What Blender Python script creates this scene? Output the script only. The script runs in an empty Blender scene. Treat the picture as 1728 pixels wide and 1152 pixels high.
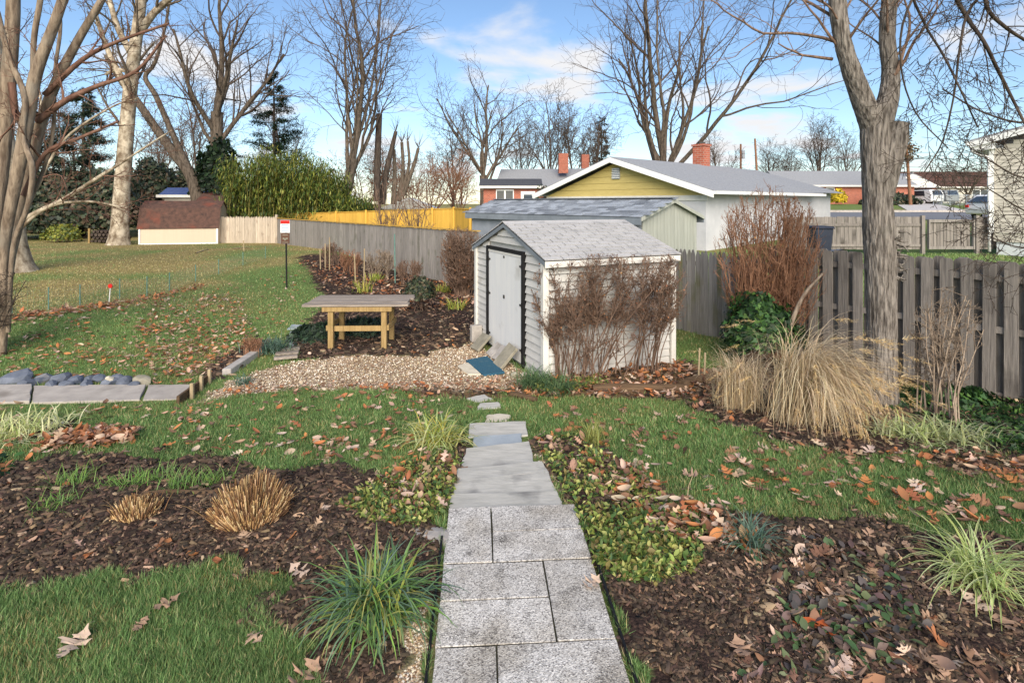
import bpy, math, random
import numpy as np
from mathutils import Matrix, Vector
R = math.radians
rng = np.random.default_rng(7)
rnd = random.Random(11)
scene = bpy.context.scene
COL = scene.collection

# ------------------------------------------------------------------ camera, sky, sun, exposure
CAM_H, FPX, HOR = 2.2, 920.0, 342.0           # eye height, focal length and horizon in a 1728 x 1152 frame
cam_d = bpy.data.cameras.new('camera'); cam = bpy.data.objects.new('camera', cam_d); COL.objects.link(cam)
cam.location = (0, 0, CAM_H); cam.rotation_euler = (R(90), 0, 0)
cam_d.sensor_width = 36; cam_d.lens = FPX / 1728 * 36; cam_d.shift_y = -(576 - HOR) / 1728
cam_d.clip_start = .05; cam_d.clip_end = 3000
scene.camera = cam

SUN_EL, SUN_AZ = R(30), math.atan2(.06, -.99)  # low winter sun behind the camera, to the right
world = bpy.data.worlds.new('World'); scene.world = world; world.use_nodes = True
wt = world.node_tree; wt.nodes.clear()
def wn(t, **k):
    n = wt.nodes.new(t)
    for a, b in k.items(): setattr(n, a, b)
    return n
def wl(a, b): wt.links.new(a, b)
def wmath(op, a, b=None, c=None):
    n = wn('ShaderNodeMath', operation=op)
    for i, v in enumerate((a, b, c)):
        if v is None: continue
        if isinstance(v, (int, float)): n.inputs[i].default_value = v
        else: wl(v, n.inputs[i])
    return n.outputs[0]
sky = wn('ShaderNodeTexSky', sky_type='NISHITA'); sky.sun_disc = False
sky.sun_elevation = SUN_EL; sky.sun_rotation = SUN_AZ; sky.air_density = 1.0; sky.dust_density = .25; sky.ozone_density = 3.2
tc = wn('ShaderNodeTexCoord'); sep = wn('ShaderNodeSeparateXYZ'); wl(tc.outputs['Generated'], sep.inputs[0])
zc = wmath('ADD', wmath('MAXIMUM', sep.outputs[2], 0.0), .16)
cmb = wn('ShaderNodeCombineXYZ')
wl(wmath('DIVIDE', sep.outputs[0], zc), cmb.inputs[0]); wl(wmath('DIVIDE', sep.outputs[1], zc), cmb.inputs[1])
mp = wn('ShaderNodeMapping'); mp.inputs['Location'].default_value = (3.1, 1.7, .4); wl(cmb.outputs[0], mp.inputs[0])
n1 = wn('ShaderNodeTexNoise'); n1.inputs['Scale'].default_value = 1.25; n1.inputs['Detail'].default_value = 9; n1.inputs['Roughness'].default_value = .52
n1.inputs['Distortion'].default_value = .25; wl(mp.outputs[0], n1.inputs['Vector'])
cov = wmath('ADD', n1.outputs['Fac'], wmath('MULTIPLY', wmath('SUBTRACT', .2, wmath('MINIMUM', sep.outputs[2], .4)), .06))
cr = wn('ShaderNodeValToRGB'); cr.color_ramp.elements[0].position = .525; cr.color_ramp.elements[1].position = .66
cr.color_ramp.interpolation = 'EASE'; wl(cov, cr.inputs[0])
cmix = wn('ShaderNodeMixRGB'); wl(cr.outputs[0], cmix.inputs[0]); wl(sky.outputs[0], cmix.inputs[1])
cmix.inputs[2].default_value = (5.2, 5.2, 5.3, 1)
bg = wn('ShaderNodeBackground'); bg.inputs[1].default_value = .06; wl(cmix.outputs[0], bg.inputs[0])
wo = wn('ShaderNodeOutputWorld'); wl(bg.outputs[0], wo.inputs[0])
sun_d = bpy.data.lights.new('sun', 'SUN'); sun = bpy.data.objects.new('sun', sun_d); COL.objects.link(sun)
sun_d.energy = 2.0; sun_d.angle = R(50); sun_d.color = (1, .88, .72)
sd = Vector((math.sin(SUN_AZ) * math.cos(SUN_EL), math.cos(SUN_AZ) * math.cos(SUN_EL), math.sin(SUN_EL)))
sun.rotation_euler = sd.to_track_quat('Z', 'Y').to_euler()
scene.view_settings.view_transform = 'Standard'; scene.view_settings.look = 'None'
scene.view_settings.exposure = 1.55; scene.view_settings.gamma = 1

# ------------------------------------------------------------------ helpers
def lin(r, g, b):
    f = lambda c: ((c / 255 + .055) / 1.055) ** 2.4 if c > 10 else c / 255 / 12.92
    return (f(r), f(g), f(b))
def px(x, y, Y):                               # a point at real depth Y seen at photo position x, y
    return Vector(((x - 864) * Y / FPX, Y, CAM_H - (y - HOR) * Y / FPX))
WM = {}
def tag(o, label=None, cat=None, group=None, kind=None):
    if label: o['label'] = label
    if cat: o['category'] = cat
    if group: o['group'] = group
    if kind or cat: o['kind'] = kind or 'thing'
    return o
def thing(name, loc, label, cat, group=None, rz=0):
    o = bpy.data.objects.new(name, None); COL.objects.link(o); o.empty_display_size = .1
    o.location = loc; o.rotation_euler = (0, 0, rz)
    WM[o.name] = Matrix.Translation(Vector(loc)) @ Matrix.Rotation(rz, 4, 'Z')
    return tag(o, label, cat, group)
def adopt(o, parent, m=None):
    m = m if m is not None else Matrix()
    WM[o.name] = m
    if parent is not None:
        o.parent = parent; o.matrix_parent_inverse = WM[parent.name].inverted()
    o.matrix_basis = m
    return o
def inst(name, mesh, parent, m):               # a piece that shares mesh data
    o = bpy.data.objects.new(name, mesh); COL.objects.link(o); return adopt(o, parent, m)
def np_mesh(name, V, F, mats, cols=None, smooth=False):
    """F: int array n x 3 / n x 4, or a list of such arrays"""
    me = bpy.data.meshes.new(name); V = np.asarray(V, np.float32)
    Fs = F if isinstance(F, list) else [F]
    Fs = [np.asarray(f, np.int32) for f in Fs if len(f)]
    tot = np.concatenate([np.full(len(f), f.shape[1], np.int32) for f in Fs]); li = np.concatenate([f.ravel() for f in Fs])
    me.vertices.add(len(V)); me.vertices.foreach_set('co', V.ravel())
    me.loops.add(len(li)); me.loops.foreach_set('vertex_index', li)
    me.polygons.add(len(tot)); st = np.zeros(len(tot), np.int32); st[1:] = np.cumsum(tot)[:-1]
    me.polygons.foreach_set('loop_start', st); me.polygons.foreach_set('loop_total', tot)
    if cols is not None:
        a = me.color_attributes.new('Col', 'FLOAT_COLOR', 'POINT')
        c = np.ones((len(V), 4), np.float32); c[:, :3] = cols; a.data.foreach_set('color', c.ravel())
    me.update(calc_edges=True); me.validate()
    if smooth: me.polygons.foreach_set('use_smooth', np.ones(len(tot), bool))
    for m in (mats if isinstance(mats, (list, tuple)) else [mats]): me.materials.append(m)
    return me
class MB:
    def __init__(s): s.V = []; s.F = []
    def add(s, vs, fs):
        k = len(s.V); s.V += [tuple(v) for v in vs]; s.F += [tuple(i + k for i in f) for f in fs]; return s
    def box(s, c, d, rot=None):
        x, y, z = d[0] / 2, d[1] / 2, d[2] / 2; c = Vector(c)
        vs = [Vector(p) for p in ((-x,-y,-z),(x,-y,-z),(x,y,-z),(-x,y,-z),(-x,-y,z),(x,-y,z),(x,y,z),(-x,y,z))]
        if rot is not None: vs = [rot @ v for v in vs]
        return s.add([c + v for v in vs], ((0,3,2,1),(4,5,6,7),(0,1,5,4),(1,2,6,5),(2,3,7,6),(3,0,4,7)))
    def bar(s, a, b, w, t, up=(0, 0, 1)):      # a beam from a to b
        a, b = Vector(a), Vector(b); d = (b - a); L = d.length; d.normalize(); u = Vector(up)
        x = d.cross(u).normalized(); z = x.cross(d)
        return s.box((a + b) / 2, (w, L, t), Matrix((x, d, z)).transposed())
    def tube(s, pts, rad, n=6, cap=True):
        V, F = tube_np(np.array([tuple(p) for p in pts], float), np.broadcast_to(np.asarray(rad, float), (len(pts),)), n)
        k = len(s.V); s.V += [tuple(v) for v in V]; s.F += [tuple(int(i) + k for i in f) for f in F]
        if cap:
            m = len(pts) - 1; s.F.append(tuple(k + i for i in range(n))[::-1]); s.F.append(tuple(k + m * n + i for i in range(n)))
        return s
    def prism(s, pts, ext):                    # polygon (3d points) pushed along ext
        n = len(pts); e = Vector(ext); P = [Vector(p) for p in pts]
        return s.add(P + [p + e for p in P], [tuple(range(n))[::-1], tuple(range(n, 2 * n))] + [(i, (i + 1) % n, (i + 1) % n + n, i + n) for i in range(n)])
    def mesh(s, name, mat, smooth=False, bevel=0):
        me = bpy.data.meshes.new(name); me.from_pydata(s.V, [], s.F)
        import bmesh
        bm = bmesh.new(); bm.from_mesh(me); bmesh.ops.recalc_face_normals(bm, faces=bm.faces)
        if bevel: bmesh.ops.bevel(bm, geom=bm.edges[:], offset=bevel, segments=1, affect='EDGES')
        bm.to_mesh(me); bm.free()
        if smooth: me.polygons.foreach_set('use_smooth', np.ones(len(me.polygons), bool))
        for m in (mat if isinstance(mat, (list, tuple)) else [mat]): me.materials.append(m)
        return me
    def build(s, name, mat, parent=None, smooth=False, bevel=0, m=None):
        o = bpy.data.objects.new(name, s.mesh(name, mat, smooth, bevel)); COL.objects.link(o)
        return adopt(o, parent, m)
def tube_np(P, r, n):
    t = np.gradient(P, axis=0); t /= np.linalg.norm(t, axis=1)[:, None] + 1e-9
    ref = np.array([1., .2, .1]) if abs((P[-1] - P[0])[2]) > .6 * np.linalg.norm(P[-1] - P[0]) else np.array([.1, .15, 1.])
    u = np.cross(t, ref); u /= np.linalg.norm(u, axis=1)[:, None] + 1e-9; v = np.cross(t, u)
    a = np.arange(n) * 2 * np.pi / n; m = len(P)
    V = P[:, None, :] + r[:, None, None] * (np.cos(a)[None, :, None] * u[:, None, :] + np.sin(a)[None, :, None] * v[:, None, :])
    i = np.arange(m - 1)[:, None] * n; j = np.arange(n)[None, :]; j2 = (j + 1) % n
    F = np.stack([i + j, i + j2, i + n + j2, i + n + j], -1).reshape(-1, 4)
    return V.reshape(-1, 3), F
class Tubes:                                    # many tubes, one mesh, numpy
    def __init__(s): s.V = []; s.F = []; s.k = 0
    def add(s, P, r, n):
        V, F = tube_np(np.asarray(P, float), np.broadcast_to(np.asarray(r, float), (len(P),)), n); s.V.append(V); s.F.append(F + s.k); s.k += len(V)
    def build(s, name, mat, parent, smooth=True):
        o = bpy.data.objects.new(name, np_mesh(name, np.concatenate(s.V), np.concatenate(s.F), mat, None, smooth)); COL.objects.link(o)
        return adopt(o, parent)
def scatter(name, tmpl, pos, rot, scale, cols, mat, parent=None, shade=None, smooth=False):
    """copies of a small template (verts, list of face arrays) joined in one mesh; rot n x 3 x 3, scale n x 3"""
    TV, TF = tmpl; n = len(pos); k = len(TV)
    V = np.einsum('nij,nkj->nki', rot, TV[None] * scale[:, None, :]) + pos[:, None, :]
    F = [(f[None] + (np.arange(n) * k)[:, None, None]).reshape(-1, f.shape[1]) for f in TF]
    c = np.repeat(cols[:, None, :], k, 1)
    o = bpy.data.objects.new(name, np_mesh(name, V.reshape(-1, 3), F, mat, c.reshape(-1, 3), smooth)); COL.objects.link(o)
    return adopt(o, parent)
def rotz_tilt(n, tilt, az=None, spin=None, g=None):
    """n matrices: template z axis tilted by `tilt` (array) toward azimuth az, after a spin about z"""
    g = g or rng; az = g.uniform(0, 2 * np.pi, n) if az is None else az; spin = g.uniform(0, 2 * np.pi, n) if spin is None else spin
    def rz(a): c, s_ = np.cos(a), np.sin(a); o = np.zeros_like(a); return np.stack([np.stack([c, -s_, o], -1), np.stack([s_, c, o], -1), np.stack([o, o, o + 1], -1)], -2)
    def ry(a): c, s_ = np.cos(a), np.sin(a); o = np.zeros_like(a); return np.stack([np.stack([c, o, s_], -1), np.stack([o, o + 1, o], -1), np.stack([-s_, o, c], -1)], -2)
    return rz(az) @ ry(np.broadcast_to(tilt, (n,)).astype(float)) @ rz(spin - az)
def pick(cols, n, p=None, jit=.15, g=None):     # n colours out of a list, with brightness jitter
    g = g or rng; c = np.array(cols)[g.choice(len(cols), n, p=p)]
    return c * g.uniform(1 - jit, 1 + jit, (n, 1)) * g.uniform(1 - jit * .3, 1 + jit * .3, (n, 3))
_H = np.random.default_rng(99).random((256, 256))
def vnoise(x, y, s=1.0, o=0):
    x = np.asarray(x, float) / s + o * 17.3; y = np.asarray(y, float) / s + o * 7.9
    i = np.floor(x).astype(int); j = np.floor(y).astype(int); fx = x - i; fy = y - j
    fx = fx * fx * (3 - 2 * fx); fy = fy * fy * (3 - 2 * fy); h = lambda a, b: _H[a % 256, b % 256]
    return (h(i, j) * (1 - fx) + h(i + 1, j) * fx) * (1 - fy) + (h(i, j + 1) * (1 - fx) + h(i + 1, j + 1) * fx) * fy
def sst(a, b, x): t = np.clip((x - a) / (b - a), 0, 1); return t * t * (3 - 2 * t)
def inpoly(x, y, poly):
    r = np.zeros(np.shape(x), bool); P = np.array(poly, float); n = len(P)
    for i in range(n):
        (x1, y1), (x2, y2) = P[i], P[(i + 1) % n]
        if y1 == y2: continue
        r ^= ((y1 > y) != (y2 > y)) & (x < (x2 - x1) * (y - y1) / (y2 - y1) + x1)
    return r
# property line: one long fence line running from the right foreground to the far left
PL = [(7.6, 5.3), (6.5, 6.75), (3.9, 10.5), (-1.2, 16.6), (-14.2, 33.0)]
def side(x, y):                                 # > 0 on the neighbours' side of the property line
    xl = np.interp(np.asarray(y, float), [p[1] for p in PL], [p[0] for p in PL]); return np.asarray(x, float) - xl
def gz(x, y):
    x = np.asarray(x, float); y = np.asarray(y, float)
    z = np.interp(y, [-40, 3.7, 4.2, 5.8, 7.2, 10, 17, 30, 60, 600], [0, 0, -.03, -.21, -.34, -.36, -.42, -.27, -.2, 0])
    z = z + .27 * sst(-4.6, -8.6, x) * sst(8.2, 11.5, y) * (1 - sst(24, 34, y))
    u = x / np.maximum(y, 1.0)
    zr = np.interp(y, [4, 8, 12, 19, 36, 60, 140, 600], [-.4, -.3, -.05, .38, .9, 2.0, 2.6, 3.0])
    w = sst(.1, 2.2, side(x, y)) * sst(-.12, .3, u)
    return z * (1 - w) + zr * w
def gp(x, y):                                   # ground point under photo position x, y
    Y = 8.0
    for _ in range(60):
        Y = .5 * Y + .5 * FPX * (CAM_H - float(gz((x - 864) * Y / FPX, Y))) / (y - HOR)
    return Vector(((x - 864) * Y / FPX, Y, float(gz((x - 864) * Y / FPX, Y))))
def gpv(x, y):                                  # the same for arrays
    Y = np.full(len(x), 8.0)
    for _ in range(18): Y = .5 * Y + .5 * FPX * (CAM_H - gz((x - 864) * Y / FPX, Y)) / (y - HOR)
    X = (x - 864) * Y / FPX; return X, Y, gz(X, Y)

# ------------------------------------------------------------------ materials
def mat(name, c1, c2=None, scale=6, detail=5, rough=.85, bump=.25, bscale=None, stretch=(1, 1, 1), var=.12, attr=False, c3=None, transl=0, spec=.3, dirt=None, mid=.5, wid=.22):
    m = bpy.data.materials.new(name); m.use_nodes = True; t = m.node_tree; b = t.nodes['Principled BSDF']; out = t.nodes['Material Output']
    N = t.nodes.new; Lk = t.links.new
    b.inputs['Roughness'].default_value = rough; b.inputs['Specular IOR Level'].default_value = spec
    co = N('ShaderNodeTexCoord'); oi = N('ShaderNodeObjectInfo')
    off = N('ShaderNodeVectorMath'); off.operation = 'SCALE'; off.inputs['Scale'].default_value = 37.0
    cb = N('ShaderNodeCombineXYZ'); Lk(oi.outputs['Random'], cb.inputs[0]); Lk(oi.outputs['Random'], cb.inputs[1]); Lk(cb.outputs[0], off.inputs[0])
    ad = N('ShaderNodeVectorMath'); Lk(co.outputs['Object'], ad.inputs[0]); Lk(off.outputs[0], ad.inputs[1])
    mp = N('ShaderNodeMapping'); mp.inputs['Scale'].default_value = stretch; Lk(ad.outputs[0], mp.inputs[0])
    nz = N('ShaderNodeTexNoise'); nz.inputs['Scale'].default_value = scale; nz.inputs['Detail'].default_value = detail; nz.inputs['Roughness'].default_value = .62
    Lk(mp.outputs[0], nz.inputs['Vector'])
    if attr:
        at = N('ShaderNodeVertexColor'); at.layer_name = 'Col'; col = at.outputs[0]
    else:
        rp = N('ShaderNodeValToRGB'); e = rp.color_ramp.elements
        e[0].position = mid - wid; e[1].position = mid + wid; e[0].color = (*c1, 1); e[1].color = (*(c2 or c1), 1)
        if c3: k = e.new(min(mid + wid + .1, .98)); k.color = (*c3, 1)
        Lk(nz.outputs['Fac'], rp.inputs[0]); col = rp.outputs[0]
    if dirt:
        n2 = N('ShaderNodeTexNoise'); n2.inputs['Scale'].default_value = dirt[1]; n2.inputs['Detail'].default_value = 6; Lk(ad.outputs[0], n2.inputs['Vector'])
        r2 = N('ShaderNodeValToRGB'); r2.color_ramp.elements[0].position = dirt[2]; r2.color_ramp.elements[1].position = dirt[2] + .2; Lk(n2.outputs['Fac'], r2.inputs[0])
        mx = N('ShaderNodeMixRGB'); Lk(r2.outputs[0], mx.inputs[0]); Lk(col, mx.inputs[1]); mx.inputs[2].default_value = (*dirt[0], 1); col = mx.outputs[0]
    hs = N('ShaderNodeHueSaturation'); mr = N('ShaderNodeMapRange'); Lk(oi.outputs['Random'], mr.inputs[0])
    mr.inputs[3].default_value = 1 - var; mr.inputs[4].default_value = 1 + var; Lk(mr.outputs[0], hs.inputs['Value']); Lk(col, hs.inputs['Color'])
    Lk(hs.outputs[0], b.inputs['Base Color'])
    if bump:
        bp = N('ShaderNodeBump'); bp.inputs['Strength'].default_value = bump; bp.inputs['Distance'].default_value = .02
        src = nz
        if bscale:
            src = N('ShaderNodeTexNoise'); src.inputs['Scale'].default_value = bscale; src.inputs['Detail'].default_value = 4; Lk(mp.outputs[0], src.inputs['Vector'])
        Lk(src.outputs['Fac'], bp.inputs['Height']); Lk(bp.outputs[0], b.inputs['Normal'])
    if transl:
        tr = N('ShaderNodeBsdfTranslucent'); Lk(hs.outputs[0], tr.inputs[0]); ms = N('ShaderNodeMixShader'); ms.inputs[0].default_value = transl
        Lk(b.outputs[0], ms.inputs[1]); Lk(tr.outputs[0], ms.inputs[2]); Lk(ms.outputs[0], out.inputs[0])
    return m
MT = {}
MT['leafy'] = mat('leafy', None, attr=True, rough=.55, bump=0, var=0, transl=.3, spec=.4)
MT['grass'] = mat('grass_blades', None, attr=True, rough=.6, bump=0, var=0, transl=.3, spec=.3)
MT['dryleaf'] = mat('dry_leaf', None, attr=True, rough=.8, bump=0, var=0, transl=.2, spec=.2)
MT['chip'] = mat('bark_chip', None, attr=True, rough=.9, bump=.3, scale=90, var=0, spec=.2)
MT['pebble'] = mat('pebble', None, attr=True, rough=.75, bump=.2, scale=80, var=0)
MT['white_siding'] = mat('white_siding', lin(190, 188, 184), lin(210, 208, 203), scale=3, stretch=(1, 1, 4), rough=.55, bump=.05, var=.03, dirt=(lin(160, 152, 136), 1.6, .6))
MT['white_trim'] = mat('white_trim', lin(206, 204, 198), lin(222, 220, 214), scale=4, rough=.5, bump=.05, var=.02, dirt=(lin(196, 188, 170), 3, .6))
MT['door_white'] = mat('door_white', lin(216, 218, 220), lin(232, 232, 230), scale=2, stretch=(3, 3, .4), rough=.5, bump=.06, var=.02, dirt=(lin(178, 176, 170), 2.2, .62))
MT['black'] = mat('black_rubber', lin(18, 18, 20), lin(30, 30, 32), rough=.7, bump=.05)
MT['iron'] = mat('dark_iron', lin(46, 46, 48), lin(70, 66, 62), rough=.5, bump=.1, scale=30)
def shingle(name, a, b, var=.1): return mat(name, a, b, scale=160, detail=3, rough=.95, bump=.5, var=var, spec=.15, mid=.5, wid=.12, dirt=(tuple(x * .72 for x in a), 3.0, .56))
MT['shingle_light'] = shingle('shingle_light', lin(150, 150, 152), lin(206, 204, 202), .07)
MT['shingle_a'] = shingle('shingle_slate', lin(120, 126, 134), lin(156, 162, 170), .1)
MT['shingle_b'] = shingle('shingle_slate_pale', lin(142, 149, 158), lin(180, 187, 196), .1)
MT['shingle_c'] = shingle('shingle_slate_dark', lin(104, 110, 118), lin(138, 144, 152), .1)
MT['roof_grey'] = mat('roof_grey', lin(124, 127, 132), lin(162, 164, 168), scale=10, stretch=(1, 1, 5), rough=.95, bump=.3, detail=8, var=.03)
MT['roof_dark'] = mat('roof_dark', lin(58, 60, 66), lin(86, 88, 94), scale=12, rough=.9, bump=.3)
MT['roof_brown'] = mat('roof_brown', lin(62, 50, 46), lin(104, 76, 66), scale=5, rough=.95, bump=.4, detail=8, dirt=(lin(120, 66, 52), 1.1, .56))
MT['roof_blue'] = mat('roof_blue', lin(58, 74, 116), lin(80, 98, 146), scale=10, rough=.8, bump=.2)
def wood(name, a, b, st=(14, 14, .7), bump=.5, var=.16, dirt=None, rough=.9): return mat(name, a, b, scale=3.2, detail=8, stretch=st, rough=rough, bump=bump, var=var, spec=.15, dirt=dirt)
MT['fence_grey'] = wood('fence_grey', lin(112, 108, 104), lin(164, 158, 152), dirt=(lin(88, 92, 70), 1.3, .58))
MT['fence_dark'] = wood('fence_dark', lin(106, 101, 97), lin(154, 147, 140), dirt=(lin(74, 70, 66), 1.4, .56))
MT['fence_green'] = wood('fence_green', lin(108, 106, 104), lin(150, 146, 142), dirt=(lin(104, 104, 66), 1.1, .52))
MT['fence_pale'] = wood('fence_pale', lin(164, 150, 134), lin(206, 192, 172), dirt=(lin(120, 104, 90), 1.5, .58))
MT['fence_yellow'] = wood('fence_yellow', lin(190, 148, 62), lin(212, 172, 84), var=.1, bump=.3, dirt=(lin(168, 130, 62), 1.2, .58))
MT['rail_yellow'] = wood('rail_yellow', lin(170, 134, 62), lin(206, 168, 92), st=(1, 14, 14), var=.1)  # yellow sunlight on the rail is part of this wood colour
MT['wood_new'] = wood('wood_treated', lin(132, 108, 70), lin(176, 150, 104), st=(12, 12, .8), var=.1, dirt=(lin(120, 112, 62), 4, .6))
MT['wood_old'] = wood('wood_weathered', lin(96, 88, 82), lin(172, 160, 148), st=(.8, 16, 16), var=.2)
MT['timber'] = wood('timber', lin(70, 56, 44), lin(120, 98, 76), st=(.9, 10, 10), var=.15)
MT['stake'] = wood('stake', lin(150, 132, 104), lin(190, 172, 140), var=.15)
MT['tan_wall'] = mat('tan_wall', lin(196, 178, 156), lin(208, 190, 168), scale=2, stretch=(20, 20, .2), rough=.6, bump=.15, var=.02)
MT['cream'] = mat('cream', lin(206, 200, 186), lin(220, 214, 202), scale=2, rough=.7, bump=.05)
MT['olive_board'] = mat('olive_board', lin(198, 178, 110), lin(214, 194, 126), scale=3, stretch=(1, 1, 6), rough=.7, bump=.1, var=.06)
MT['white_brick'] = mat('white_painted_brick', lin(188, 189, 193), lin(206, 206, 209), scale=2.5, rough=.7, bump=.1, var=.02, dirt=(lin(190, 188, 184), 1.4, .62))
MT['grey_green'] = mat('grey_green_board', lin(160, 162, 152), lin(182, 184, 174), scale=3, stretch=(8, 8, .5), rough=.7, bump=.1, var=.04)
MT['grey_wall'] = mat('grey_wall', lin(142, 150, 158), lin(162, 168, 176), scale=3, rough=.7, bump=.1)
MT['slate_trim'] = mat('slate_trim', lin(112, 120, 128), lin(136, 144, 152), scale=3, rough=.6, bump=.1)
MT['beige_siding'] = mat('beige_siding', lin(178, 173, 161), lin(194, 189, 178), scale=2, stretch=(.5, .5, 4), rough=.5, bump=.04, var=.03)
MT['foundation'] = mat('foundation_block', lin(172, 180, 183), lin(190, 196, 198), scale=5, rough=.85, bump=.25, dirt=(lin(170, 174, 172), 1.2, .6))
MT['glass'] = mat('window_glass', lin(40, 48, 56), lin(70, 80, 92), scale=1, rough=.08, bump=0, spec=.8)
MT['metal_white'] = mat('white_metal', lin(226, 228, 228), lin(238, 238, 236), rough=.35, bump=0, spec=.5)
MT['concrete'] = mat('concrete', lin(150, 144, 140), lin(190, 184, 176), scale=7, detail=9, rough=.9, bump=.3, var=.07, dirt=(lin(124, 118, 110), 2.4, .57))
MT['path_soil'] = mat('path_soil', lin(34, 32, 26), lin(64, 62, 44), scale=40, rough=.95, bump=.5)
MT['edging'] = mat('edging_concrete', lin(160, 152, 144), lin(188, 180, 170), scale=6, detail=9, rough=.9, bump=.3, var=.06, dirt=(lin(130, 122, 112), 2.4, .57))
MT['flag'] = mat('flagstone', lin(168, 166, 158), lin(198, 195, 187), scale=5, stretch=(1, 3, 1), detail=9, rough=.85, bump=.35, var=.05, dirt=(lin(116, 114, 112), 3.2, .58))
MT['bluestone'] = mat('bluestone', lin(146, 156, 164), lin(172, 180, 186), scale=5, detail=8, rough=.8, bump=.2)
MT['rock_blue'] = mat('rock_blue_grey', lin(74, 82, 96), lin(126, 132, 144), scale=4, detail=9, rough=.85, bump=.8, var=.2, dirt=(lin(150, 146, 140), 3, .62))
MT['rock_pale'] = mat('rock_pale', lin(186, 176, 156), lin(216, 208, 190), scale=8, detail=6, rough=.8, bump=.3)
MT['rock_tan'] = mat('rock_tan', lin(116, 112, 100), lin(152, 146, 130), scale=8, detail=6, rough=.9, bump=.4, var=.15)
MT['asphalt'] = mat('asphalt', lin(104, 106, 112), lin(128, 130, 136), scale=20, rough=.9, bump=.1, var=0)
MT['drive'] = mat('driveway_concrete', lin(176, 172, 170), lin(204, 200, 196), scale=4, rough=.9, bump=.1, var=.04)
MT['mat_blue'] = mat('blue_mat', lin(40, 82, 104), lin(60, 106, 128), scale=60, rough=.9, bump=.4, dirt=(lin(96, 122, 128), 6, .6))
def bark(name, a, b, c=None, sc=9, st=(1, 1, .22), bump=1.0, d=None): return mat(name, a, b, scale=sc, detail=9, stretch=st, rough=.95, bump=bump, var=.08, spec=.1, c3=c, dirt=d, wid=.13)
MT['bark_oak'] = bark('bark_oak', lin(78, 72, 67), lin(156, 148, 140), sc=34, st=(1, 1, .14), bump=1.8, d=(lin(112, 110, 102), 1.3, .6))
MT['bark_grey'] = bark('bark_grey', lin(72, 64, 56), lin(118, 106, 94))
MT['bark_dark'] = bark('bark_dark', lin(58, 50, 46), lin(92, 82, 74))
MT['bark_far'] = bark('bark_far', lin(74, 64, 58), lin(104, 92, 84), sc=2)
MT['bark_red'] = bark('bark_red', lin(96, 70, 60), lin(134, 104, 90), sc=10)
MT['bark_myrtle'] = bark('bark_myrtle', lin(100, 86, 74), lin(152, 136, 118), sc=14, st=(1, 1, .2), bump=1.2, d=(lin(140, 132, 120), 1.8, .56))
MT['bark_syc'] = bark('bark_sycamore', lin(104, 90, 74), lin(190, 178, 158), sc=3.4, st=(1, 1, .7), bump=.5, d=(lin(122, 106, 86), 2.4, .55))
MT['twig_brown'] = bark('twig_brown', lin(94, 76, 66), lin(142, 118, 102), sc=20)
MT['twig_rust'] = bark('twig_rust', lin(118, 84, 66), lin(170, 130, 104), sc=20)
MT['twig_tan'] = bark('twig_tan', lin(120, 104, 90), lin(166, 150, 132), sc=20)
MT['cutwood'] = mat('cut_wood', lin(150, 136, 116), lin(190, 178, 158), scale=9, rough=.9, bump=.3)
def brickmat(name, a, b, mortar, sc):
    m = bpy.data.materials.new(name); m.use_nodes = True; t = m.node_tree; bs = t.nodes['Principled BSDF']; bs.inputs['Roughness'].default_value = .9
    co = t.nodes.new('ShaderNodeTexCoord'); mp = t.nodes.new('ShaderNodeMapping'); mp.inputs['Rotation'].default_value = (R(90), 0, 0)
    t.links.new(co.outputs['Object'], mp.inputs[0]); br = t.nodes.new('ShaderNodeTexBrick'); t.links.new(mp.outputs[0], br.inputs['Vector'])
    br.inputs['Color1'].default_value = (*a, 1); br.inputs['Color2'].default_value = (*b, 1); br.inputs['Mortar'].default_value = (*mortar, 1)
    br.inputs['Scale'].default_value = sc; br.inputs['Mortar Size'].default_value = .018; t.links.new(br.outputs[0], bs.inputs['Base Color']); return m
MT['brick'] = brickmat('red_brick', lin(150, 76, 56), lin(176, 96, 72), lin(170, 150, 136), 2.4)
# ------------------------------------------------------------------ ground: one sheet, with beds, gravel and worn patches as zones
BEDS = [  # mulch: outlines of the beds (photo positions of their edges on the ground)
    [(-900, 800), (0, 786), (100, 773), (250, 770), (350, 779), (480, 792), (560, 792), (600, 806), (640, 806), (690, 780), (750, 765), (790, 730), (800, 760), (775, 800), (770, 850), (748, 880), (738, 980), (726, 1160), (716, 1500), (560, 1500), (530, 1160), (492, 1070), (482, 1010), (440, 968), (300, 957), (150, 975), (0, 988), (-900, 1040)],
    [(1010, 1000), (985, 880), (950, 850), (905, 760), (900, 738), (960, 735), (1010, 760), (1060, 790), (1100, 830), (1170, 868), (1330, 872), (1450, 884), (1600, 902), (1728, 918), (2500, 990), (2500, 1500), (1100, 1500), (1062, 1160)],
    [(1165, 690), (1175, 672), (1240, 650), (1250, 560), (1400, 560), (1728, 640), (2500, 700), (2500, 830), (1728, 765), (1600, 752), (1490, 770), (1400, 766), (1330, 750), (1230, 716)],
    [(505, 606), (490, 585), (520, 550), (548, 510), (520, 455), (500, 435), (530, 428), (640, 440), (760, 470), (830, 480), (815, 560), (812, 586), (720, 602), (640, 606), (560, 606)],
    [(-700, 728), (0, 716), (70, 712), (108, 722), (100, 736), (0, 748), (-700, 760)],
    [(350, 628), (372, 606), (400, 590), (445, 570), (455, 580), (400, 622), (360, 645)],
]
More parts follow.
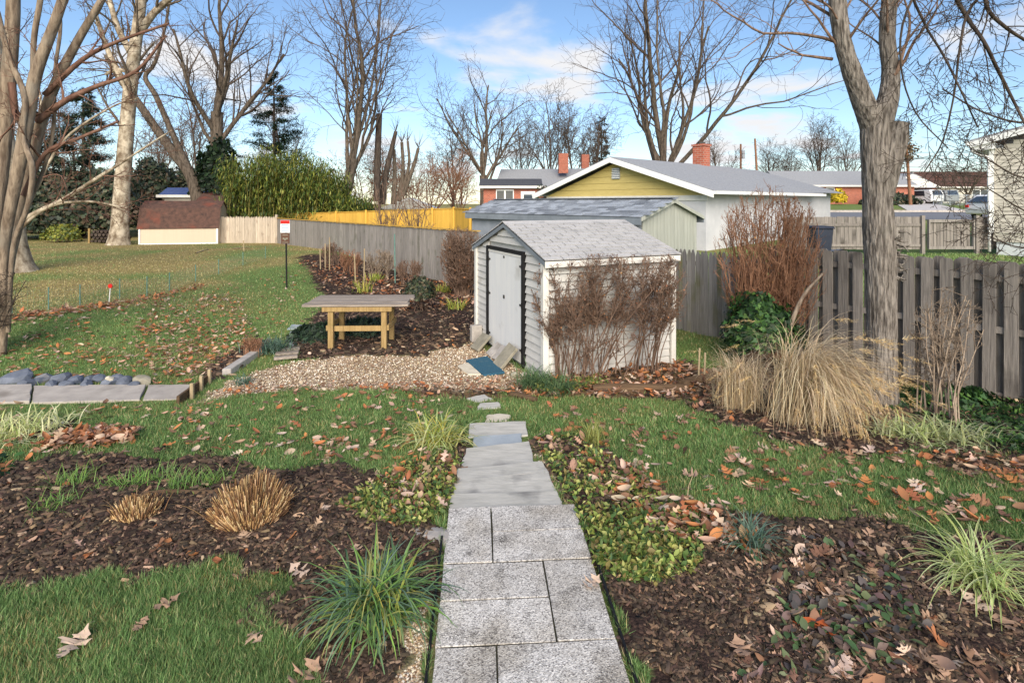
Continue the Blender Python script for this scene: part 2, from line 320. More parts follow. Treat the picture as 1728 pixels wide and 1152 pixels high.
GRAVEL = [
    [(310, 688), (345, 668), (400, 640), (440, 622), (500, 612), (560, 602), (720, 598), (800, 575), (830, 600), (910, 636), (880, 654), (800, 662), (700, 655), (600, 657), (480, 657), (400, 664)],
    [(742, 840), (770, 780), (778, 776), (775, 800), (768, 842)], [(895, 752), (910, 765), (935, 800), (968, 850), (984, 872), (972, 866), (915, 790), (888, 758)],
    [(690, 1000), (742, 1000), (735, 1160), (660, 1160), (700, 1060)],
]
DIRT = [
    [(850, 668), (900, 640), (1140, 608), (1240, 630), (1225, 688), (1160, 676), (1000, 670)],
    [(1530, 775), (1600, 755), (1728, 768), (2300, 800), (2300, 850), (1728, 808), (1620, 800)],
    [(690, 662), (800, 640), (850, 668), (800, 676), (740, 670)],
]
def screen(X, Y): return 864 + FPX * X / np.maximum(Y, .3), HOR + FPX * (CAM_H - gz(X, Y)) / np.maximum(Y, .3)
def zones(X, Y, wob=.07):
    a = (vnoise(X, Y, .22, 1) - .5) * wob * 2 + (vnoise(X, Y, .07, 2) - .5) * wob; b = (vnoise(X, Y, .22, 3) - .5) * wob * 2 + (vnoise(X, Y, .07, 4) - .5) * wob
    p, q = screen(X + a, Y + b); ok = (Y > .8) & (side(X, Y) < .25)
    f = lambda L: np.any([inpoly(p, q, o) for o in L], 0) & ok
    m, g, d = f(BEDS), f(GRAVEL), f(DIRT); return m & ~g, g, d & ~g & ~m
PATH_AX = np.array([.084, 2.5]), np.array([0., 3.91])
def axis(bounds, fine, c0, c1, grow, far0, far1):
    a = list(np.arange(c0, c1, fine)); s_ = fine; x = a[-1]
    while x < far1: s_ *= grow; x += s_; a.append(x)
    s_ = fine; x = c0
    while x > far0: s_ *= grow; x -= s_; a.insert(0, x)
    return np.array(a)
xs = axis(None, .085, -8, 7, 1.15, -500, 500); ys = axis(None, .075, 2.0, 10.5, 1.06, -30, 900)
gx, gy = np.meshgrid(xs, ys); zz = gz(gx, gy); zm, zg, zd = zones(gx, gy)
near = np.exp(-((gy - 5) / 9) ** 2)
zz = zz + near * ((vnoise(gx, gy, .5, 5) - .5) * .03 + (vnoise(gx, gy, .13, 6) - .5) * np.where(zm, .035, .012)) + zm * .015 * near - zg * .01
nx, ny = len(xs), len(ys); idx = np.arange(nx * ny).reshape(ny, nx)
Fq = np.stack([idx[:-1, :-1], idx[:-1, 1:], idx[1:, 1:], idx[1:, :-1]], -1).reshape(-1, 4)
dry = sst(.0, .9, sst(-7.5, -9.6, gx) * sst(9, 12, gy) * .6 + (vnoise(gx, gy, 1.6, 8) - .45) * 1.1) * sst(7, 11, gy)
zcol = np.stack([zm, zg, zd], -1).reshape(-1, 3).astype(float)
gme = np_mesh('ground', np.stack([gx, gy, zz], -1).reshape(-1, 3), Fq, [], zcol, True)
at = gme.attributes.new('dry', 'FLOAT', 'POINT'); at.data.foreach_set('value', dry.ravel().astype(np.float32))
gm = bpy.data.materials.new('yard_ground'); gm.use_nodes = True; t = gm.node_tree; b = t.nodes['Principled BSDF']; b.inputs['Roughness'].default_value = .95; b.inputs['Specular IOR Level'].default_value = .1
def gN(k): return t.nodes.new(k)
co = gN('ShaderNodeTexCoord')
def gnoise(s, d=6):
    n = gN('ShaderNodeTexNoise'); n.inputs['Scale'].default_value = s; n.inputs['Detail'].default_value = d; t.links.new(co.outputs['Object'], n.inputs['Vector']); return n.outputs['Fac']
def gramp(f, *st):
    r = gN('ShaderNodeValToRGB'); e = r.color_ramp.elements; e[0].position, e[0].color = st[0][0], (*st[0][1], 1); e[1].position, e[1].color = st[-1][0], (*st[-1][1], 1)
    for p_, c_ in st[1:-1]: e.new(p_).color = (*c_, 1)
    t.links.new(f, r.inputs[0]); return r.outputs[0]
def gmix(f, a_, b_):
    m = gN('ShaderNodeMixRGB'); t.links.new(f, m.inputs[0]); t.links.new(a_, m.inputs[1]); t.links.new(b_, m.inputs[2]); return m.outputs[0]
va = gN('ShaderNodeVertexColor'); va.layer_name = 'Col'; sp = gN('ShaderNodeSeparateColor'); t.links.new(va.outputs[0], sp.inputs[0])
da = gN('ShaderNodeAttribute'); da.attribute_name = 'dry'
lawn = gramp(gnoise(26, 8), (.3, lin(80, 94, 54)), (.5, lin(108, 128, 70)), (.7, lin(138, 148, 90)))
dryc = gramp(gnoise(18, 8), (.3, lin(112, 100, 62)), (.5, lin(146, 130, 84)), (.72, lin(176, 160, 116)))
mul = gramp(gnoise(60, 8), (.3, lin(34, 28, 26)), (.52, lin(64, 51, 46)), (.75, lin(104, 82, 68)))
grv = gramp(gnoise(90, 6), (.3, lin(120, 98, 76)), (.5, lin(176, 154, 128)), (.7, lin(214, 200, 180)))
drt = gramp(gnoise(22, 8), (.3, lin(84, 66, 50)), (.5, lin(122, 98, 74)), (.72, lin(152, 128, 100)))
c_ = gmix(da.outputs['Fac'], lawn, dryc); c_ = gmix(sp.outputs[2], c_, drt); c_ = gmix(sp.outputs[1], c_, grv); c_ = gmix(sp.outputs[0], c_, mul)
t.links.new(c_, b.inputs['Base Color']); bp = gN('ShaderNodeBump'); bp.inputs['Strength'].default_value = .6; bp.inputs['Distance'].default_value = .02
t.links.new(gnoise(70, 6), bp.inputs['Height']); t.links.new(bp.outputs[0], b.inputs['Normal'])
gme.materials.append(gm)
ground = bpy.data.objects.new('ground', gme); COL.objects.link(ground); adopt(ground, None); tag(ground, 'lawn and garden ground with mulch beds and a gravel patch', None, None, 'structure')

# street, driveways and far kerb (sheets just above the ground)
def sheet(name, pts, m, label, lift=.012, n=10):
    P = np.array(pts, float); u = np.linspace(0, 1, n + 1); V = []
    for a_ in u:
        for b_ in u:
            p_ = (1 - a_) * ((1 - b_) * P[0] + b_ * P[1]) + a_ * ((1 - b_) * P[3] + b_ * P[2]); V.append((p_[0], p_[1], float(gz(p_[0], p_[1])) + lift))
    k = n + 1; F = [(i * k + j, i * k + j + 1, (i + 1) * k + j + 1, (i + 1) * k + j) for i in range(n) for j in range(n)]
    mb = MB(); mb.add(V, F); o = mb.build(name, m); tag(o, label, None, None, 'structure'); return o
sheet('street', [(2, 38), (90, 38), (90, 46), (2, 46)], MT['asphalt'], 'grey asphalt street behind the houses', .03, 24)
sheet('driveway', [(11.4, 19.5), (14.3, 22), (18.5, 38.3), (15.2, 38.3)], MT['drive'], 'pale concrete driveway beside the yellow-gabled house', .05)
sheet('driveway', [(33.5, 45.8), (39, 45.8), (50, 66), (46, 66)], MT['drive'], 'pale concrete driveway rising across the street', .05)
kb = MB(); kb.bar((2, 46.15, float(gz(20, 46)) + .1), (90, 46.15, float(gz(60, 46)) + .1), .2, .22); tag(kb.build('kerb', MT['concrete']), 'concrete kerb on the far side of the street', None, None, 'structure')

# ------------------------------------------------------------------ garden path: concrete pavers, flagstones, stepping stones
pm = bpy.data.materials.new('exposed_aggregate'); pm.use_nodes = True; t = pm.node_tree; b = t.nodes['Principled BSDF']; b.inputs['Roughness'].default_value = .9; b.inputs['Specular IOR Level'].default_value = .2
co = gN('ShaderNodeTexCoord'); vo = gN('ShaderNodeTexVoronoi'); vo.inputs['Scale'].default_value = 150; t.links.new(co.outputs['Object'], vo.inputs['Vector'])
sc_ = gN('ShaderNodeSeparateColor'); t.links.new(vo.outputs['Color'], sc_.inputs[0])
spk = gramp(sc_.outputs[0], (.0, lin(120, 116, 113)), (.25, lin(178, 174, 169)), (.7, lin(210, 206, 200)), (1., lin(232, 228, 222)))
drk = gramp(gnoise(9, 8), (.5, (0, 0, 0)), (.78, (1, 1, 1))); dc = gN('ShaderNodeRGB'); dc.outputs[0].default_value = (*lin(74, 71, 68), 1)
big = gN('ShaderNodeMath'); big.operation = 'MULTIPLY'; t.links.new(drk, big.inputs[0]); t.links.new(gramp(sc_.outputs[1], (.3, (.1, .1, .1)), (.7, (1, 1, 1))), big.inputs[1])
oi_ = gN('ShaderNodeObjectInfo'); mr_ = gN('ShaderNodeMapRange'); mr_.inputs[3].default_value = .94; mr_.inputs[4].default_value = 1.08; t.links.new(oi_.outputs['Random'], mr_.inputs[0])
stn = gramp(gnoise(3.2, 9), (.32, lin(222, 218, 211)), (.58, (1, 1, 1))); mu = gN('ShaderNodeMixRGB'); mu.blend_type = 'MULTIPLY'; mu.inputs[0].default_value = 1; t.links.new(gmix(big.outputs[0], spk, dc.outputs[0]), mu.inputs[1]); t.links.new(stn, mu.inputs[2])
hv = gN('ShaderNodeHueSaturation'); t.links.new(mr_.outputs[0], hv.inputs['Value']); t.links.new(mu.outputs[0], hv.inputs['Color']); t.links.new(hv.outputs[0], b.inputs['Base Color'])
bp = gN('ShaderNodeBump'); bp.inputs['Strength'].default_value = .5; bp.inputs['Distance'].default_value = .006; t.links.new(vo.outputs['Distance'], bp.inputs['Height']); t.links.new(bp.outputs[0], b.inputs['Normal'])
path = MB().box((0, 2.45, .0), (.86, 2.8, .052)).build('path', MT['path_soil'], None, m=Matrix.Translation((.233, 0, 0)) @ Matrix.Rotation(R(3.4), 4, 'Z')); tag(path, 'garden path of speckled concrete pavers and flagstones', None, None, 'structure')
ax_d = Vector((PATH_AX[1][0] - PATH_AX[0][0], PATH_AX[1][1] - PATH_AX[0][1], 0)).normalized(); ax_x = Vector((ax_d.y, -ax_d.x, 0))
def pv(name, u0, u1, v0, v1, seed, dz=0):      # u across the path, v along it, from the far end of the pavers back
    g = random.Random(seed); G = .0055; j = lambda: g.uniform(-.003, .003); top = .032 + dz
    q = [(u0 + G + j(), v0 - G + j()), (u1 - G + j(), v0 - G + j()), (u1 - G + j(), v1 + G + j()), (u0 + G + j(), v1 + G + j())]
    P = []
    for u, v in q: p_ = Vector((0, 3.91, 0)) + ax_x * u - ax_d * (-v); P.append(Vector((p_.x, p_.y, top + g.uniform(-.003, .003))))
    o = MB().prism(P, (0, 0, -.055)).build(name, pm, path, bevel=.002); return o
W3 = .302; x0 = -.453
rows = [(0, -.61, 0), (-.61, -1.225, 1), (-1.225, -1.84, 2), (-1.84, -2.45, 1), (-2.45, -3.06, 0)]
for i, (va_, vb_, k) in enumerate(rows):
    vm = (va_ + vb_) / 2
    if k == 1:
        pv('paver', x0, x0 + 2 * W3, va_, vm, i * 10); pv('paver', x0, x0 + 2 * W3, vm, vb_, i * 10 + 1); pv('paver', x0 + 2 * W3, x0 + 3 * W3, va_, vb_, i * 10 + 2)
    else:
        pv('paver', x0, x0 + W3, va_, vb_, i * 10 + 3); pv('paver', x0 + W3, x0 + 3 * W3, va_, vm, i * 10 + 4); pv('paver', x0 + W3, x0 + 3 * W3, vm, vb_, i * 10 + 5)
def slab(q, m, name='flagstone', lift=.03, thick=.06, parent=path, seed=0, rag=0.012):
    g = random.Random(seed); P = [gp(*c) for c in q]; n = len(P); out = []
    for i in range(n):
        a_, b_ = P[i], P[(i + 1) % n]
        for k in range(4):
            p_ = a_.lerp(b_, k / 4); e = rag if k else rag * .3; out.append(Vector((p_.x + g.uniform(-e, e), p_.y + g.uniform(-e, e), 0)))
    zt = max(p.z for p in P) * .5 + min(p.z for p in P) * .5 + lift
    return MB().prism([Vector((p.x, p.y, zt + g.uniform(-.002, .002))) for p in out], (0, 0, -thick)).build(name, m, parent, bevel=.005)
FL = [([(756, 862), (950, 860), (940, 836), (759, 839)], 'flag', .028), ([(765, 839), (942, 836), (925, 805), (766, 819)], 'flag', .036), ([(772, 818), (924, 804), (915, 790), (773, 799)], 'flag', .045),
      ([(775, 795), (903, 788), (893, 755), (787, 764)], 'flag', .03), ([(798, 760), (882, 756), (880, 739), (800, 742)], 'bluestone', .03), ([(790, 740), (891, 737), (888, 719), (793, 722)], 'flag', .035),
      ([(818, 714), (858, 711), (862, 704), (842, 702), (822, 704)], 'rock_pale', .022), ([(805, 692), (845, 689), (841, 682), (809, 684)], 'flag', .022), ([(787, 674), (806, 679), (832, 675), (818, 669)], 'flag', .02)]
for i, (q, m, l) in enumerate(FL): slab(q, MT[m], 'flagstone' if i < 6 else 'stepping_stone', l, seed=i + 3)
# plastic edging strips beside the pavers
for s_, lb in ((-1, 'left'), (1, 'right')):
    mb = MB(); p_ = [Vector((0, 3.91, 0)) + ax_x * (s_ * .475) + ax_d * v for v in (-.35, -1.2, -2.4)]
    for a_, b_ in zip(p_, p_[1:]): mb.bar(a_ + Vector((0, 0, .012)), b_ + Vector((0, 0, .012)), .012, .07)
    tag(mb.build('edging_strip', MT['black']), 'thin black plastic edging along the %s side of the concrete pavers' % lb, 'edging', 'path edging strips')
# ------------------------------------------------------------------ white garden shed
SR = .418; SO = Vector((.473, 7.795, -.34)); SW, SL, SH, SP = 2.746, 2.262, 1.751, 2.197
es = Vector((math.cos(SR), math.sin(SR), 0)); eg = Vector((-math.sin(SR), math.cos(SR), 0)); ez = Vector((0, 0, 1))
def S(a, b_, c): return SO + es * a + eg * b_ + ez * c           # a along the side wall, b across the gable, c up
shed = thing('garden_shed', S(SL / 2, SW / 2, 0), 'small white clapboard garden shed with grey shingle roof and double door', 'shed')
core = MB().prism([S(.03, .03, -.1), S(.03, SW - .03, -.1), S(.03, SW - .03, SH), S(.03, SW / 2, SP - .02), S(.03, .03, SH)], es * (SL - .06)); core.build('wall', MT['white_siding'], shed)
def plank(a, b_, nrm, h=.1045, proud=.03):     # one clapboard from a to b, bottom edge proud
    a, b_ = Vector(a), Vector(b_); n_ = Vector(nrm); u = ez * h
    MB().add([a + n_ * proud, b_ + n_ * proud, b_ + u + n_ * .003, a + u + n_ * .003, a - n_ * .02, b_ - n_ * .02, b_ + u - n_ * .02, a + u - n_ * .02],
             ((0, 1, 2, 3), (7, 6, 5, 4), (0, 4, 5, 1), (1, 5, 6, 2), (2, 6, 7, 3), (3, 7, 4, 0))).build('siding_plank', MT['white_siding'], shed)
EX = .1165
for i in range(15):
    plank(S(.05, 0, i * EX), S(SL - .05, 0, i * EX), -eg); plank(S(SL - .05, SW, i * EX), S(.05, SW, i * EX), eg); plank(S(SL, .05, i * EX), S(SL, SW - .05, i * EX), es)
DB0, DB1, DT = .64, 2.15, 1.78                  # door opening and its top
for i in range(15): plank(S(0, .05, i * EX), S(0, DB0 - .03, i * EX), -es); plank(S(0, DB1 + .03, i * EX), S(0, SW - .05, i * EX), -es)
for i in range(15, 19):
    c = i * EX; hw_ = (SP - c - EX * .9) / (SP - SH) * SW / 2
    if hw_ < .08: break
    lo, hi = max(SW / 2 - hw_, .05), min(SW / 2 + hw_, SW - .05)
    if c < DT + .02:
        plank(S(0, lo, c), S(0, DB0 - .03, c), -es); plank(S(0, DB1 + .03, c), S(0, hi, c), -es)
    else: plank(S(0, lo, c), S(0, hi, c), -es)
for a, b_ in ((0, 0), (0, SW), (SL, 0), (SL, SW)):
    mb = MB(); mb.box(S(a, b_, SH / 2 - .02) + (es * (-.012 if a == 0 else .012)) + (eg * (-.012 if b_ == 0 else .012)), (.09, .09, SH + .02), Matrix((es, eg, ez)).transposed()); mb.build('corner_trim', MT['white_trim'], shed, bevel=.004)
# door: black-edged opening, two flush leaves, hinges, hasp
for (b0_, b1_, c0_, c1_) in ((DB0 - .01, DB0 + .045, .02, DT), (DB1 - .06, DB1 + .02, .02, DT), (DB0 + .045, DB1 - .06, DT - .055, DT)):
    MB().prism([S(0, b0_, c0_), S(0, b1_, c0_), S(0, b1_, c1_), S(0, b0_, c1_)], es * (-.062 if c0_ < 1 else -.055)).build('door_frame', MT['black'], shed)
MB().prism([S(0, DB0, .02), S(0, DB1, .02), S(0, DB1, DT - .05), S(0, DB0, DT - .05)], es * -.012).build('door_backing', MT['black'], shed)
mid_ = (DB0 + DB1) / 2
for lo, hi in ((DB0 + .052, DB1 - .066),):
    leaf = MB().prism([S(-.02, lo, .05), S(-.02, hi, .05), S(-.02, hi, DT - .1), S(-.02, lo, DT - .1)], es * -.022).build('door', MT['door_white'], shed, bevel=.003)
MB().prism([S(-.02, DB0 + .052, DT - .097), S(-.02, DB1 - .066, DT - .097), S(-.02, DB1 - .066, DT - .058), S(-.02, DB0 + .052, DT - .058)], es * -.03).build('door_header', MT['white_trim'], shed, bevel=.003)
for b_, s_ in ((DB0 + .075, 1), (DB1 - .09, -1)):
    for c in (.25, .95, 1.55):
        h = MB(); h.box(S(-.047, b_ + s_ * .02, c), (.012, .07, .03), Matrix((es, eg, ez)).transposed()); h.box(S(-.047, b_ - s_ * .02, c), (.014, .03, .07), Matrix((es, eg, ez)).transposed()); h.build('hinge', MT['iron'], shed)
MB().box(S(-.046, mid_, .98), (.012, .06, .06), Matrix((es, eg, ez)).transposed()).build('hasp', MT['iron'], shed, bevel=.004)
MB().box(S(-.046, mid_, DT - .14), (.01, .05, .04), Matrix((es, eg, ez)).transposed()).build('latch', MT['iron'], shed, bevel=.004)
# roof deck, fascia, rake boards, shingles
OV, OG = .13, .07; rise = (SP - SH) / (SW / 2); ZE = SH - OV * rise
for sgn in (0, 1):
    bb = (lambda b_: b_) if sgn == 0 else (lambda b_: SW - b_)
    MB().prism([S(-OG, bb(-OV), ZE), S(-OG, bb(SW / 2), SP), S(-OG, bb(SW / 2), SP + .02), S(-OG, bb(-OV), ZE + .02)], es * (SL + 2 * OG)).build('roof_deck', MT['black'], shed)  # black deck colour paints the shadow lines between the shingle courses
    MB().prism([S(-OG, bb(-OV - .012), ZE - .085), S(-OG, bb(-OV + .008), ZE - .085), S(-OG, bb(-OV + .008), ZE + .002), S(-OG, bb(-OV - .012), ZE + .002)], es * (SL + 2 * OG)).build('fascia', MT['white_trim'], shed)
    for a in (-OG, SL + OG - .02):
        MB().prism([S(a, bb(-OV), ZE - .07), S(a, bb(SW / 2), SP - .065), S(a, bb(SW / 2), SP), S(a, bb(-OV), ZE)], es * .02).build('rake_board', MT['slate_trim'] if a < 0 else MT['white_trim'], shed)
    sl = math.hypot(SW / 2 + OV, SP - ZE); ex = .128; nrow = int(sl / ex) + 1
    up = (S(0, bb(SW / 2), SP) - S(0, bb(-OV), ZE)).normalized(); nn = es.cross(up) if sgn == 0 else up.cross(es)
    nn = nn if nn.z > 0 else -nn
    tabw = .305; sm = MB().box((0, ex * .5, 0), (tabw - .018, ex - .017, .016)).mesh('shingle', MT['shingle_light'])
    smh = MB().box((0, ex * .5, 0), (tabw / 2 - .018, ex - .017, .016)).mesh('shingle', MT['shingle_light'])
    for r_ in range(nrow):
        base = S(-OG - .015, bb(-OV), ZE) + up * (r_ * ex - .02) + nn * (.024 + .006); off = (r_ % 2) * tabw / 2
        tot = SL + 2 * OG + .03; x = -off if off else 0
        while x < tot - .03:
            a0, a1 = max(x, 0), min(x + tabw, tot); w_ = a1 - a0
            if r_ * ex + ex * 1.1 > sl + .05: break
            me_ = sm if w_ > tabw * .9 else smh
            rot = Matrix((es, up, nn)).transposed() @ Matrix.Rotation(R(-2.0 + rnd.uniform(-.8, .8)), 3, 'X')
            m4 = Matrix.Translation(base + es * ((a0 + a1) / 2)) @ rot.to_4x4()
            if me_ is smh and w_ < tabw * .42: m4 = m4 @ Matrix.Scale(max(w_ / (tabw / 2), .2), 4, (1, 0, 0))
            inst('shingle', me_, shed, m4); x += tabw
MB().prism([S(-OG - .015, SW / 2 - .13, SP + .035 - .13 * rise), S(-OG - .015, SW / 2, SP + .04), S(-OG - .015, SW / 2 + .13, SP + .035 - .13 * rise), S(-OG - .015, SW / 2 + .13, SP + .022 - .13 * rise), S(-OG - .015, SW / 2, SP + .027), S(-OG - .015, SW / 2 - .13, SP + .022 - .13 * rise)], es * (SL + 2 * OG + .03)).build('ridge_cap', MT['shingle_light'], shed)
# things at the shed door
def leaning(b_, w_, h, th, tilt, m, label, out=.3, spin=0, name='paving_slab', cat='slab'):
    r_ = Matrix((eg, -es, ez)).transposed() @ Matrix.Rotation(R(-tilt), 3, 'X') @ Matrix.Rotation(R(spin), 3, 'Y')
    c = S(-.03 - out - .02, b_, .0); c.z = float(gz(c.x, c.y)) + math.cos(R(tilt)) * h / 2 + .015
    c = c + es * (math.sin(R(tilt)) * h / 2 * .2)
    o = MB().box((0, 0, 0), (w_, th, h)).build(name, m, None, bevel=.006, m=Matrix.Translation(c) @ r_.to_4x4()); tag(o, label, cat, 'slabs leaning on the shed door')
leaning(1.98, .34, .34, .04, -48, MT['rock_tan'], 'tan square slab leaning on the far side of the shed door', .16, 4)
leaning(1.5, .26, .26, .04, -50, MT['concrete'], 'small grey slab leaning on the middle of the shed door', .1, -5)
leaning(1.24, .24, .27, .04, -46, MT['concrete'], 'small pale grey slab leaning between two slabs at the shed door', .1, 6)
leaning(.86, .32, .4, .05, -42, MT['rock_tan'], 'thick tan slab leaning at the near end of the shed door', .17, -4)
bl = MB().box((0, 0, 0), (.2, .12, .3)).build('concrete_block', MT['concrete'], None, bevel=.01, m=Matrix.Translation(S(-.13, 2.5, .14)) @ Matrix.Rotation(SR, 4, 'Z')); tag(bl, 'grey concrete block standing at the far corner of the shed front', 'block')
def flat(name, q, th, m, label, cat, lift): o = slab(q, m, name, lift, th, None, 5, .004); tag(o, label, cat); return o
flat('door_mat', [(786, 611), (822, 604), (852, 631), (816, 635)], .03, MT['mat_blue'], 'faded blue mat lying on gravel before the shed door', 'mat', .035)
flat('stone_slab', [(772, 619), (790, 614), (812, 633), (790, 633)], .03, MT['rock_pale'], 'flat white slab on the gravel beside the blue mat', 'slab', .025)
def rock(name, p, r_, m, label=None, cat='rock', group=None, seed=0, flatz=.6, sub=2, parent=None):
    import bmesh
    bm = bmesh.new(); bmesh.ops.create_icosphere(bm, subdivisions=sub, radius=1); g = np.random.default_rng(seed); d = g.normal(size=(9, 3)); d /= np.linalg.norm(d, axis=1)[:, None]; dd = g.uniform(.55, .95, 9)
    for v in bm.verts:
        c = np.array(v.co)
        for k in range(9):
            e_ = c @ d[k]
            if e_ > dd[k]: c -= d[k] * (e_ - dd[k])
        c *= 1 + g.uniform(-.03, .03); v.co = (c[0] * r_[0], c[1] * r_[1], c[2] * r_[2] * flatz)
    me = bpy.data.meshes.new(name); bm.to_mesh(me); bm.free(); me.materials.append(m)
    o = bpy.data.objects.new(name, me); COL.objects.link(o); adopt(o, parent, Matrix.Translation(p) @ Matrix.Rotation(g.uniform(0, 6), 4, 'Z')); return tag(o, label, cat if parent is None else None, group)
p_ = gp(868, 636); rock('stone', p_ + Vector((0, 0, .03)), (.075, .06, .08), MT['rock_pale'], 'round cream stone by the shed door, left of a smaller one', 'stone', None, 3)
p_ = gp(885, 634); rock('stone', p_ + Vector((0, 0, .02)), (.05, .05, .06), MT['rock_pale'], 'small white stone at the foot of the shed door frame', 'stone', None, 4)
# ------------------------------------------------------------------ fences along the property line
def lerp2(a, b_, t_): return Vector((a[0] + (b_[0] - a[0]) * t_, a[1] + (b_[1] - a[1]) * t_, 0))
def boards(parent, a, b_, n, mesh, z0f, normal_off=0, start=0, stop=1, name='board', jit=.012, alt=None):
    a, b_ = Vector((a[0], a[1], 0)), Vector((b_[0], b_[1], 0)); d = (b_ - a).normalized(); nrm = Vector((d.y, -d.x, 0))
    for i in range(n):
        t_ = start + (stop - start) * (i + .5) / n; p_ = a.lerp(b_, t_) + nrm * (normal_off if alt is None else (normal_off if i % 2 else alt))
        m4 = Matrix.Translation((p_.x, p_.y, z0f(t_) + rnd.uniform(-jit, jit))) @ Matrix((d, nrm * -1, ez)).transposed().to_4x4() @ Matrix.Rotation(R(rnd.uniform(-.4, .4)), 4, 'Y')
        inst(name, mesh if not isinstance(mesh, list) else rnd.choice(mesh), parent, m4)
def board_mesh(w_, h, th, m, tip='flat'):       # origin at the foot
    if tip == 'flat': P = [(-w_ / 2, 0, 0), (w_ / 2, 0, 0), (w_ / 2, 0, h), (-w_ / 2, 0, h)]
    elif tip == 'dog': P = [(-w_ / 2, 0, 0), (w_ / 2, 0, 0), (w_ / 2, 0, h - .03), (w_ / 2 - .03, 0, h), (-w_ / 2 + .03, 0, h), (-w_ / 2, 0, h - .03)]
    else: P = [(-w_ / 2, 0, 0), (w_ / 2, 0, 0), (w_ / 2, 0, h - w_ * 1.3), (w_ * .36, 0, h - w_ * .72), (w_ * .16, 0, h - w_ * .15), (0, 0, h), (-w_ * .16, 0, h - w_ * .15), (-w_ * .36, 0, h - w_ * .72), (-w_ / 2, 0, h - w_ * 1.3)]
    return MB().prism([Vector(p_) - Vector((0, th / 2, 0)) for p_ in P], (0, th, 0)).mesh('board', m)
def gzf(a, b_, dz=0): return lambda t_: float(gz(*(lerp2(a, b_, t_).xy - Vector((.0, .0))))) + dz
# weathered shadowbox fence (right)
FA, FB = PL[2], PL[0]
fa = (4.55, 9.56)                               # where the pointed pickets end and the shadowbox begins
f1 = thing('shadowbox_fence', (5.5, 8.2, -.4), 'dark weathered board-on-board fence behind the forked tree', 'fence')
bm_ = [board_mesh(.142, 1.86, .02, MT['fence_dark'], 'dog') for _ in range(1)]
fl = Vector((FB[0] - fa[0], FB[1] - fa[1], 0)); fd = fl.normalized(); fn = Vector((fd.y, -fd.x, 0))   # fn points to the yard? checked below
if fn.dot(Vector((-1, -1, 0))) < 0: fn = -fn
z_base = lambda t_: -.42
nfb = int(fl.length / .222)
for row, off in ((0, .045), (1, -.045)):
    for i in range(nfb):
        p_ = Vector((fa[0], fa[1], 0)) + fd * (.222 * (i + .5 * row) + .07) + fn * off
        inst('board', bm_[0], f1, Matrix.Translation((p_.x, p_.y, -.42 + rnd.uniform(-.015, .015))) @ Matrix((fd, fn, ez)).transposed().to_4x4() @ Matrix.Rotation(R(rnd.uniform(-.5, .5)), 4, 'Y') @ Matrix.Scale(rnd.uniform(.94, 1.05), 4, (1, 0, 0)))
for c in (-.3, .55, 1.22):
    MB().bar((fa[0], fa[1], c), (fa[0] + fl.x, fa[1] + fl.y, c), .062, .085).build('rail', MT['fence_dark'], f1)
for k in range(0, 3):
    p_ = Vector((fa[0], fa[1], 0)) + fd * (.35 + k * 2.3) - fn * .12; MB().box((p_.x, p_.y, .5), (.1, .1, 1.9), Matrix.Rotation(math.atan2(fd.y, fd.x), 3, 'Z')).build('post', MT['fence_dark'], f1, bevel=.006)
# pointed picket fence between the shed and the shadowbox fence
f2 = thing('picket_fence', (3.2, 11.2, -.4), 'grey pointed picket fence between the white shed and the rust-coloured bush', 'fence')
pa, pb = (1.6, 13.25), (4.5, 9.63); pm_ = board_mesh(.088, 1.7, .02, MT['fence_green'], 'point'); npk = int(math.dist(pa, pb) / .094)
boards(f2, pa, pb, npk, pm_, lambda t_: -.44, 0, jit=.02)
for c in (-.1, 1.0): MB().bar((pa[0] + .05, pa[1] + .03, c), (pb[0] + .05, pb[1] + .03, c), .04, .08).build('rail', MT['fence_green'], f2)
# long grey board fence at the left with a cap rail whose yellow is sunlight put into its colour
f3 = thing('board_fence', (-7, 24, -.4), 'long weathered grey board fence with yellowish top rail, left of the shed', 'fence')
ga, gb = (-1.0, 16.4), PL[4]; gl = math.dist(ga, gb); ng = int(gl / .145); gm1 = [board_mesh(.14, 1.78, .02, MT['fence_grey']), board_mesh(.136, 1.76, .02, MT['fence_grey'])]
boards(f3, ga, gb, ng, gm1, lambda t_: -.45 - .08 * t_, 0, jit=.01)
MB().bar((ga[0], ga[1], 1.345), (gb[0], gb[1], 1.265), .13, .035).build('cap_rail', MT['rail_yellow'], f3)
for c in (0, .9): MB().bar((ga[0] + .05, ga[1] + .05, c), (gb[0] + .05, gb[1] + .05, c), .05, .09).build('rail', MT['fence_grey'], f3)
# old pale picket fence by the barn-roofed shed
f4 = thing('picket_fence', (-16, 33, -.3), 'pale old picket fence between the barn-roofed shed and the bamboo', 'fence')
boards(f4, (-18.0, 33.2), (-14.35, 33.1), 36, board_mesh(.094, 1.78, .02, MT['fence_pale'], 'point'), lambda t_: -.42, 0, jit=.03)
for c in (0, 1.0): MB().bar((-18, 33.26, c), (-14.35, 33.16, c), .04, .09).build('rail', MT['fence_pale'], f4)
p_ = Vector((-14.25, 33.0, .5)); MB().box(p_, (.13, .13, 1.95)).build('post', MT['fence_pale'], f4)
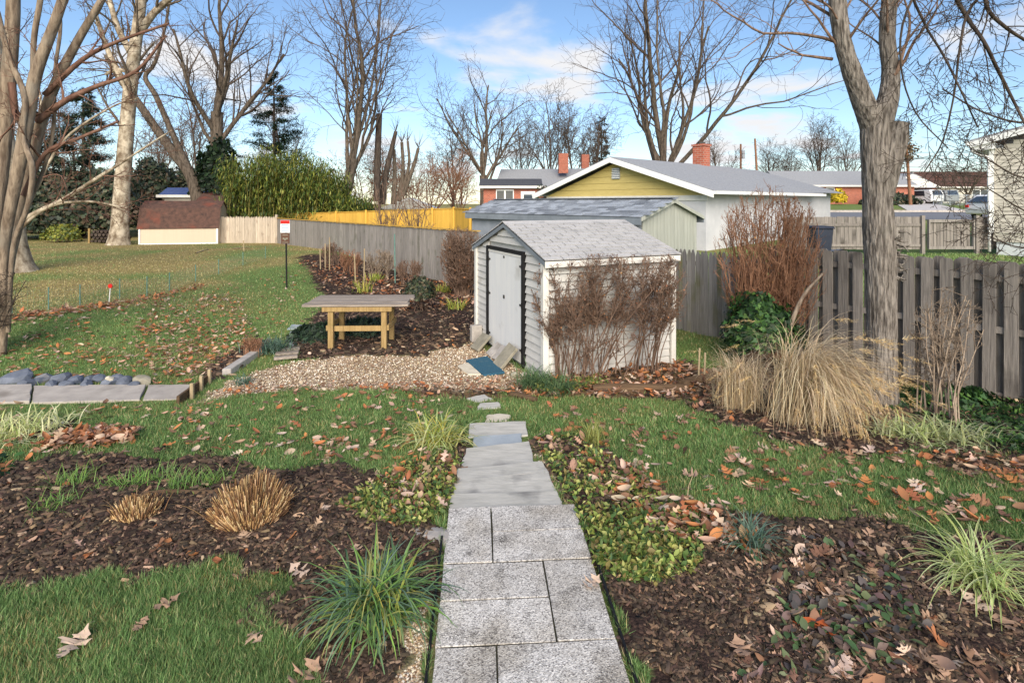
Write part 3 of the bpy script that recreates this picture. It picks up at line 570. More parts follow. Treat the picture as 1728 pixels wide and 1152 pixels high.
# yellow-stained privacy fence in the neighbour's yard
f5 = thing('privacy_fence', (-8, 32, -.1), 'bright yellow stained privacy fence beyond the grey board fence', 'fence')
ym = board_mesh(.145, 1.0, .02, MT['fence_yellow'])
for (a, b_, za, zb) in (((-15.2, 36), (-3.2, 30), 1.42, 1.86), ((-3.2, 30), (-1.2, 26), 1.86, 1.84)):
    L = math.dist(a, b_); n = int(L / .15); dd = Vector((b_[0] - a[0], b_[1] - a[1], 0)).normalized(); nr = Vector((-dd.y, dd.x, 0))
    for i in range(n):
        t_ = (i + .5) / n; p_ = lerp2(a, b_, t_); h = za + (zb - za) * t_ + .3
        inst('board', ym, f5, Matrix.Translation((p_.x, p_.y, -.3)) @ Matrix((dd, nr, ez)).transposed().to_4x4() @ Matrix.Scale(h, 4, (0, 0, 1)))
    MB().bar((a[0], a[1], za + .03), (b_[0], b_[1], zb + .03), .12, .04).build('cap_rail', MT['fence_yellow'], f5)
    for k in range(int(L / 2.4) + 1):
        p_ = lerp2(a, b_, k * 2.4 / L); h = za + (zb - za) * k * 2.4 / L; MB().box((p_.x, p_.y - .06, h / 2 - .1), (.1, .1, h + .42)).build('post', MT['fence_yellow'], f5)
# gate fence beside the beige house
f6 = thing('gate_fence', (12.5, 19.2, .4), 'grey wooden fence with framed gate beside the beige-sided house', 'fence')
hm = board_mesh(.13, 1.14, .02, MT['fence_dark'])
for (xa, xb) in ((9.6, 14.5), (16.3, 17.2)): boards(f6, (xa, 19.2), (xb, 19.2), int((xb - xa) / .14), hm, lambda t_: .56, 0, jit=.01)
for (xa, xb) in ((9.6, 14.35), (16.35, 17.2)):
    for c in (.7, 1.42): MB().bar((xa, 19.17, c), (xb, 19.17, c), .04, .09).build('rail', MT['fence_dark'], f6)
for x in (14.42, 16.32): MB().box((x, 19.15, 1.05), (.11, .11, 1.4)).build('post', MT['fence_dark'], f6)
gt = MB().bar((14.62, 19.12, .62), (16.18, 19.12, .62), .05, .1).bar((14.62, 19.12, 1.56), (16.18, 19.12, 1.56), .05, .1).bar((14.62, 19.121, .57), (14.62, 19.121, 1.61), .05, .09, (0, 1, 0)).bar((16.18, 19.121, .57), (16.18, 19.121, 1.61), .05, .09, (0, 1, 0)).build('gate', MT['fence_grey'], f6)
gbm = board_mesh(.1, .98, .02, MT['fence_dark'])
for i in range(12): inst('gate_board', gbm, gt, Matrix.Translation((14.75 + i * .118, 19.17, .6)))

# ------------------------------------------------------------------ slate-shingled outbuilding behind the white shed
nd = Vector((-.62, .785, 0)).normalized(); ngb = Vector((nd.y, -nd.x, 0)); ngb = ngb if ngb.x > 0 else -ngb      # long direction, gable direction
GO = Vector((3.05, 13.0, -.1)); GL, GW = 7.3, 2.45
def Gs(a, b_, z): return Vector((GO.x, GO.y, 0)) + nd * a + ngb * b_ + ez * z
ob = thing('outbuilding', Gs(GL / 2, GW / 2, -.1), 'long low outbuilding with blue-grey shingle roof right behind the white shed', 'shed')
ZE2, ZR2 = 1.84, 2.28
MB().prism([Gs(.03, .1, -.2), Gs(.03, GW - .1, -.2), Gs(.03, GW - .1, ZE2), Gs(.03, GW / 2, ZR2 - .05), Gs(.03, .1, ZE2)], nd * (GL - .06)).build('wall', MT['grey_wall'], ob)
nb = 16
for i in range(nb):                             # vertical boards of the gable end
    b0, b1 = .1 + (GW - .2) * i / nb, .1 + (GW - .2) * (i + 1) / nb - .008; zt = lambda b_: ZE2 + (ZR2 - .05 - ZE2) * (1 - abs(b_ - GW / 2) / (GW / 2))
    MB().prism([Gs(.02, b0, -.2), Gs(.02, b1, -.2), Gs(.02, b1, zt(b1)), Gs(.02, b0, zt(b0))], nd * -.025).build('gable_board', MT['grey_green'], ob)
for sgn in (0, 1):
    bb = (lambda b_: b_) if sgn == 0 else (lambda b_: GW - b_)
    MB().prism([Gs(-.1, bb(-.08), ZE2), Gs(-.1, bb(GW / 2), ZR2), Gs(-.1, bb(GW / 2), ZR2 + .02), Gs(-.1, bb(-.08), ZE2 + .02)], nd * (GL + .2)).build('roof_deck', MT['shingle_c'], ob)
    MB().prism([Gs(-.1, bb(-.1), ZE2 - .17), Gs(-.1, bb(-.07), ZE2 - .17), Gs(-.1, bb(-.07), ZE2 + .0), Gs(-.1, bb(-.1), ZE2 + .0)], nd * (GL + .2)).build('fascia', MT['slate_trim'], ob)
    MB().prism([Gs(-.1, bb(-.08), ZE2 - .08), Gs(-.1, bb(GW / 2), ZR2 - .08), Gs(-.1, bb(GW / 2), ZR2 + .01), Gs(-.1, bb(-.08), ZE2 + .01)], nd * -.025).build('rake_board', MT['grey_green'], ob)
    up = (Gs(0, bb(GW / 2), ZR2) - Gs(0, bb(-.08), ZE2)).normalized(); nn = nd.cross(up); nn = nn if nn.z > 0 else -nn
    sl = (Gs(0, bb(GW / 2), ZR2) - Gs(0, bb(-.08), ZE2)).length; ex = .145; tw = .32
    tm = [MB().box((0, ex * .6, 0), (tw - .02, ex * 1.25, .014)).mesh('shingle', MT['shingle_' + k]) for k in 'abc']
    if sgn == 0:
        for r_ in range(int(sl / ex) + 1):
            x = -.1 - (r_ % 2) * .1 + rnd.uniform(-.05, .05)
            while x < GL + .02:
                b0 = Gs(x + tw / 2, bb(-.08), ZE2) + up * (r_ * ex - .02) + nn * .032
                inst('shingle', rnd.choices(tm, (4, 5, 2))[0], ob, Matrix.Translation(b0) @ Matrix((nd, up, nn)).transposed().to_4x4() @ Matrix.Rotation(R(-2.6), 4, 'X')); x += tw
MB().bar(Gs(-.12, GW / 2, ZR2 + .045), Gs(GL + .12, GW / 2, ZR2 + .045), .26, .02).build('ridge_cap', MT['shingle_c'], ob)

# ------------------------------------------------------------------ neighbour's house with the olive gable
HG = Vector((-.66, .75, 0)).normalized(); HS = Vector((.75, .66, 0)).normalized(); HO = Vector((7.3, 20.0, 0)); HW, HL = 8.6, 9.6; HE, HR = 2.58, 4.05
def Hp(a, b_, z): return HO + HS * a + HG * b_ + ez * z        # a along the eave side, b across the gable
hs = thing('olive_gable_house', Hp(HL / 2, HW / 2, 0), 'single-storey white house with olive yellow gable boards and grey roof', 'house')
MB().prism([Hp(0, .2, -.4), Hp(0, HW - .2, -.4), Hp(0, HW - .2, HE - .05), Hp(0, .2, HE - .05)], HS * HL).build('wall', MT['white_brick'], hs)
zt = lambda b_: HE - .1 + (HR - HE - .05) * (1 - abs(b_ - HW / 2) / (HW / 2))
MB().prism([Hp(.03, .3, HE - .14), Hp(.03, HW - .3, HE - .14), Hp(.03, HW / 2, HR - .1)], HS * .1).build('gable_wall', MT['olive_board'], hs)
for i in range(5):
    z0 = HE - .1 + i * .275; z1 = z0 + .262; f = lambda z: max(.02, (1 - (z - HE + .08) / (HR - HE - .06)) * HW / 2 - .12)
    if f(z0) < .2: break
    MB().prism([Hp(.03, HW / 2 - f(z0), z0), Hp(.03, HW / 2 + f(z0), z0), Hp(.03, HW / 2 + f(z1), z1), Hp(.03, HW / 2 - f(z1), z1)], HS * -.045).build('gable_board', MT['olive_board'], hs)
MB().prism([Hp(.0, .12, HE - .3), Hp(.0, HW - .12, HE - .3), Hp(.0, HW - .12, HE - .1), Hp(.0, .12, HE - .1)], HS * -.05).build('frieze_board', MT['white_trim'], hs)
vt = MB().prism([Hp(-.02, HW / 2 - .2, 3.2), Hp(-.02, HW / 2 + .2, 3.2), Hp(-.02, HW / 2 + .2, 3.68), Hp(-.02, HW / 2 - .2, 3.68)], HS * -.04).build('gable_vent', MT['grey_wall'], hs)
for i in range(6): MB().bar(Hp(-.08, HW / 2 - .19, 3.25 + i * .075), Hp(-.08, HW / 2 + .19, 3.25 + i * .075), .05, .03).build('louvre', MT['metal_white'], vt)
OVH = .35
for sgn in (0, 1):
    bb = (lambda b_: b_) if sgn == 0 else (lambda b_: HW - b_)
    MB().prism([Hp(-.45, bb(-OVH), HE - .02), Hp(-.45, bb(HW / 2), HR), Hp(-.45, bb(HW / 2), HR + .09), Hp(-.45, bb(-OVH), HE + .07)], HS * (HL + .9)).build('roof', MT['roof_grey'], hs)
    MB().prism([Hp(-.45, bb(-OVH), HE - .2), Hp(-.45, bb(HW / 2), HR - .16), Hp(-.45, bb(HW / 2), HR + .05), Hp(-.45, bb(-OVH), HE + .03)], HS * -.04).build('rake_board', MT['metal_white'], hs)
    MB().bar(Hp(-.45, bb(-OVH - .06), HE - .02), Hp(HL + .45, bb(-OVH - .06), HE - .02), .12, .11).build('gutter', MT['metal_white'], hs)
ch = MB().box(Hp(7.1, HW / 2 + .1, 4.35), (.62, .62, 1.5), Matrix.Rotation(math.atan2(HS.y, HS.x), 3, 'Z')).build('chimney', MT['brick'], hs)
MB().box(Hp(7.1, HW / 2 + .1, 5.13), (.72, .72, .1), Matrix.Rotation(math.atan2(HS.y, HS.x), 3, 'Z')).build('chimney_cap', MT['brick'], ch); MB().box(Hp(7.1, HW / 2 + .1, 5.24), (.3, .3, .14)).build('flue', MT['iron'], ch)
# rear wing of the house
MB().prism([Hp(HL - .5, -.3, HE + .1), Hp(HL - .5, HW * .5, HR + .05), Hp(HL - .5, HW + .5, HE + .1)], HS * 4).build('wing_roof', MT['roof_grey'], hs)
MB().prism([Hp(HL - .3, .3, -.4), Hp(HL - .3, HW, -.4), Hp(HL - .3, HW, HE + .1), Hp(HL - .3, .3, HE + .1)], HS * 3.6).build('wing_wall', MT['white_brick'], hs)

# ------------------------------------------------------------------ beige-sided house at the right edge
rh = thing('beige_house', (20, 22, .4), 'two-storey beige clapboard house corner on pale foundation behind the fence gate', 'house')
RX, RY = 16.72, 19.0; RM = Matrix.Translation((RX, RY, 0)) @ Matrix.Rotation(math.atan2(-.75, .66), 4, 'Z') @ Matrix.Translation((-RX, -RY, 0))
MB().box((RX + 5.04, RY + 4.02, 2.4), (10, 8, 3.1)).build('wall', MT['beige_siding'], rh, m=RM)
MB().box((RX + 5.12, RY + 4.12, .78), (10, 8.1, .8)).build('foundation', MT['foundation'], rh, m=RM)
pmz = None
for i in range(25):
    z0 = 1.16 + i * .127; x1 = RX + 9.9; x0_ = RX + .07
    if z0 > 3.95: x0_ = RX + .07 + (z0 - 3.95) * 1.9
    MB().add([(x0_, RY - .015, z0), (x1, RY - .015, z0), (x1, RY + .004, z0 + .13), (x0_, RY + .004, z0 + .13), (x0_, RY + .03, z0), (x1, RY + .03, z0), (x1, RY + .03, z0 + .13), (x0_, RY + .03, z0 + .13)],
             ((0, 1, 2, 3), (0, 4, 5, 1), (1, 5, 6, 2), (2, 6, 7, 3), (3, 7, 4, 0))).build('siding_plank', MT['beige_siding'], rh, m=RM)
MB().box((RX, RY - .005, 2.6), (.13, .13, 2.9)).build('corner_trim', MT['metal_white'], rh, m=RM)
MB().prism([(RX - .55, RY - .35, 4.2), (RX + 10, RY - .35, 7.0), (RX + 10, RY - .35, 7.2), (RX - .55, RY - .35, 4.4)], (0, 9, 0)).build('roof', MT['roof_grey'], rh, m=RM)
MB().prism([(RX - .5, RY - .3, 4.02), (RX + .1, RY - .3, 4.05), (RX + .1, RY - .3, 4.3), (RX - .5, RY - .3, 4.2)], (0, 9, 0)).build('soffit', MT['metal_white'], rh, m=RM)
MB().prism([(RX - .55, RY - .39, 4.12), (RX + 10, RY - .39, 6.92), (RX + 10, RY - .39, 7.12), (RX - .55, RY - .39, 4.32)], (0, .04, 0)).build('rake_board', MT['metal_white'], rh, m=RM)
MB().bar((RX - .6, RY - .4, 4.28), (RX - .6, RY + 8.6, 4.28), .12, .13).build('gutter', MT['metal_white'], rh, m=RM)
MB().tube([(RX - .55, RY - .2, 4.2), (RX - .5, RY - .2, 4.0), (RX - .3, RY - .16, 3.86), (RX - .1, RY - .12, 3.8), (RX - .07, RY - .12, 3.6), (RX - .05, RY - .1, 1.2), (RX - .05, RY - .1, .5)], .045, 8).build('downspout', MT['metal_white'], rh, smooth=True, m=RM)

# ------------------------------------------------------------------ far houses
def house(name, label, X, Y, rz, w_, d_, z0, eave, ridge, wallm, roofm, wins=(), doors=(), chim=(), gable_front=False, trim='white_trim', cat='house'):
    h = thing(name, (X, Y, z0), label, cat, 'houses beyond the yard', rz); M4 = WM[h.name]
    P = lambda x, y, z: M4 @ Vector((x, y, z))
    MB().prism([P(-w_/2, -d_/2, -.5), P(w_/2, -d_/2, -.5), P(w_/2, -d_/2, eave), P(-w_/2, -d_/2, eave)], P(0, 1, 0) * d_ - P(0, 0, 0) * d_).build('wall', wallm, h)
    o = .4; ydir = P(0, 1, 0) - P(0, 0, 0); xdir = P(1, 0, 0) - P(0, 0, 0)
    if gable_front:
        MB().prism([P(-w_/2 - o, -d_/2 - o, eave - .1), P(w_/2 + o, -d_/2 - o, eave - .1), P(0, -d_/2 - o, ridge)], ydir * (d_ + 2 * o)).build('roof', roofm, h)
        MB().prism([P(-w_/2 - o * .6, -d_/2 - o - .03, eave - .02), P(w_/2 + o * .6, -d_/2 - o - .03, eave - .02), P(0, -d_/2 - o - .03, ridge - .2)], ydir * .02).build('gable_wall', MT[trim], h)
    else:
        MB().prism([P(-w_/2 - o, -d_/2 - o, eave - .1), P(-w_/2 - o, 0, ridge), P(-w_/2 - o, d_/2 + o, eave - .1)], xdir * (w_ + 2 * o)).build('roof', roofm, h)
        MB().bar(P(-w_/2 - o, -d_/2 - o - .03, eave - .1), P(w_/2 + o, -d_/2 - o - .03, eave - .1), .1, .2).build('fascia', MT[trim], h)
    for (x, z, ww, hh) in wins:
        f = MB().box((0, 0, 0), (ww, .1, hh)).build('window', MT['metal_white'], h, m=M4 @ Matrix.Translation((x, -d_/2 - .03, z)))
        k = 2 if ww > 1.0 else 1
        for i in range(k): MB().box((0, 0, 0), (ww / k - .14, .04, hh - .18)).build('pane', MT['glass'], f, m=M4 @ Matrix.Translation((x - ww/2 + ww / k * (i + .5), -d_/2 - .08, z)))
    for (x, ww, hh) in doors:
        f = MB().box((0, 0, 0), (ww + .2, .1, hh + .1)).build('door', MT['metal_white'], h, m=M4 @ Matrix.Translation((x, -d_/2 - .03, hh / 2)))
        MB().box((0, 0, 0), (ww - .25, .04, hh * .7)).build('pane', MT['glass'], f, m=M4 @ Matrix.Translation((x, -d_/2 - .08, hh * .55)))
    for (x, y, z, s_) in chim: MB().box(P(x, y, z), (s_, s_, 2.0)).build('chimney', MT['brick'], h)
    return h
house('brick_cottage', 'red brick cottage with white-framed window and door, left of the olive gable', px(862, 345, 46).x, 48, 0, 4.6, 4, 1.0, 2.6, 3.3, MT['brick'], MT['roof_dark'], wins=((-.5, 1.5, 1.5, 1.6),), doors=((1.45, 1.0, 2.1),))
house('white_roof_house', 'house with pale roof and brick chimney behind the red brick cottage', px(950, 345, 55).x, 58, R(-8), 12, 8, 1.2, 2.6, 4.6, MT['brick'], MT['roof_grey'], chim=((.4, -2.2, 5.0, .95), (2.6, 1.5, 5.2, .8)))
house('white_garage', 'small white gabled garage beyond the yellow fence', px(690, 345, 55).x, 56, R(6), 5, 5, -.2, 1.9, 2.9, MT['cream'], MT['metal_white'], wins=((0, .7, 1.8, .9),), gable_front=True)
house('red_brick_ranch', 'red brick ranch house across the street, behind the yellow shrub', px(1435, 345, 64).x, 68, R(0), 15, 8, 1.95, 2.3, 4.2, MT['brick'], MT['roof_grey'], wins=((-4.6, 1.4, 2.2, 1.2), (3.1, 1.35, 2.6, 1.5), (-2.4, 1.4, 1.0, 1.2)))
h = house('carport_house', 'house with white-gabled brick carport across the street', px(1562, 345, 66).x, 72, R(0), 6.6, 7, 1.85, 2.3, 4.1, MT['brick'], MT['roof_grey'], gable_front=True)
MB().prism([WM[h.name] @ Vector(p_) for p_ in ((-2.7, -3.57, .1), (2.7, -3.57, .1), (2.7, -3.57, 2.1), (-2.7, -3.57, 2.1))], (0, .05, 0)).build('carport_shade', MT['black'], h)  # flat black panel on the wall, painting the shade inside the carport
house('white_ranch', 'white ranch house with dark brown roof beyond the carport', px(1648, 340, 80).x, 86, R(0), 17, 8, 1.9, 2.7, 5.2, MT['cream'], MT['roof_brown'], wins=((-6.2, 1.5, 1.6, 1.4), (-3.2, 1.5, 2, 1.4), (2.2, 1.4, 2.4, 1.8), (5.5, 1.4, 2.4, 1.8)))
house('grey_roof_house', 'house with dark grey roof behind the carport house', px(1545, 340, 90).x, 100, R(0), 9, 8, 2.0, 2.8, 5.4, MT['cream'], MT['roof_dark'])
# barn-roofed shed on the far left lawn and its neighbours
def gambrel(name, label, X, Y, rz, w_, d_, z0, hw_, hr_, wm, rm, trim):
    h = thing(name, (X, Y, z0), label, 'shed', 'sheds at the far left', rz); M4 = WM[h.name]; P = lambda x, y, z: M4 @ Vector((x, y, z)); xd = P(1, 0, 0) - P(0, 0, 0)
    prof = [(-d_/2, 0), (-d_/2, hw_), (-d_ * .36, hw_ + (hr_ - hw_) * .72), (0, hr_), (d_ * .36, hw_ + (hr_ - hw_) * .72), (d_/2, hw_), (d_/2, 0)]
    MB().prism([P(-w_/2, y, z) for y, z in prof], xd * w_).build('wall', wm, h)
    rp = [(-d_/2 - .06, hw_ - .05)] + prof[2:5] + [(d_/2 + .06, hw_ - .05)]
    out = [(y * 1.0, z + .05) for y, z in rp]
    MB().prism([P(-w_/2 - .08, y, z) for y, z in out + rp[::-1]], xd * (w_ + .16)).build('roof', rm, h)
    for x in (-w_/2 + .04, w_/2 - .04): MB().bar(P(x, -d_/2 - .01, 0), P(x, -d_/2 - .01, hw_), .1, .04, (0, 1, 0)).build('corner_trim', MT['metal_white'], h)
    MB().bar(P(-w_/2, -d_/2 - .012, .05), P(w_/2, -d_/2 - .012, .05), .03, .1).build('sill_board', MT['metal_white'], h)
    return h
gambrel('barn_shed', 'tan shed with brown barn roof beside the sycamore', -19.9, 33.2, R(15), 4.15, 2.3, -.28, 1.0, 2.55, MT['tan_wall'], MT['roof_brown'], None)
house('brown_roof_shed', 'shed with low dark brown roof behind the barn-roofed shed', -19.0, 40.5, R(6), 6.5, 4, 0, 2.0, 3.0, MT['fence_dark'], MT['roof_brown'], cat='shed')
house('blue_roof_shed', 'pale shed with blue roof above the barn-roofed shed', -25.4, 44, R(10), 3.6, 3, 1.2, 1.6, 2.2, MT['cream'], MT['roof_blue'], cat='shed')
# ------------------------------------------------------------------ trees
def nrm_(v): return v / (np.linalg.norm(v) + 1e-9)
class Tree:
    def __init__(s, seed, max_lev=4, split=1, n=(7, 6, 5, 4), ang=(40, 42, 45, 50), lr=(.62, .55, .5, .45), trop=(.05, .04, .03, .02, .01), wob=(.07, .10, .14, .18, .2), seg=(.6, .5, .4, .3, .25), rr=.62, minr=.004, tmin=.3, sides=(10, 7, 5, 3, 3), tap=.35):
        s.g = np.random.default_rng(seed); s.max, s.split, s.n, s.ang, s.lr, s.trop, s.wob, s.seg, s.rr, s.minr, s.tmin, s.sides, s.tap = max_lev, split, n, ang, lr, trop, wob, seg, rr, minr, tmin, sides, tap
        s.trunk, s.twig = Tubes(), Tubes(); s.tips = []
    def emit(s, P, r, lev, sides=None): (s.trunk if lev <= s.split else s.twig).add(P, r, sides or s.sides[min(lev, len(s.sides) - 1)])
    def kids(s, P, r, lev, L, n=None, tmin=None, up=0.):
        if lev >= s.max: s.tips.append(P[-1]); return
        g = s.g; n = n if n is not None else max(1, int(s.n[lev] * g.uniform(.75, 1.25))); tm = s.tmin if tmin is None else tmin; az = g.uniform(0, 6.28)
        for k in range(n):
            t_ = tm + (1 - tm) * (k + g.uniform(.2, .9)) / n; f = t_ * (len(P) - 1); i = min(int(f), len(P) - 2); p_ = P[i] + (P[i + 1] - P[i]) * (f - i); rad = r[i] + (r[i + 1] - r[i]) * (f - i)
            d = nrm_(P[i + 1] - P[i]); az += 2.4 + g.uniform(-.4, .4); u = nrm_(np.cross(d, [.3, .2, 1.] if abs(d[2]) < .9 else [1., .1, 0])); v = np.cross(d, u)
            a = R(s.ang[lev] * g.uniform(.75, 1.25)) * (1.1 - .35 * t_); nd_ = d * math.cos(a) + (u * math.cos(az) + v * math.sin(az)) * math.sin(a); nd_[2] += up
            s.grow(p_, nrm_(nd_), L * s.lr[lev] * g.uniform(.7, 1.15) * (1.12 - .45 * t_), max(rad * s.rr * g.uniform(.75, 1.05), s.minr), lev + 1)
    def grow(s, p_, d, L, r, lev):
        g = s.g; q = min(lev, len(s.seg) - 1); m = max(3, min(14, int(L / s.seg[q]) + 1)); P = [p_]
        for i in range(m): d = nrm_(d + g.normal(0, s.wob[q], 3) + np.array([0, 0, s.trop[q]])); P.append(P[-1] + d * L / m)
        P = np.array(P); rr = np.linspace(r, max(r * s.tap, s.minr * .7), m + 1); s.emit(P, rr, lev); s.kids(P, rr, lev, L)
    def build(s, name, loc, label, barkm, twigm=None, group=None, cat='tree'):
        t_ = thing(name, loc, label, cat, group)
        if s.trunk.V: s.trunk.build('trunk', barkm, t_)
        if s.twig.V: s.twig.build('crown', twigm or barkm, t_)
        return t_
def smooth_path(pts, rad, k=5):                 # Catmull-Rom through the given points
    P = np.array([tuple(p_) for p_ in pts], float); r = np.array(rad, float); E = np.vstack([2 * P[0] - P[1], P, 2 * P[-1] - P[-2]]); o, q = [], []
    for i in range(len(P) - 1):
        for j in range(k):
            t_ = j / k; a, b_, c, d = E[i:i + 4]; o.append(.5 * (2 * b_ + (c - a) * t_ + (2 * a - 5 * b_ + 4 * c - d) * t_ ** 2 + (3 * b_ - a - 3 * c + d) * t_ ** 3)); q.append(r[i] + (r[i + 1] - r[i]) * t_)
    o.append(P[-1]); q.append(r[-1]); return np.array(o), np.array(q)
PROTO = []
def far_tree(name, label, x, Y, z0, k, scale, rz, group='bare trees beyond the fences'):     # a copy of an earlier bare tree that shares its meshes
    X = (x - 864) * Y / FPX; t_ = thing(name, (X, Y, z0), label, 'tree', group); src = PROTO[k % len(PROTO)]; o0 = src.location
    M_ = Matrix.Translation((X, Y, z0)) @ Matrix.Rotation(rz, 4, 'Z') @ Matrix.Scale(scale, 4) @ Matrix.Translation(-Vector(o0))
    for c in src.children: inst(c.name.split('.')[0], c.data, t_, M_)
    return t_
def vase(name, label, x, Y, z0, th, r, limbs, L, spread, seed, barkm, twigm=None, lean=0, group='bare trees beyond the fences', n=(7, 8, 6, 5), lev=4, minr=.012, droop=.05, straight=False, wob=None):
    X = (x - 864) * Y / FPX; g = np.random.default_rng(seed)
    T = Tree(seed, max_lev=lev, split=1, n=n, ang=(36, 38, 44, 50), lr=(.6, .6, .56, .55), trop=(.05, droop, droop * .6, .01, .0), minr=minr, tmin=.22, seg=(1.0, .8, .6, .5, .4), wob=wob or (.05, .08, .13, .18, .2))
    base = np.array([X, Y, z0]); top = base + np.array([lean * th, 0, th])
    P, rr = smooth_path([base - [0, 0, .3], base + [0, 0, .25], base * .5 + top * .5 + [g.uniform(-.15, .15), 0, 0], top], [r * 1.5, r * 1.15, r * .92, r * .85]); T.emit(P, rr, 0, 12)
    for k in range(limbs):
        a = 2 * np.pi * k / limbs + g.uniform(-.4, .4); s_ = R(spread * g.uniform(.35, 1.15)); d = np.array([math.cos(a) * math.sin(s_) + lean * .5, math.sin(a) * math.sin(s_), math.cos(s_)])
        p_ = P[-1 - int(g.uniform(0, 5))]
        T.grow(p_, nrm_(d), L * g.uniform(.75, 1.1), r * g.uniform(.28, .42), 1)
    if straight: T.grow(P[-1], np.array([lean, 0, 1.]), L * 1.05, r * .5, 1)
    return T.build(name, (X, Y, z0), label, barkm, twigm, group)
# --- forked tree at the right: explicit trunk, limbs, a sawn stub, ivy-free bark
TY = 6.75
def tp(x, y, dy=0): return px(x, y, TY + dy)
T = Tree(21, max_lev=4, split=1, n=(8, 6, 5, 4), ang=(60, 45, 45, 45), lr=(.5, .55, .5, .45), trop=(0, .06, .02, 0, 0), minr=.004, seg=(.3, .2, .15, .12, .1), wob=(.04, .1, .14, .16, .16))
W_ = TY / FPX; bark_tubes = []
trunk_pts = [(1489, 720, 47), (1489, 695, 42), (1488, 655, 35), (1488, 580, 32), (1487, 500, 32), (1485, 420, 35), (1483, 380, 35), (1480, 330, 31), (1478, 270, 31), (1478, 215, 34), (1478, 178, 32)]
P, rr = smooth_path([tp(a, b_) for a, b_, c in trunk_pts], [c * .67 * W_ for a, b_, c in trunk_pts], 6); bark_tubes.append((P, rr))
for pts, lev in (([(1474, 215, 28, 0), (1452, 160, 24, -.05), (1432, 105, 20, -.1), (1420, 60, 18, -.12), (1413, 0, 19, -.12), (1410, -90, 16, -.1), (1420, -200, 12, 0)], 0),
                 ([(1484, 215, 28, 0), (1499, 165, 23, .05), (1503, 120, 19, .1), (1497, 70, 17, .12), (1500, 10, 17, .12), (1506, -60, 16, .1), (1500, -200, 12, 0)], 0)):
    P, rr = smooth_path([tp(a, b_, d) for a, b_, c, d in pts], [c * .68 * W_ for a, b_, c, d in pts], 5); bark_tubes.append((P, rr))
    T.kids(P, rr * .34, 1, 2.2, n=13, tmin=.35, up=.25)
for (sx, sy, ex_, ey, L) in ((1408, 70, -1, .25, 1.7), (1418, 35, -.9, .6, 1.5), (1405, 100, -1, -.1, .8), (1512, 125, .5, 1, 1.6), (1508, 128, .8, .9, 1.4), (1425, 20, -.4, 1, 1.2)):
    T.grow(np.array(tp(sx, sy)), nrm_(np.array([ex_, .1, ey])), L, .022, 2)
fork = T.build('forked_tree', tp(1489, 695), 'large forked tree with rough grey bark and a sawn-off limb in front of the fence', MT['bark_oak'], MT['twig_brown'])
sp_, sr = smooth_path([tp(1488, 330, -.02), tp(1500, 275, -.04), tp(1510, 236, -.05), tp(1515, 208, -.05)], [17 * W_, 19 * W_, 19 * W_, 16 * W_], 5)
def ridged(P, rr, n, k, seed, name):            # trunk with furrowed bark as relief
    t_ = np.linspace(0, len(P) - 1, k); i = np.minimum(t_.astype(int), len(P) - 2); f = (t_ - i)[:, None]; Q = P[i] * (1 - f) + P[i + 1] * f; r = rr[i] * (1 - f[:, 0]) + rr[i + 1] * f[:, 0]
    V, F = tube_np(Q, r, n); V = V.reshape(k, n, 3); a = np.arange(n) / n * 2 * np.pi * 1.0; L_ = np.concatenate([[0], np.cumsum(np.linalg.norm(np.diff(Q, axis=0), axis=1))])
    A, B = np.meshgrid(np.arange(n), L_); A = A / n * 60; w_ = (vnoise(B, A * .3, .3, seed) - .5) * 1.6; d = 1 - 2 * np.abs((vnoise(A + w_, B * 6, 1.0, seed + 1)) - .5); d = d + .5 * vnoise(A * 2 + w_, B * 18, 1.0, seed + 2); d[:, -1] = d[:, 0]
    lump = (vnoise(B, np.cos(A / 60 * 6.283) * .6 + np.sin(A / 60 * 6.283) * .7 + 3, .45, seed + 3) - .5) * .06
    V = Q[:, None] + (V - Q[:, None]) * (1 + lump + (d - .8) * .011 / np.maximum(r, .05)[:, None])[..., None]
    o = bpy.data.objects.new(name, np_mesh(name, V.reshape(-1, 3), F, MT['bark_oak'], None, True)); COL.objects.link(o); adopt(o, fork)
ridged(*bark_tubes[0], 130, 260, 1, 'trunk')
for k, (P, rr) in enumerate(bark_tubes[1:]): ridged(P, rr, 80, 180, 5 + k, 'limb')
ridged(sp_, sr, 70, 60, 9, 'sawn_limb')
dv = Vector(sp_[-1] - sp_[-2]).normalized(); ax_ = dv.cross(ez).normalized(); ay_ = ax_.cross(dv)
MB().add([Vector(sp_[-1]) + dv * .004 + (ax_ * math.cos(a) + ay_ * math.sin(a)) * float(sr[-1]) * 1.03 for a in np.linspace(0, 2 * np.pi, 18, False)], [tuple(range(18))]).build('cut_face', MT['cutwood'], fork)
g_ = np.random.default_rng(5); bs = Tubes()     # burl with dead shoots on the trunk
for k in range(26):
    d = nrm_(np.array([1, -.5, g_.uniform(-.4, .5)]) + g_.normal(0, .4, 3)); q = np.array(tp(1510 + g_.uniform(-6, 8), 430 + g_.uniform(-40, 40), -.12)); bs.add(np.array([q, q + d * g_.uniform(.05, .1), q + d * .12 + [0, 0, g_.uniform(-.04, .06)]]), [.02, .01, .004], 5)
bs.build('dead_shoots', MT['bark_oak'], fork)
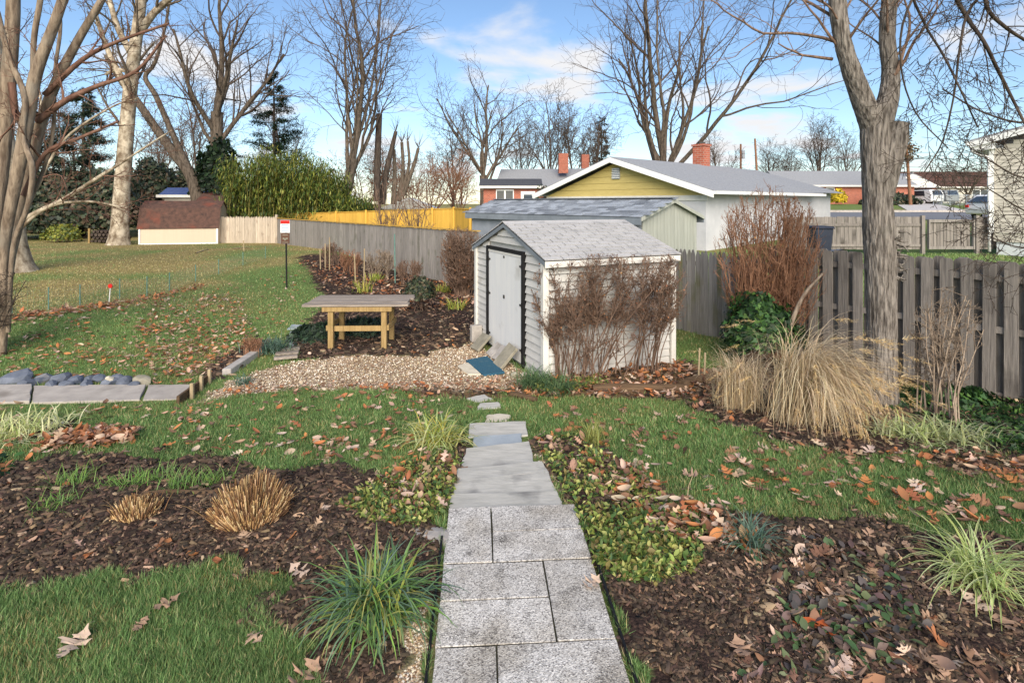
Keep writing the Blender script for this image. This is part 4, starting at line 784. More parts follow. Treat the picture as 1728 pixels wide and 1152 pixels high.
# --- overhanging tree whose trunk stands outside the frame at the right
OY = 6.2
def op(x, y, dy=0): return px(x, y, OY + dy)
T = Tree(33, max_lev=4, split=1, n=(8, 9, 6, 4), ang=(45, 55, 48, 45), lr=(.5, .6, .55, .5), trop=(0, -.05, -.04, 0, .0), minr=.0035, seg=(.3, .2, .15, .12, .1), wob=(.05, .07, .1, .13, .15), rr=.55)
P, rr = smooth_path([(9.2, 7.2, -.5), (9.1, 7.1, 1.2), (8.9, 6.9, 3.5), (8.4, 6.6, 5.2), (7.6, 6.4, 6.4)], [.3, .26, .22, .17, .12]); T.emit(P, rr, 0, 14)
for pts in ([(2010, -240, 14), (1900, -190, 12), (1760, -130, 9), (1650, -70, 8), (1610, -20, 7), (1632, 30, 7), (1660, 70, 6), (1682, 115, 6), (1705, 160, 5), (1740, 230, 4), (1775, 300, 3)],
            [(1960, -180, 12), (1800, -120, 9), (1680, -40, 7), (1665, 10, 7), (1695, 45, 6), (1740, 75, 5), (1790, 110, 4)],
            [(1960, -220, 11), (1750, -190, 8), (1600, -110, 6), (1540, -30, 5), (1560, 40, 4), (1590, 90, 4), (1620, 150, 3), (1650, 215, 2.5)],
            [(1850, -150, 10), (1720, -60, 7), (1640, 10, 5), (1620, 80, 4), (1610, 160, 3), (1590, 240, 2.5), (1560, 290, 2)],
            [(1990, -100, 10), (1880, 60, 7), (1800, 150, 5), (1740, 205, 4), (1660, 190, 3), (1590, 150, 2.5)],
            [(2000, 40, 9), (1880, 200, 6), (1790, 280, 4), (1728, 300, 3), (1660, 265, 2.5)], [(2000, 120, 8), (1860, 330, 5), (1750, 360, 3), (1670, 320, 2)], [(1900, 300, 5), (1800, 400, 3.5), (1728, 418, 2.5), (1665, 398, 2)],
            [(1880, -120, 10), (1730, -90, 7), (1590, -60, 5), (1530, 20, 4), (1520, 110, 3), (1545, 190, 2.5), (1600, 250, 2)]):
    P, rr = smooth_path([op(a, b_, (i % 3 - 1) * .12) for i, (a, b_, c) in enumerate(pts)], [c * .48 * OY / FPX for a, b_, c in pts], 4); T.emit(P, rr, 1, 7); T.kids(P, rr * .75, 1, 1.35, n=14, tmin=.1)
T.build('overhanging_tree', (9.2, 7.2, -.4), 'bare tree with drooping branches hanging in from the right edge', MT['bark_dark'], MT['bark_dark'])
# --- crape myrtle cluster at the left edge
MY = 9.0
def mp_(x, y, dy=0): return px(x, y, MY + dy)
T = Tree(44, max_lev=4, split=0, n=(5, 5, 5, 4), ang=(38, 42, 46, 46), lr=(.5, .55, .5, .5), trop=(0, .03, .02, 0, 0), minr=.004, seg=(.4, .3, .2, .18, .15), wob=(.05, .1, .14, .16, .16))
for i, pts in enumerate(([(2, 620, 15), (4, 585, 13), (8, 520, 13), (6, 430, 16), (18, 350, 18), (34, 270, 20), (48, 190, 21), (62, 120, 19), (92, 40, 16), (118, -40, 14), (150, -160, 10)],
                         [(-18, 600, 18), (-14, 480, 20), (-8, 380, 23), (4, 260, 25), (14, 140, 24), (22, 20, 22), (22, -90, 18)],
                         [(6, 590, 10), (12, 470, 13), (38, 350, 16), (62, 235, 18), (90, 150, 17), (128, 75, 14), (160, 20, 12), (195, -40, 10), (240, -130, 7)],
                         [(14, 560, 7), (22, 420, 8), (46, 350, 8), (55, 285, 9), (38, 230, 9), (42, 165, 9), (15, 95, 9), (-5, 20, 9)],
                         [(12, 540, 5), (30, 400, 6), (72, 290, 6), (90, 220, 6), (93, 120, 6), (102, 40, 6), (92, -60, 5)],
                         [(-40, 590, 18), (-50, 400, 20), (-60, 200, 20), (-30, 40, 18), (-20, -120, 14)], [(55, 130, 8), (58, 60, 9), (70, -20, 9), (66, -120, 8)])):
    P, rr = smooth_path([mp_(a, b_, (-.25, .3, .1, -.35, .25, .1, -.1)[i] * min(1, (600 - b_) / 300)) for a, b_, c in pts], [c * .46 * MY / FPX for a, b_, c in pts], 5); T.emit(P, rr, 0, 12); T.kids(P, rr * .22, 1, 1.5, n=6, tmin=.55)
for pts in ([(62, 205, 6), (110, 170, 5), (165, 145, 4), (230, 120, 3), (280, 60, 2)], [(75, 160, 5), (140, 100, 4), (200, 70, 3), (285, 40, 2)], [(20, 140, 6), (30, 200, 5), (62, 190, 4)], [(40, 330, 5), (75, 260, 4), (130, 235, 3), (200, 205, 2)]):
    P, rr = smooth_path([mp_(a, b_) for a, b_, c in pts], [c * MY / FPX for a, b_, c in pts], 4); T.emit(P, rr, 2, 5); T.kids(P, rr, 2, 1.3, n=7, tmin=.2)
T.build('crape_myrtle', mp_(0, 590), 'multi-stemmed crape myrtle with smooth tan and grey bark at the left edge', MT['bark_myrtle'], MT['bark_red'])
# --- pale trunk behind it with long low branches
BY = 18.5
T = Tree(45, max_lev=4, split=1, n=(5, 7, 6, 5), ang=(45, 40, 45, 50), lr=(.5, .5, .5, .5), trop=(0, .02, .02, 0, 0), minr=.007, seg=(.6, .5, .4, .3, .3), wob=(.05, .09, .13, .16, .16))
bp_ = lambda x, y: px(x, y, BY)
P, rr = smooth_path([bp_(26, 470), bp_(24, 445), bp_(22, 410), bp_(18, 350), bp_(8, 260), bp_(-10, 120), bp_(-20, -60)], [.75, .52, .38, .34, .32, .28, .2]); T.emit(P, rr, 0, 14); T.kids(P, rr * .5, 1, 4, n=5, tmin=.5)
for pts in ([(22, 390, 9), (50, 365, 8), (110, 335, 7), (165, 300, 6), (205, 275, 4), (250, 245, 3), (290, 220, 2)], [(22, 370, 8), (60, 320, 6), (85, 270, 5), (120, 225, 4), (190, 180, 3), (235, 165, 2)], [(24, 395, 6), (80, 350, 5), (150, 340, 4), (215, 352, 3)], [(20, 350, 6), (40, 270, 5), (70, 200, 4), (60, 120, 3)]):
    P, rr = smooth_path([bp_(a, b_) for a, b_, c in pts], [c * BY / FPX * .5 for a, b_, c in pts], 4); T.emit(P, rr, 1, 7); T.kids(P, rr * .8, 1, 3.4, n=9, tmin=.25)
T.build('low_branching_tree', gp(26, 452), 'pale-trunked tree with long low grey branches behind the crape myrtle', MT['bark_syc'], MT['bark_red'])
# --- sycamore
SY = 31
T = Tree(46, max_lev=4, split=1, n=(5, 6, 6, 5), ang=(50, 42, 45, 50), lr=(.5, .5, .5, .5), trop=(0, .03, .02, 0, 0), minr=.011, seg=(.8, .7, .6, .5, .4), wob=(.05, .09, .13, .16, .16))
sy = lambda x, y: px(x, y, SY)
P, rr = smooth_path([sy(199, 424), sy(200, 412), sy(202, 385), sy(206, 320), sy(212, 240), sy(220, 150), sy(228, 80), sy(236, 20), sy(245, -70), sy(250, -170)], [1.0, .6, .45, .41, .38, .35, .31, .28, .22, .15]); T.emit(P, rr, 0, 16); T.kids(P, rr * .55, 1, 6.5, n=16, tmin=.45, up=.25)
for pts in ([(232, 60, 9), (262, 20, 7), (300, -15, 6), (330, -60, 4)], [(225, 95, 8), (200, 50, 6), (185, 0, 5), (170, -60, 4)], [(222, 122, 5), (195, 118, 4), (178, 126, 3)], [(214, 150, 7), (180, 80, 5), (160, 20, 4)]):
    P, rr = smooth_path([sy(a, b_) for a, b_, c in pts], [c * SY / FPX * .8 for a, b_, c in pts], 4); T.emit(P, rr, 1, 7); T.kids(P, rr * .8, 1, 4, n=8, tmin=.2)
T.build('sycamore_tree', gp(200, 415), 'tall sycamore with mottled white trunk beside the barn-roofed shed', MT['bark_syc'], MT['bark_grey'])
# --- leaning broken tree and ivy-clad big maple
LY = 40
T = Tree(47, max_lev=4, split=1, n=(5, 6, 5, 5), ang=(45, 42, 45, 50), lr=(.5, .5, .5, .5), trop=(0, .05, .02, 0, 0), minr=.014, seg=(.8, .7, .6, .5, .4), wob=(.05, .09, .13, .16, .16))
ly = lambda x, y: px(x, y, LY)
for pts in ([(336, 345, 15), (330, 320, 14), (318, 290, 12), (296, 262, 11), (262, 215, 9), (232, 172, 8), (200, 130, 7), (180, 94, 6)], [(318, 285, 9), (302, 250, 7), (282, 205, 6), (262, 160, 6), (245, 130, 5), (262, 105, 4), (280, 40, 3), (290, -30, 2)]):
    P, rr = smooth_path([ly(a, b_) for a, b_, c in pts], [c * .72 * LY / FPX for a, b_, c in pts], 4); T.emit(P, rr, 0, 10); T.kids(P, rr * .4, 1, 3.4, n=7, tmin=.45, up=.3)
T.build('leaning_tree', (ly(336, 345).x, LY, 0), 'broken-topped tree leaning left behind the barn-roofed shed', MT['bark_grey'], MT['bark_far'], 'bare trees beyond the fences')
vase('maple_tree', 'large bare maple with ivy-clad lower trunk behind the bamboo', 366, 41, 0, 9.0, .5, 6, 9, 38, 48, MT['bark_grey'], MT['bark_far'], straight=True)
vase('maple_tree', 'tall bare maple with fine spreading branches right of the bamboo', 572, 42, 0, 5.6, .42, 7, 13, 32, 49, MT['bark_grey'], MT['bark_far'], lean=.2, straight=True)
vase('bare_tree', 'bare tree standing left of the red brick cottage', 815, 56, 0, 5.0, .42, 6, 9.5, 34, 50, MT['bark_grey'], MT['bark_far'], straight=True)
vase('maple_tree', 'wide vase-shaped bare maple behind the olive-gabled house', 1122, 44, .5, 4.2, .52, 9, 15, 46, 51, MT['bark_grey'], MT['bark_far'], n=(7, 7, 6, 4), straight=True)
for i, (x, Y, h, lm, L, sprd, lab) in enumerate(((880, 78, 5, 5, 8, 24, 'slim bare tree, first to the right of the brick cottage tree'), (930, 74, 5, 6, 10, 32, 'bare tree rising behind the brick chimney'), (968, 76, 5, 6, 10, 28, 'bare tree between the brick chimney and the olive gable'), (1005, 80, 5, 5, 8, 26, 'small bare tree just left of the olive gable peak'),
                                             (1330, 84, 4, 5, 6, 26, 'small rounded bare tree right of the chimney, left of a taller one'), (1382, 82, 4, 7, 7.5, 26, 'rounded bare street tree left of the forked trunk'), (1428, 95, 3, 5, 6, 30, 'low bare tree just left of the forked trunk'), (1298, 88, 3, 5, 6.5, 26, 'bare tree between the utility poles'))):
    if i in (1, 5, 3): PROTO.append(vase('bare_tree', lab, x, Y, 1.0 if x > 1000 else .3, h, .3, lm, L, sprd, 60 + i, MT['bark_far'], MT['bark_far'], minr=.02, n=(6, 7, 6, 5), straight=True))
for i, (x, Y, sc_, lab) in enumerate(((880, 78, .85, 'slim bare tree, first to the right of the brick cottage tree'), (968, 76, 1.0, 'bare tree between the brick chimney and the olive gable'), (1330, 84, .72, 'small rounded bare tree right of the chimney, left of a taller one'), (1428, 95, .8, 'low bare tree just left of the forked trunk'), (1298, 88, .75, 'bare tree between the utility poles'))): far_tree('bare_tree', lab, x, Y, 1.0 if x > 1000 else .3, i, sc_, i * 1.7)
vase('bare_tree', 'small spreading bare tree in front of the white ranch house', 1632, 70, 1.8, 1.6, .25, 7, 4.6, 58, 80, MT['bark_grey'], MT['bark_far'], minr=.018, n=(5, 6, 5, 4))
for i, (x, Y, L, lab) in enumerate(((610, 50, 5.5, 'reddish bare small tree left of the cut trunk'), (730, 52, 5.4, 'reddish brown twiggy tree above the white garage'), (775, 55, 4.6, 'twiggy russet tree beside the brick cottage tree'), (690, 60, 5, 'thin twiggy tree behind the pollarded trunks'), (1075, 62, 4.5, 'low russet tree behind the olive gable'))):
    vase('twiggy_tree', lab, x, Y, 0, 1.2, .18, 8, L, 40, 90 + i, MT['bark_red'], MT['twig_rust'], minr=.014, n=(6, 7, 6, 5), group='russet twiggy trees')
# more bare trees far off, closing the gaps above the fences
far_lab = ['thin distant bare tree at the far left edge', 'distant bare tree behind the evergreen at left', 'distant bare tree between sycamore and leaning trunk', 'distant bare tree right of the leaning trunk', 'distant bare tree behind the bamboo crown', 'distant bare tree between bamboo and cut trunk', 'distant bare tree left of the brick cottage', 'distant bare tree above the olive roof']
for i, x in enumerate((40, 130, 270, 330, 480, 640, 765, 1215)): far_tree('bare_tree', far_lab[i], x, 62 + 4 * (i % 3), 0, i, .95 if i < 5 else .7, i * 2.1)
# cut trunks and pollards
def cut(name, label, pts, Y, m):
    t_ = thing(name, (px(pts[0][0][0], 345, Y).x, Y, 0), label, 'tree trunk', 'cut trunks behind the yellow fence'); g = np.random.default_rng(int(pts[0][0][0])); tw = Tubes()
    for q in pts:
        P, rr = smooth_path([px(a, b_, Y) for a, b_, c in q], [c * .62 * Y / FPX for a, b_, c in q], 4); tb = Tubes(); tb.add(P, rr, 9); tb.build('trunk', m, t_)
        MB().add([tuple(Vector(P[-1]) + Vector((math.cos(a), math.sin(a), 0)) * float(rr[-1])) for a in np.linspace(0, 6.28, 9, False)], [tuple(range(9))]).build('cut_face', MT['cutwood'], t_)
        for k in range(9):
            d = nrm_(np.array([g.normal(0, .35), g.normal(0, .35), 1.])); L = g.uniform(.6, 1.6); tw.add(np.array([P[-1], P[-1] + d * L * .5 + g.normal(0, .05, 3), P[-1] + d * L]), [.025, .016, .008], 3)
    tw.build('shoots', MT['bark_far'], t_)
cut('cut_off_tree', 'tall dark trunk cut off at the top, right of the slender maple', [[(636, 340, 10), (637, 270, 9), (640, 192, 8)]], 44, MT['bark_dark'])
cut('cut_off_tree', 'leaning dark trunk cut off beside the tallest cut trunk', [[(645, 345, 9), (652, 290, 8), (668, 222, 5)]], 45, MT['bark_dark'])
cut('pollard_tree', 'pollarded tree with several bare stubs above the yellow fence', [[(664, 345, 8), (666, 300, 6), (665, 252, 4)], [(672, 340, 8), (680, 290, 5), (678, 240, 4)], [(676, 330, 6), (690, 280, 4), (688, 238, 3)], [(680, 330, 6), (698, 280, 5), (706, 250, 4)]], 46, MT['bark_grey'])
# ------------------------------------------------------------------ shrubs and plants
T_DIAMOND = (np.array([(0, 0, 0), (.5, .5, .08), (0, 1, 0), (-.5, .5, .08)]), [np.array([[0, 1, 2, 3]])])
T_LEAF = (np.array([(0, 0, 0), (.32, .3, .07), (.36, .6, .05), (0, 1, -.06), (-.36, .6, .05), (-.32, .3, .07), (0, .3, 0), (0, .62, -.01)]), [np.array([[0, 1, 6, 5][:3] + [6]])[:, :3], np.array([[6, 1, 2, 7], [7, 4, 5, 6][::1]]), np.array([[0, 6, 5], [7, 2, 3], [7, 3, 4]])])
T_LEAF[1][0] = np.array([[0, 1, 6]]); T_LEAF[1][1] = np.array([[6, 1, 2, 7], [5, 6, 7, 4]])
T_IVY = (np.array([(0, 0, 0), (.35, -.1, .05), (.55, .3, .02), (.22, .45, .04), (0, 1, -.05), (-.22, .45, .04), (-.55, .3, .02), (-.35, -.1, .05)]), [np.array([[0, 1, 2], [0, 2, 3], [0, 3, 4], [0, 4, 5], [0, 5, 6], [0, 6, 7]])])
def leaves(name, parent, P, size, cols, tm=T_LEAF, tilt=(.2, 1.3), m='leafy', seed=0, jit=.3, az=None):
    g = np.random.default_rng(seed); n = len(P); s_ = size * g.uniform(1 - jit, 1 + jit, n)
    return scatter(name, tm, P, rotz_tilt(n, g.uniform(tilt[0], tilt[1], n), az=az, g=g), np.stack([s_ * g.uniform(.8, 1.1, n), s_, s_], -1), cols, MT[m], parent)
def shrub(name, label, bases, ctr, rad, nstem, nbr, ntw, stemm, twigm, stem_r=.014, twig_r=.003, seed=0, low=.3, boxy=2.5, group='bare shrubs', leaf=None, tw_len=.16, cat='shrub', up=.5):
    g = np.random.default_rng(seed); t_ = thing(name, bases[0], label, cat, group); st, tw = Tubes(), Tubes(); c = np.array(ctr); r = np.array(rad); tips = []
    ins = lambda q: (np.abs((q - c) / r) ** boxy).sum() < 1.05
    for i in range(nstem):
        b_ = None
        while True:
            u_ = g.uniform(-1, 1, 3); u_[2] = abs(u_[2]) ** .6 if g.random() < .75 else u_[2] * .6; q_n = (np.abs(u_) ** boxy).sum() ** (1 / boxy); e = c + r * u_ / q_n * g.uniform(.8, .98)
            break
        bi = min(int((np.clip(u_[0] / q_n + g.normal(0, .45), -1, 1) + 1) / 2 * len(bases)), len(bases) - 1); b_ = np.array(bases[bi]) + np.append(g.normal(0, .04, 2), 0)
        side_ = np.array([g.normal(0, .03), g.normal(0, .03), 0]); mid2 = b_ * .5 + e * .5 + [0, 0, .08] + side_
        mid1 = b_ * .78 + e * .22 + [0, 0, .07]; P, rr = smooth_path([b_ - [0, 0, .05], mid1, mid2, e], [stem_r * g.uniform(.8, 1.3), stem_r * .85, stem_r * .6, twig_r * 1.5], 4); st.add(P, rr, 5)
        for k in range(nbr):
            f = g.uniform(low, 1) * (len(P) - 1); j = min(int(f), len(P) - 2); q = P[j] + (P[j + 1] - P[j]) * (f - j); d = nrm_(g.normal(0, 1, 3) * [1, 1, .6] + nrm_(P[j + 1] - P[j]) * .8 + [0, 0, up]); L = tw_len * g.uniform(.8, 2.2)
            q2 = q + d * L * .5 + g.normal(0, .015, 3); q3 = q + d * L
            if not ins(q3): q3 = q + d * L * .4; q2 = q + d * L * .2
            tw.add(np.array([q, q2, q3]), [twig_r * 1.6, twig_r * 1.2, twig_r], 3)
            for _ in range(ntw):
                s0 = q2 + (q3 - q2) * g.uniform(-.6, 1); e2 = s0 + nrm_(d * .8 + g.normal(0, .7, 3) + [0, 0, up * .5]) * tw_len * g.uniform(.3, 1)
                if not ins(e2): e2 = s0 + (e2 - s0) * .35
                tw.add(np.array([s0, (s0 + e2) / 2 + g.normal(0, .008, 3), e2]), [twig_r, twig_r * .8, twig_r * .6], 3); tips.append(e2)
    st.build('stems', stemm, t_); tw.build('twigs', twigm, t_)
    if leaf:
        tips = np.array(tips); sel = tips[g.random(len(tips)) < leaf[0]]; leaves('leaves', t_, sel, leaf[1], pick(leaf[2], len(sel), g=g, jit=.25), T_DIAMOND, (.3, 2.4), 'dryleaf', seed)
    return t_
RUST = [lin(112, 78, 60), lin(140, 96, 70), lin(92, 64, 52), lin(168, 122, 84)]
hb = [gp(x, y) for x, y in ((945, 642), (955, 642), (966, 643), (984, 642), (1003, 640), (1016, 639), (1040, 636), (1068, 632), (1082, 631), (1100, 629))]
c0 = px(1030, 492, 7.95)
shrub('clipped_shrub', 'clipped bare brown shrub fanning out against the white shed wall', hb, (c0.x + .02, c0.y - .12, c0.z - .1), (1.17, .36, .68), 84, 26, 5, MT['twig_brown'], MT['twig_brown'], .009, .003, 5, .56, 3.6, leaf=(.16, .022, RUST), tw_len=.11)
b2 = [gp(x, 606) for x in (1262, 1280, 1295, 1310, 1325)]; c2 = px(1298, 420, 8.7)
shrub('rust_shrub', 'tall rust-coloured twiggy shrub rising above the picket fence', b2, (c2.x, c2.y, c2.z - .2), (.9, .6, 1.25), 130, 10, 3, MT['twig_rust'], MT['twig_rust'], .009, .0032, 6, .35, 2.0, leaf=(.05, .04, RUST), tw_len=.22, up=1.3)
c3 = px(780, 430, 15.2)
shrub('round_shrub', 'dense rounded brown shrub against the grey fence, left of the shed', [Vector((c3.x + d, c3.y, -.42)) for d in (-.1, .05, .15)], (c3.x, c3.y, c3.z - .05), (.62, .6, .92), 70, 12, 5, MT['twig_brown'], MT['twig_brown'], .014, .006, 7, .25, 2.2, leaf=(.08, .05, RUST), tw_len=.2)
c4 = px(1600, 560, 6.55)
shrub('fence_shrub', 'bare tan twiggy shrub in front of the dark fence, right of the forked tree', [gp(x, y) for x, y in ((1575, 705), (1592, 708), (1610, 720), (1560, 700))], (c4.x, c4.y, c4.z - .15), (.42, .34, .72), 22, 11, 5, MT['twig_tan'], MT['twig_tan'], .01, .003, 8, .35, 2.2, tw_len=.14)
shrub('edge_shrub', 'dark leafless shrub at the left edge under the crape myrtle', [gp(-20, 590), gp(-5, 590)], px(5, 510, 8.6), (.45, .4, .55), 18, 9, 4, MT['bark_dark'], MT['bark_dark'], .011, .004, 9, .3, 2.2, tw_len=.2, up=.2)
for i, (x, y, Y, r_, col, lab) in enumerate(((590, 440, 19.5, .5, 'twig_rust', 'reddish brown stalks by the grey fence behind the work table'), (640, 445, 18.6, .62, 'twig_tan', 'tan dried stalks against the middle of the grey fence'), (690, 460, 17.2, .5, 'twig_brown', 'dark dried stalks by the grey fence near the dwarf shrub'), (560, 436, 21, .5, 'twig_brown', 'brown dried stalks beside the wooden stakes'), (425, 608, 9.0, .2, 'twig_rust', 'small reddish dried tuft beside the pale edging beam'))):
    c = px(x, y, Y); b_ = Vector((c.x, c.y, float(gz(c.x, c.y)))); shrub('dried_perennial', lab, [b_ + Vector((d, 0, 0)) for d in (-r_ * .4, 0, r_ * .4)], (c.x, c.y, b_.z + r_ * .8), (r_, r_ * .6, r_ * .9), 30, 5, 3, MT[col], MT[col], .006 if Y < 10 else .009, .002 if Y < 10 else .006, 30 + i, .3, 2, 'dried perennials', tw_len=.1 if Y < 10 else .2, up=1.4, cat='plant')
# tall twiggy saplings beyond the grey fence
for i, (x, y0_, Y, lab) in enumerate(((655, 330, 24, 'thin leafless sapling beyond the grey fence, left one'), (703, 335, 23, 'thin leafless sapling beyond the grey fence, right one'))):
    c = px(x, 352, Y); shrub('sapling', lab, [Vector((c.x, c.y, -.3))], (c.x, c.y, c.z), (.9, .6, 1.7), 14, 7, 3, MT['twig_brown'], MT['twig_brown'], .022, .007, 40 + i, .3, 2, 'leafless saplings', tw_len=.3, up=1)
def strap(name, label, p_, n, L, w_, edge, mid, th=(.15, 1.6), seed=0, group=None, cat='plant', m='leafy', spread=.04, lean=None, Lj=.3, parent=None, azd=None, turn=None, segs=6, part='blades'):
    """arching ribbon leaves; th = start angle from vertical, extra bend"""
    g = np.random.default_rng(seed); az = g.uniform(0, 2 * np.pi, n) if azd is None else np.where(g.random(n) < azd[2], g.normal(azd[0], azd[1], n), g.uniform(0, 2 * np.pi, n)); Lb = L * g.uniform(1 - Lj, 1 + Lj * .4, n); t0 = g.uniform(0, 1, n) ** .8 * th[0] * 2 + .02; bend = th[1] * g.uniform(.5, 1.2, n)
    s_ = np.linspace(0, 1, segs + 1); ang = t0[:, None] + bend[:, None] * (s_[None] ** 1.3 if turn is None else sst(turn[0], turn[1], s_[None] + g.normal(0, .07, (n, 1)))); ang = np.minimum(ang, 2.75); ds = Lb[:, None] / segs
    h = np.concatenate([np.zeros((n, 1)), np.cumsum(np.sin(ang[:, :-1]) * ds, 1)], 1); z = np.concatenate([np.zeros((n, 1)), np.cumsum(np.cos(ang[:, :-1]) * ds, 1)], 1)
    bx = g.normal(0, spread, n); by = g.normal(0, spread, n); dx, dy = np.cos(az), np.sin(az)
    X = p_[0] + bx[:, None] + dx[:, None] * h; Y = p_[1] + by[:, None] + dy[:, None] * h; Z = p_[2] - .01 + z
    if lean is not None: X = X + lean[0] * z.clip(0) ; Y = Y + lean[1] * z.clip(0)
    Z = np.maximum(Z, gz(X, Y) + .012 + .02 * g.random((n, 1)))
    ww = w_ * (1 - s_ ** 2.2 * .92)[None] * g.uniform(.7, 1.2, n)[:, None] / 2
    ox, oy = -dy[:, None] * ww, dx[:, None] * ww; C = np.stack([X, Y, Z], -1); A = np.stack([X + ox, Y + oy, Z + ww * .35], -1); B = np.stack([X - ox, Y - oy, Z + ww * .35], -1)
    V = np.stack([A, C, B], 2).reshape(n, -1, 3); k = 3 * (segs + 1); f = []
    for i in range(segs): f += [[3 * i, 3 * i + 1, 3 * i + 4, 3 * i + 3], [3 * i + 1, 3 * i + 2, 3 * i + 5, 3 * i + 4]]
    F = (np.array(f)[None] + (np.arange(n) * k)[:, None, None]).reshape(-1, 4)
    ce = pick(edge, n, g=g, jit=.2); cm = pick(mid, n, g=g, jit=.2); cc = np.stack([ce, cm, ce], 1); cc = np.tile(cc, (1, segs + 1, 1)).reshape(n, -1, 3)
    me = np_mesh(part, V.reshape(-1, 3), F, MT[m], cc.reshape(-1, 3), True); root = parent
    o = bpy.data.objects.new(name if parent is None else part, me); COL.objects.link(o); adopt(o, parent)
    if parent is None: tag(o, label, cat, group)
    return o, C
GRN = [lin(86, 116, 78), lin(104, 134, 90), lin(70, 98, 74), lin(128, 152, 100)]; BLU = [lin(108, 134, 118), lin(90, 118, 104), lin(128, 150, 132), lin(78, 108, 80)]
LIM = [lin(128, 168, 74), lin(104, 146, 60), lin(150, 186, 92)]; VAR = [lin(222, 222, 168), lin(206, 208, 140), lin(232, 230, 190)]; YEL = [lin(196, 184, 92), lin(170, 164, 76)]
strap('mondo_grass', 'big mounded clump of dark green strap leaves left of the path', gp(632, 1040), 430, .43, .014, GRN + BLU[:2] + LIM[:1] + YEL[:1], GRN + BLU[:1] + LIM, (.46, 2.5), 1, 'strap-leaved clumps', spread=.07)
strap('mondo_grass', 'grey-green strap-leaved tuft in the right bed beside the leaf litter', gp(1268, 925), 90, .3, .01, BLU, BLU, (.4, 1.8), 2, 'strap-leaved clumps', spread=.03)
strap('mondo_grass', 'green strap-leaved clump at the near corner of the white shed', gp(905, 655), 260, .42, .012, GRN, GRN, (.4, 1.8), 3, 'strap-leaved clumps', spread=.12)
strap('mondo_grass', 'green strap-leaved clump spilling over the timber before the shed shrub', gp(945, 664), 170, .36, .012, GRN, GRN, (.4, 1.9), 33, 'strap-leaved clumps', spread=.09)
strap('mondo_grass', 'grey-green clump beside the wooden step on the gravel', gp(458, 596), 260, .4, .014, BLU, BLU, (.4, 1.9), 4, 'strap-leaved clumps', spread=.12)
strap('mondo_grass', 'small dark green tuft at the gravel edge', gp(412, 650), 70, .22, .012, BLU, BLU, (.4, 1.6), 34, 'strap-leaved clumps', spread=.05)
strap('variegated_liriope', 'cream and green striped grass clump at the far left lawn bed', gp(40, 735), 300, .36, .014, VAR, VAR + LIM[:1], (.55, 2.5), 5, 'variegated strap plants', spread=.16)
strap('variegated_liriope', 'pale striped grass clump cut by the left picture edge', gp(-15, 738), 150, .34, .014, VAR, VAR + LIM[:1], (.55, 2.5), 55, 'variegated strap plants', spread=.1)
strap('variegated_liriope', 'yellow striped clump beside the flagstones, left of the path', gp(735, 752), 240, .42, .015, VAR + YEL, YEL + LIM, (.5, 2.3), 6, 'variegated strap plants', spread=.09)
strap('variegated_liriope', 'cream striped clump at the right edge of the mulch bed', gp(1650, 985), 230, .46, .011, VAR, LIM, (.6, 2.6), 7, 'variegated strap plants', spread=.06)
strap('variegated_liriope', 'pale green striped clump at the foot of the forked tree', gp(1530, 738), 200, .34, .014, VAR, LIM + GRN, (.55, 2.5), 8, 'variegated strap plants', spread=.14)
strap('variegated_liriope', 'striped clump right of the forked tree by the fence bed', gp(1610, 745), 240, .38, .014, VAR, GRN, (.55, 2.5), 9, 'variegated strap plants', spread=.17)
strap('variegated_liriope', 'thin yellowish tuft in the ground cover right of the flagstones', gp(1000, 752), 80, .3, .01, YEL, GRN, (.3, 1.3), 35, 'variegated strap plants', spread=.05)
for i, (x, y, L, lab) in enumerate(((124, 818, .24, 'bright green grass tuft in the left bed, behind the lowest tuft'), (90, 858, .2, 'bright green grass tuft nearest the left picture corner bed'), (225, 820, .22, 'bright green tuft left of the middle tuft row in the left bed'), (265, 812, .2, 'bright green tuft at the back middle of the left bed'), (305, 826, .26, 'widest bright green tuft left of the large cut-back grass'), (360, 818, .22, 'bright green tuft touching the large cut-back grass'), (185, 822, .14, 'smallest bright green tuft in the left bed'))):
    strap('grass_tuft', lab, gp(x, y), 110, L * .72, .006, LIM, LIM + GRN, (.35, 1.5), 40 + i, 'bright green tufts in the left bed', spread=.07)
for i, (x, y, lab) in enumerate(((612, 495, 'yellow-green spiky plant behind the work table'), (632, 474, 'small yellow plant near the grey fence'), (772, 522, 'yellow-green low plant in the mulch left of the shed'), (748, 494, 'yellow-green low plant before the round brown shrub'))):
    strap('spiky_plant', lab, gp(x, y), 60 if i else 40, .34 if i else .5, .03, YEL + LIM, YEL, (.35, .9), 50 + i, 'yellow-green plants in the back bed', spread=.12)
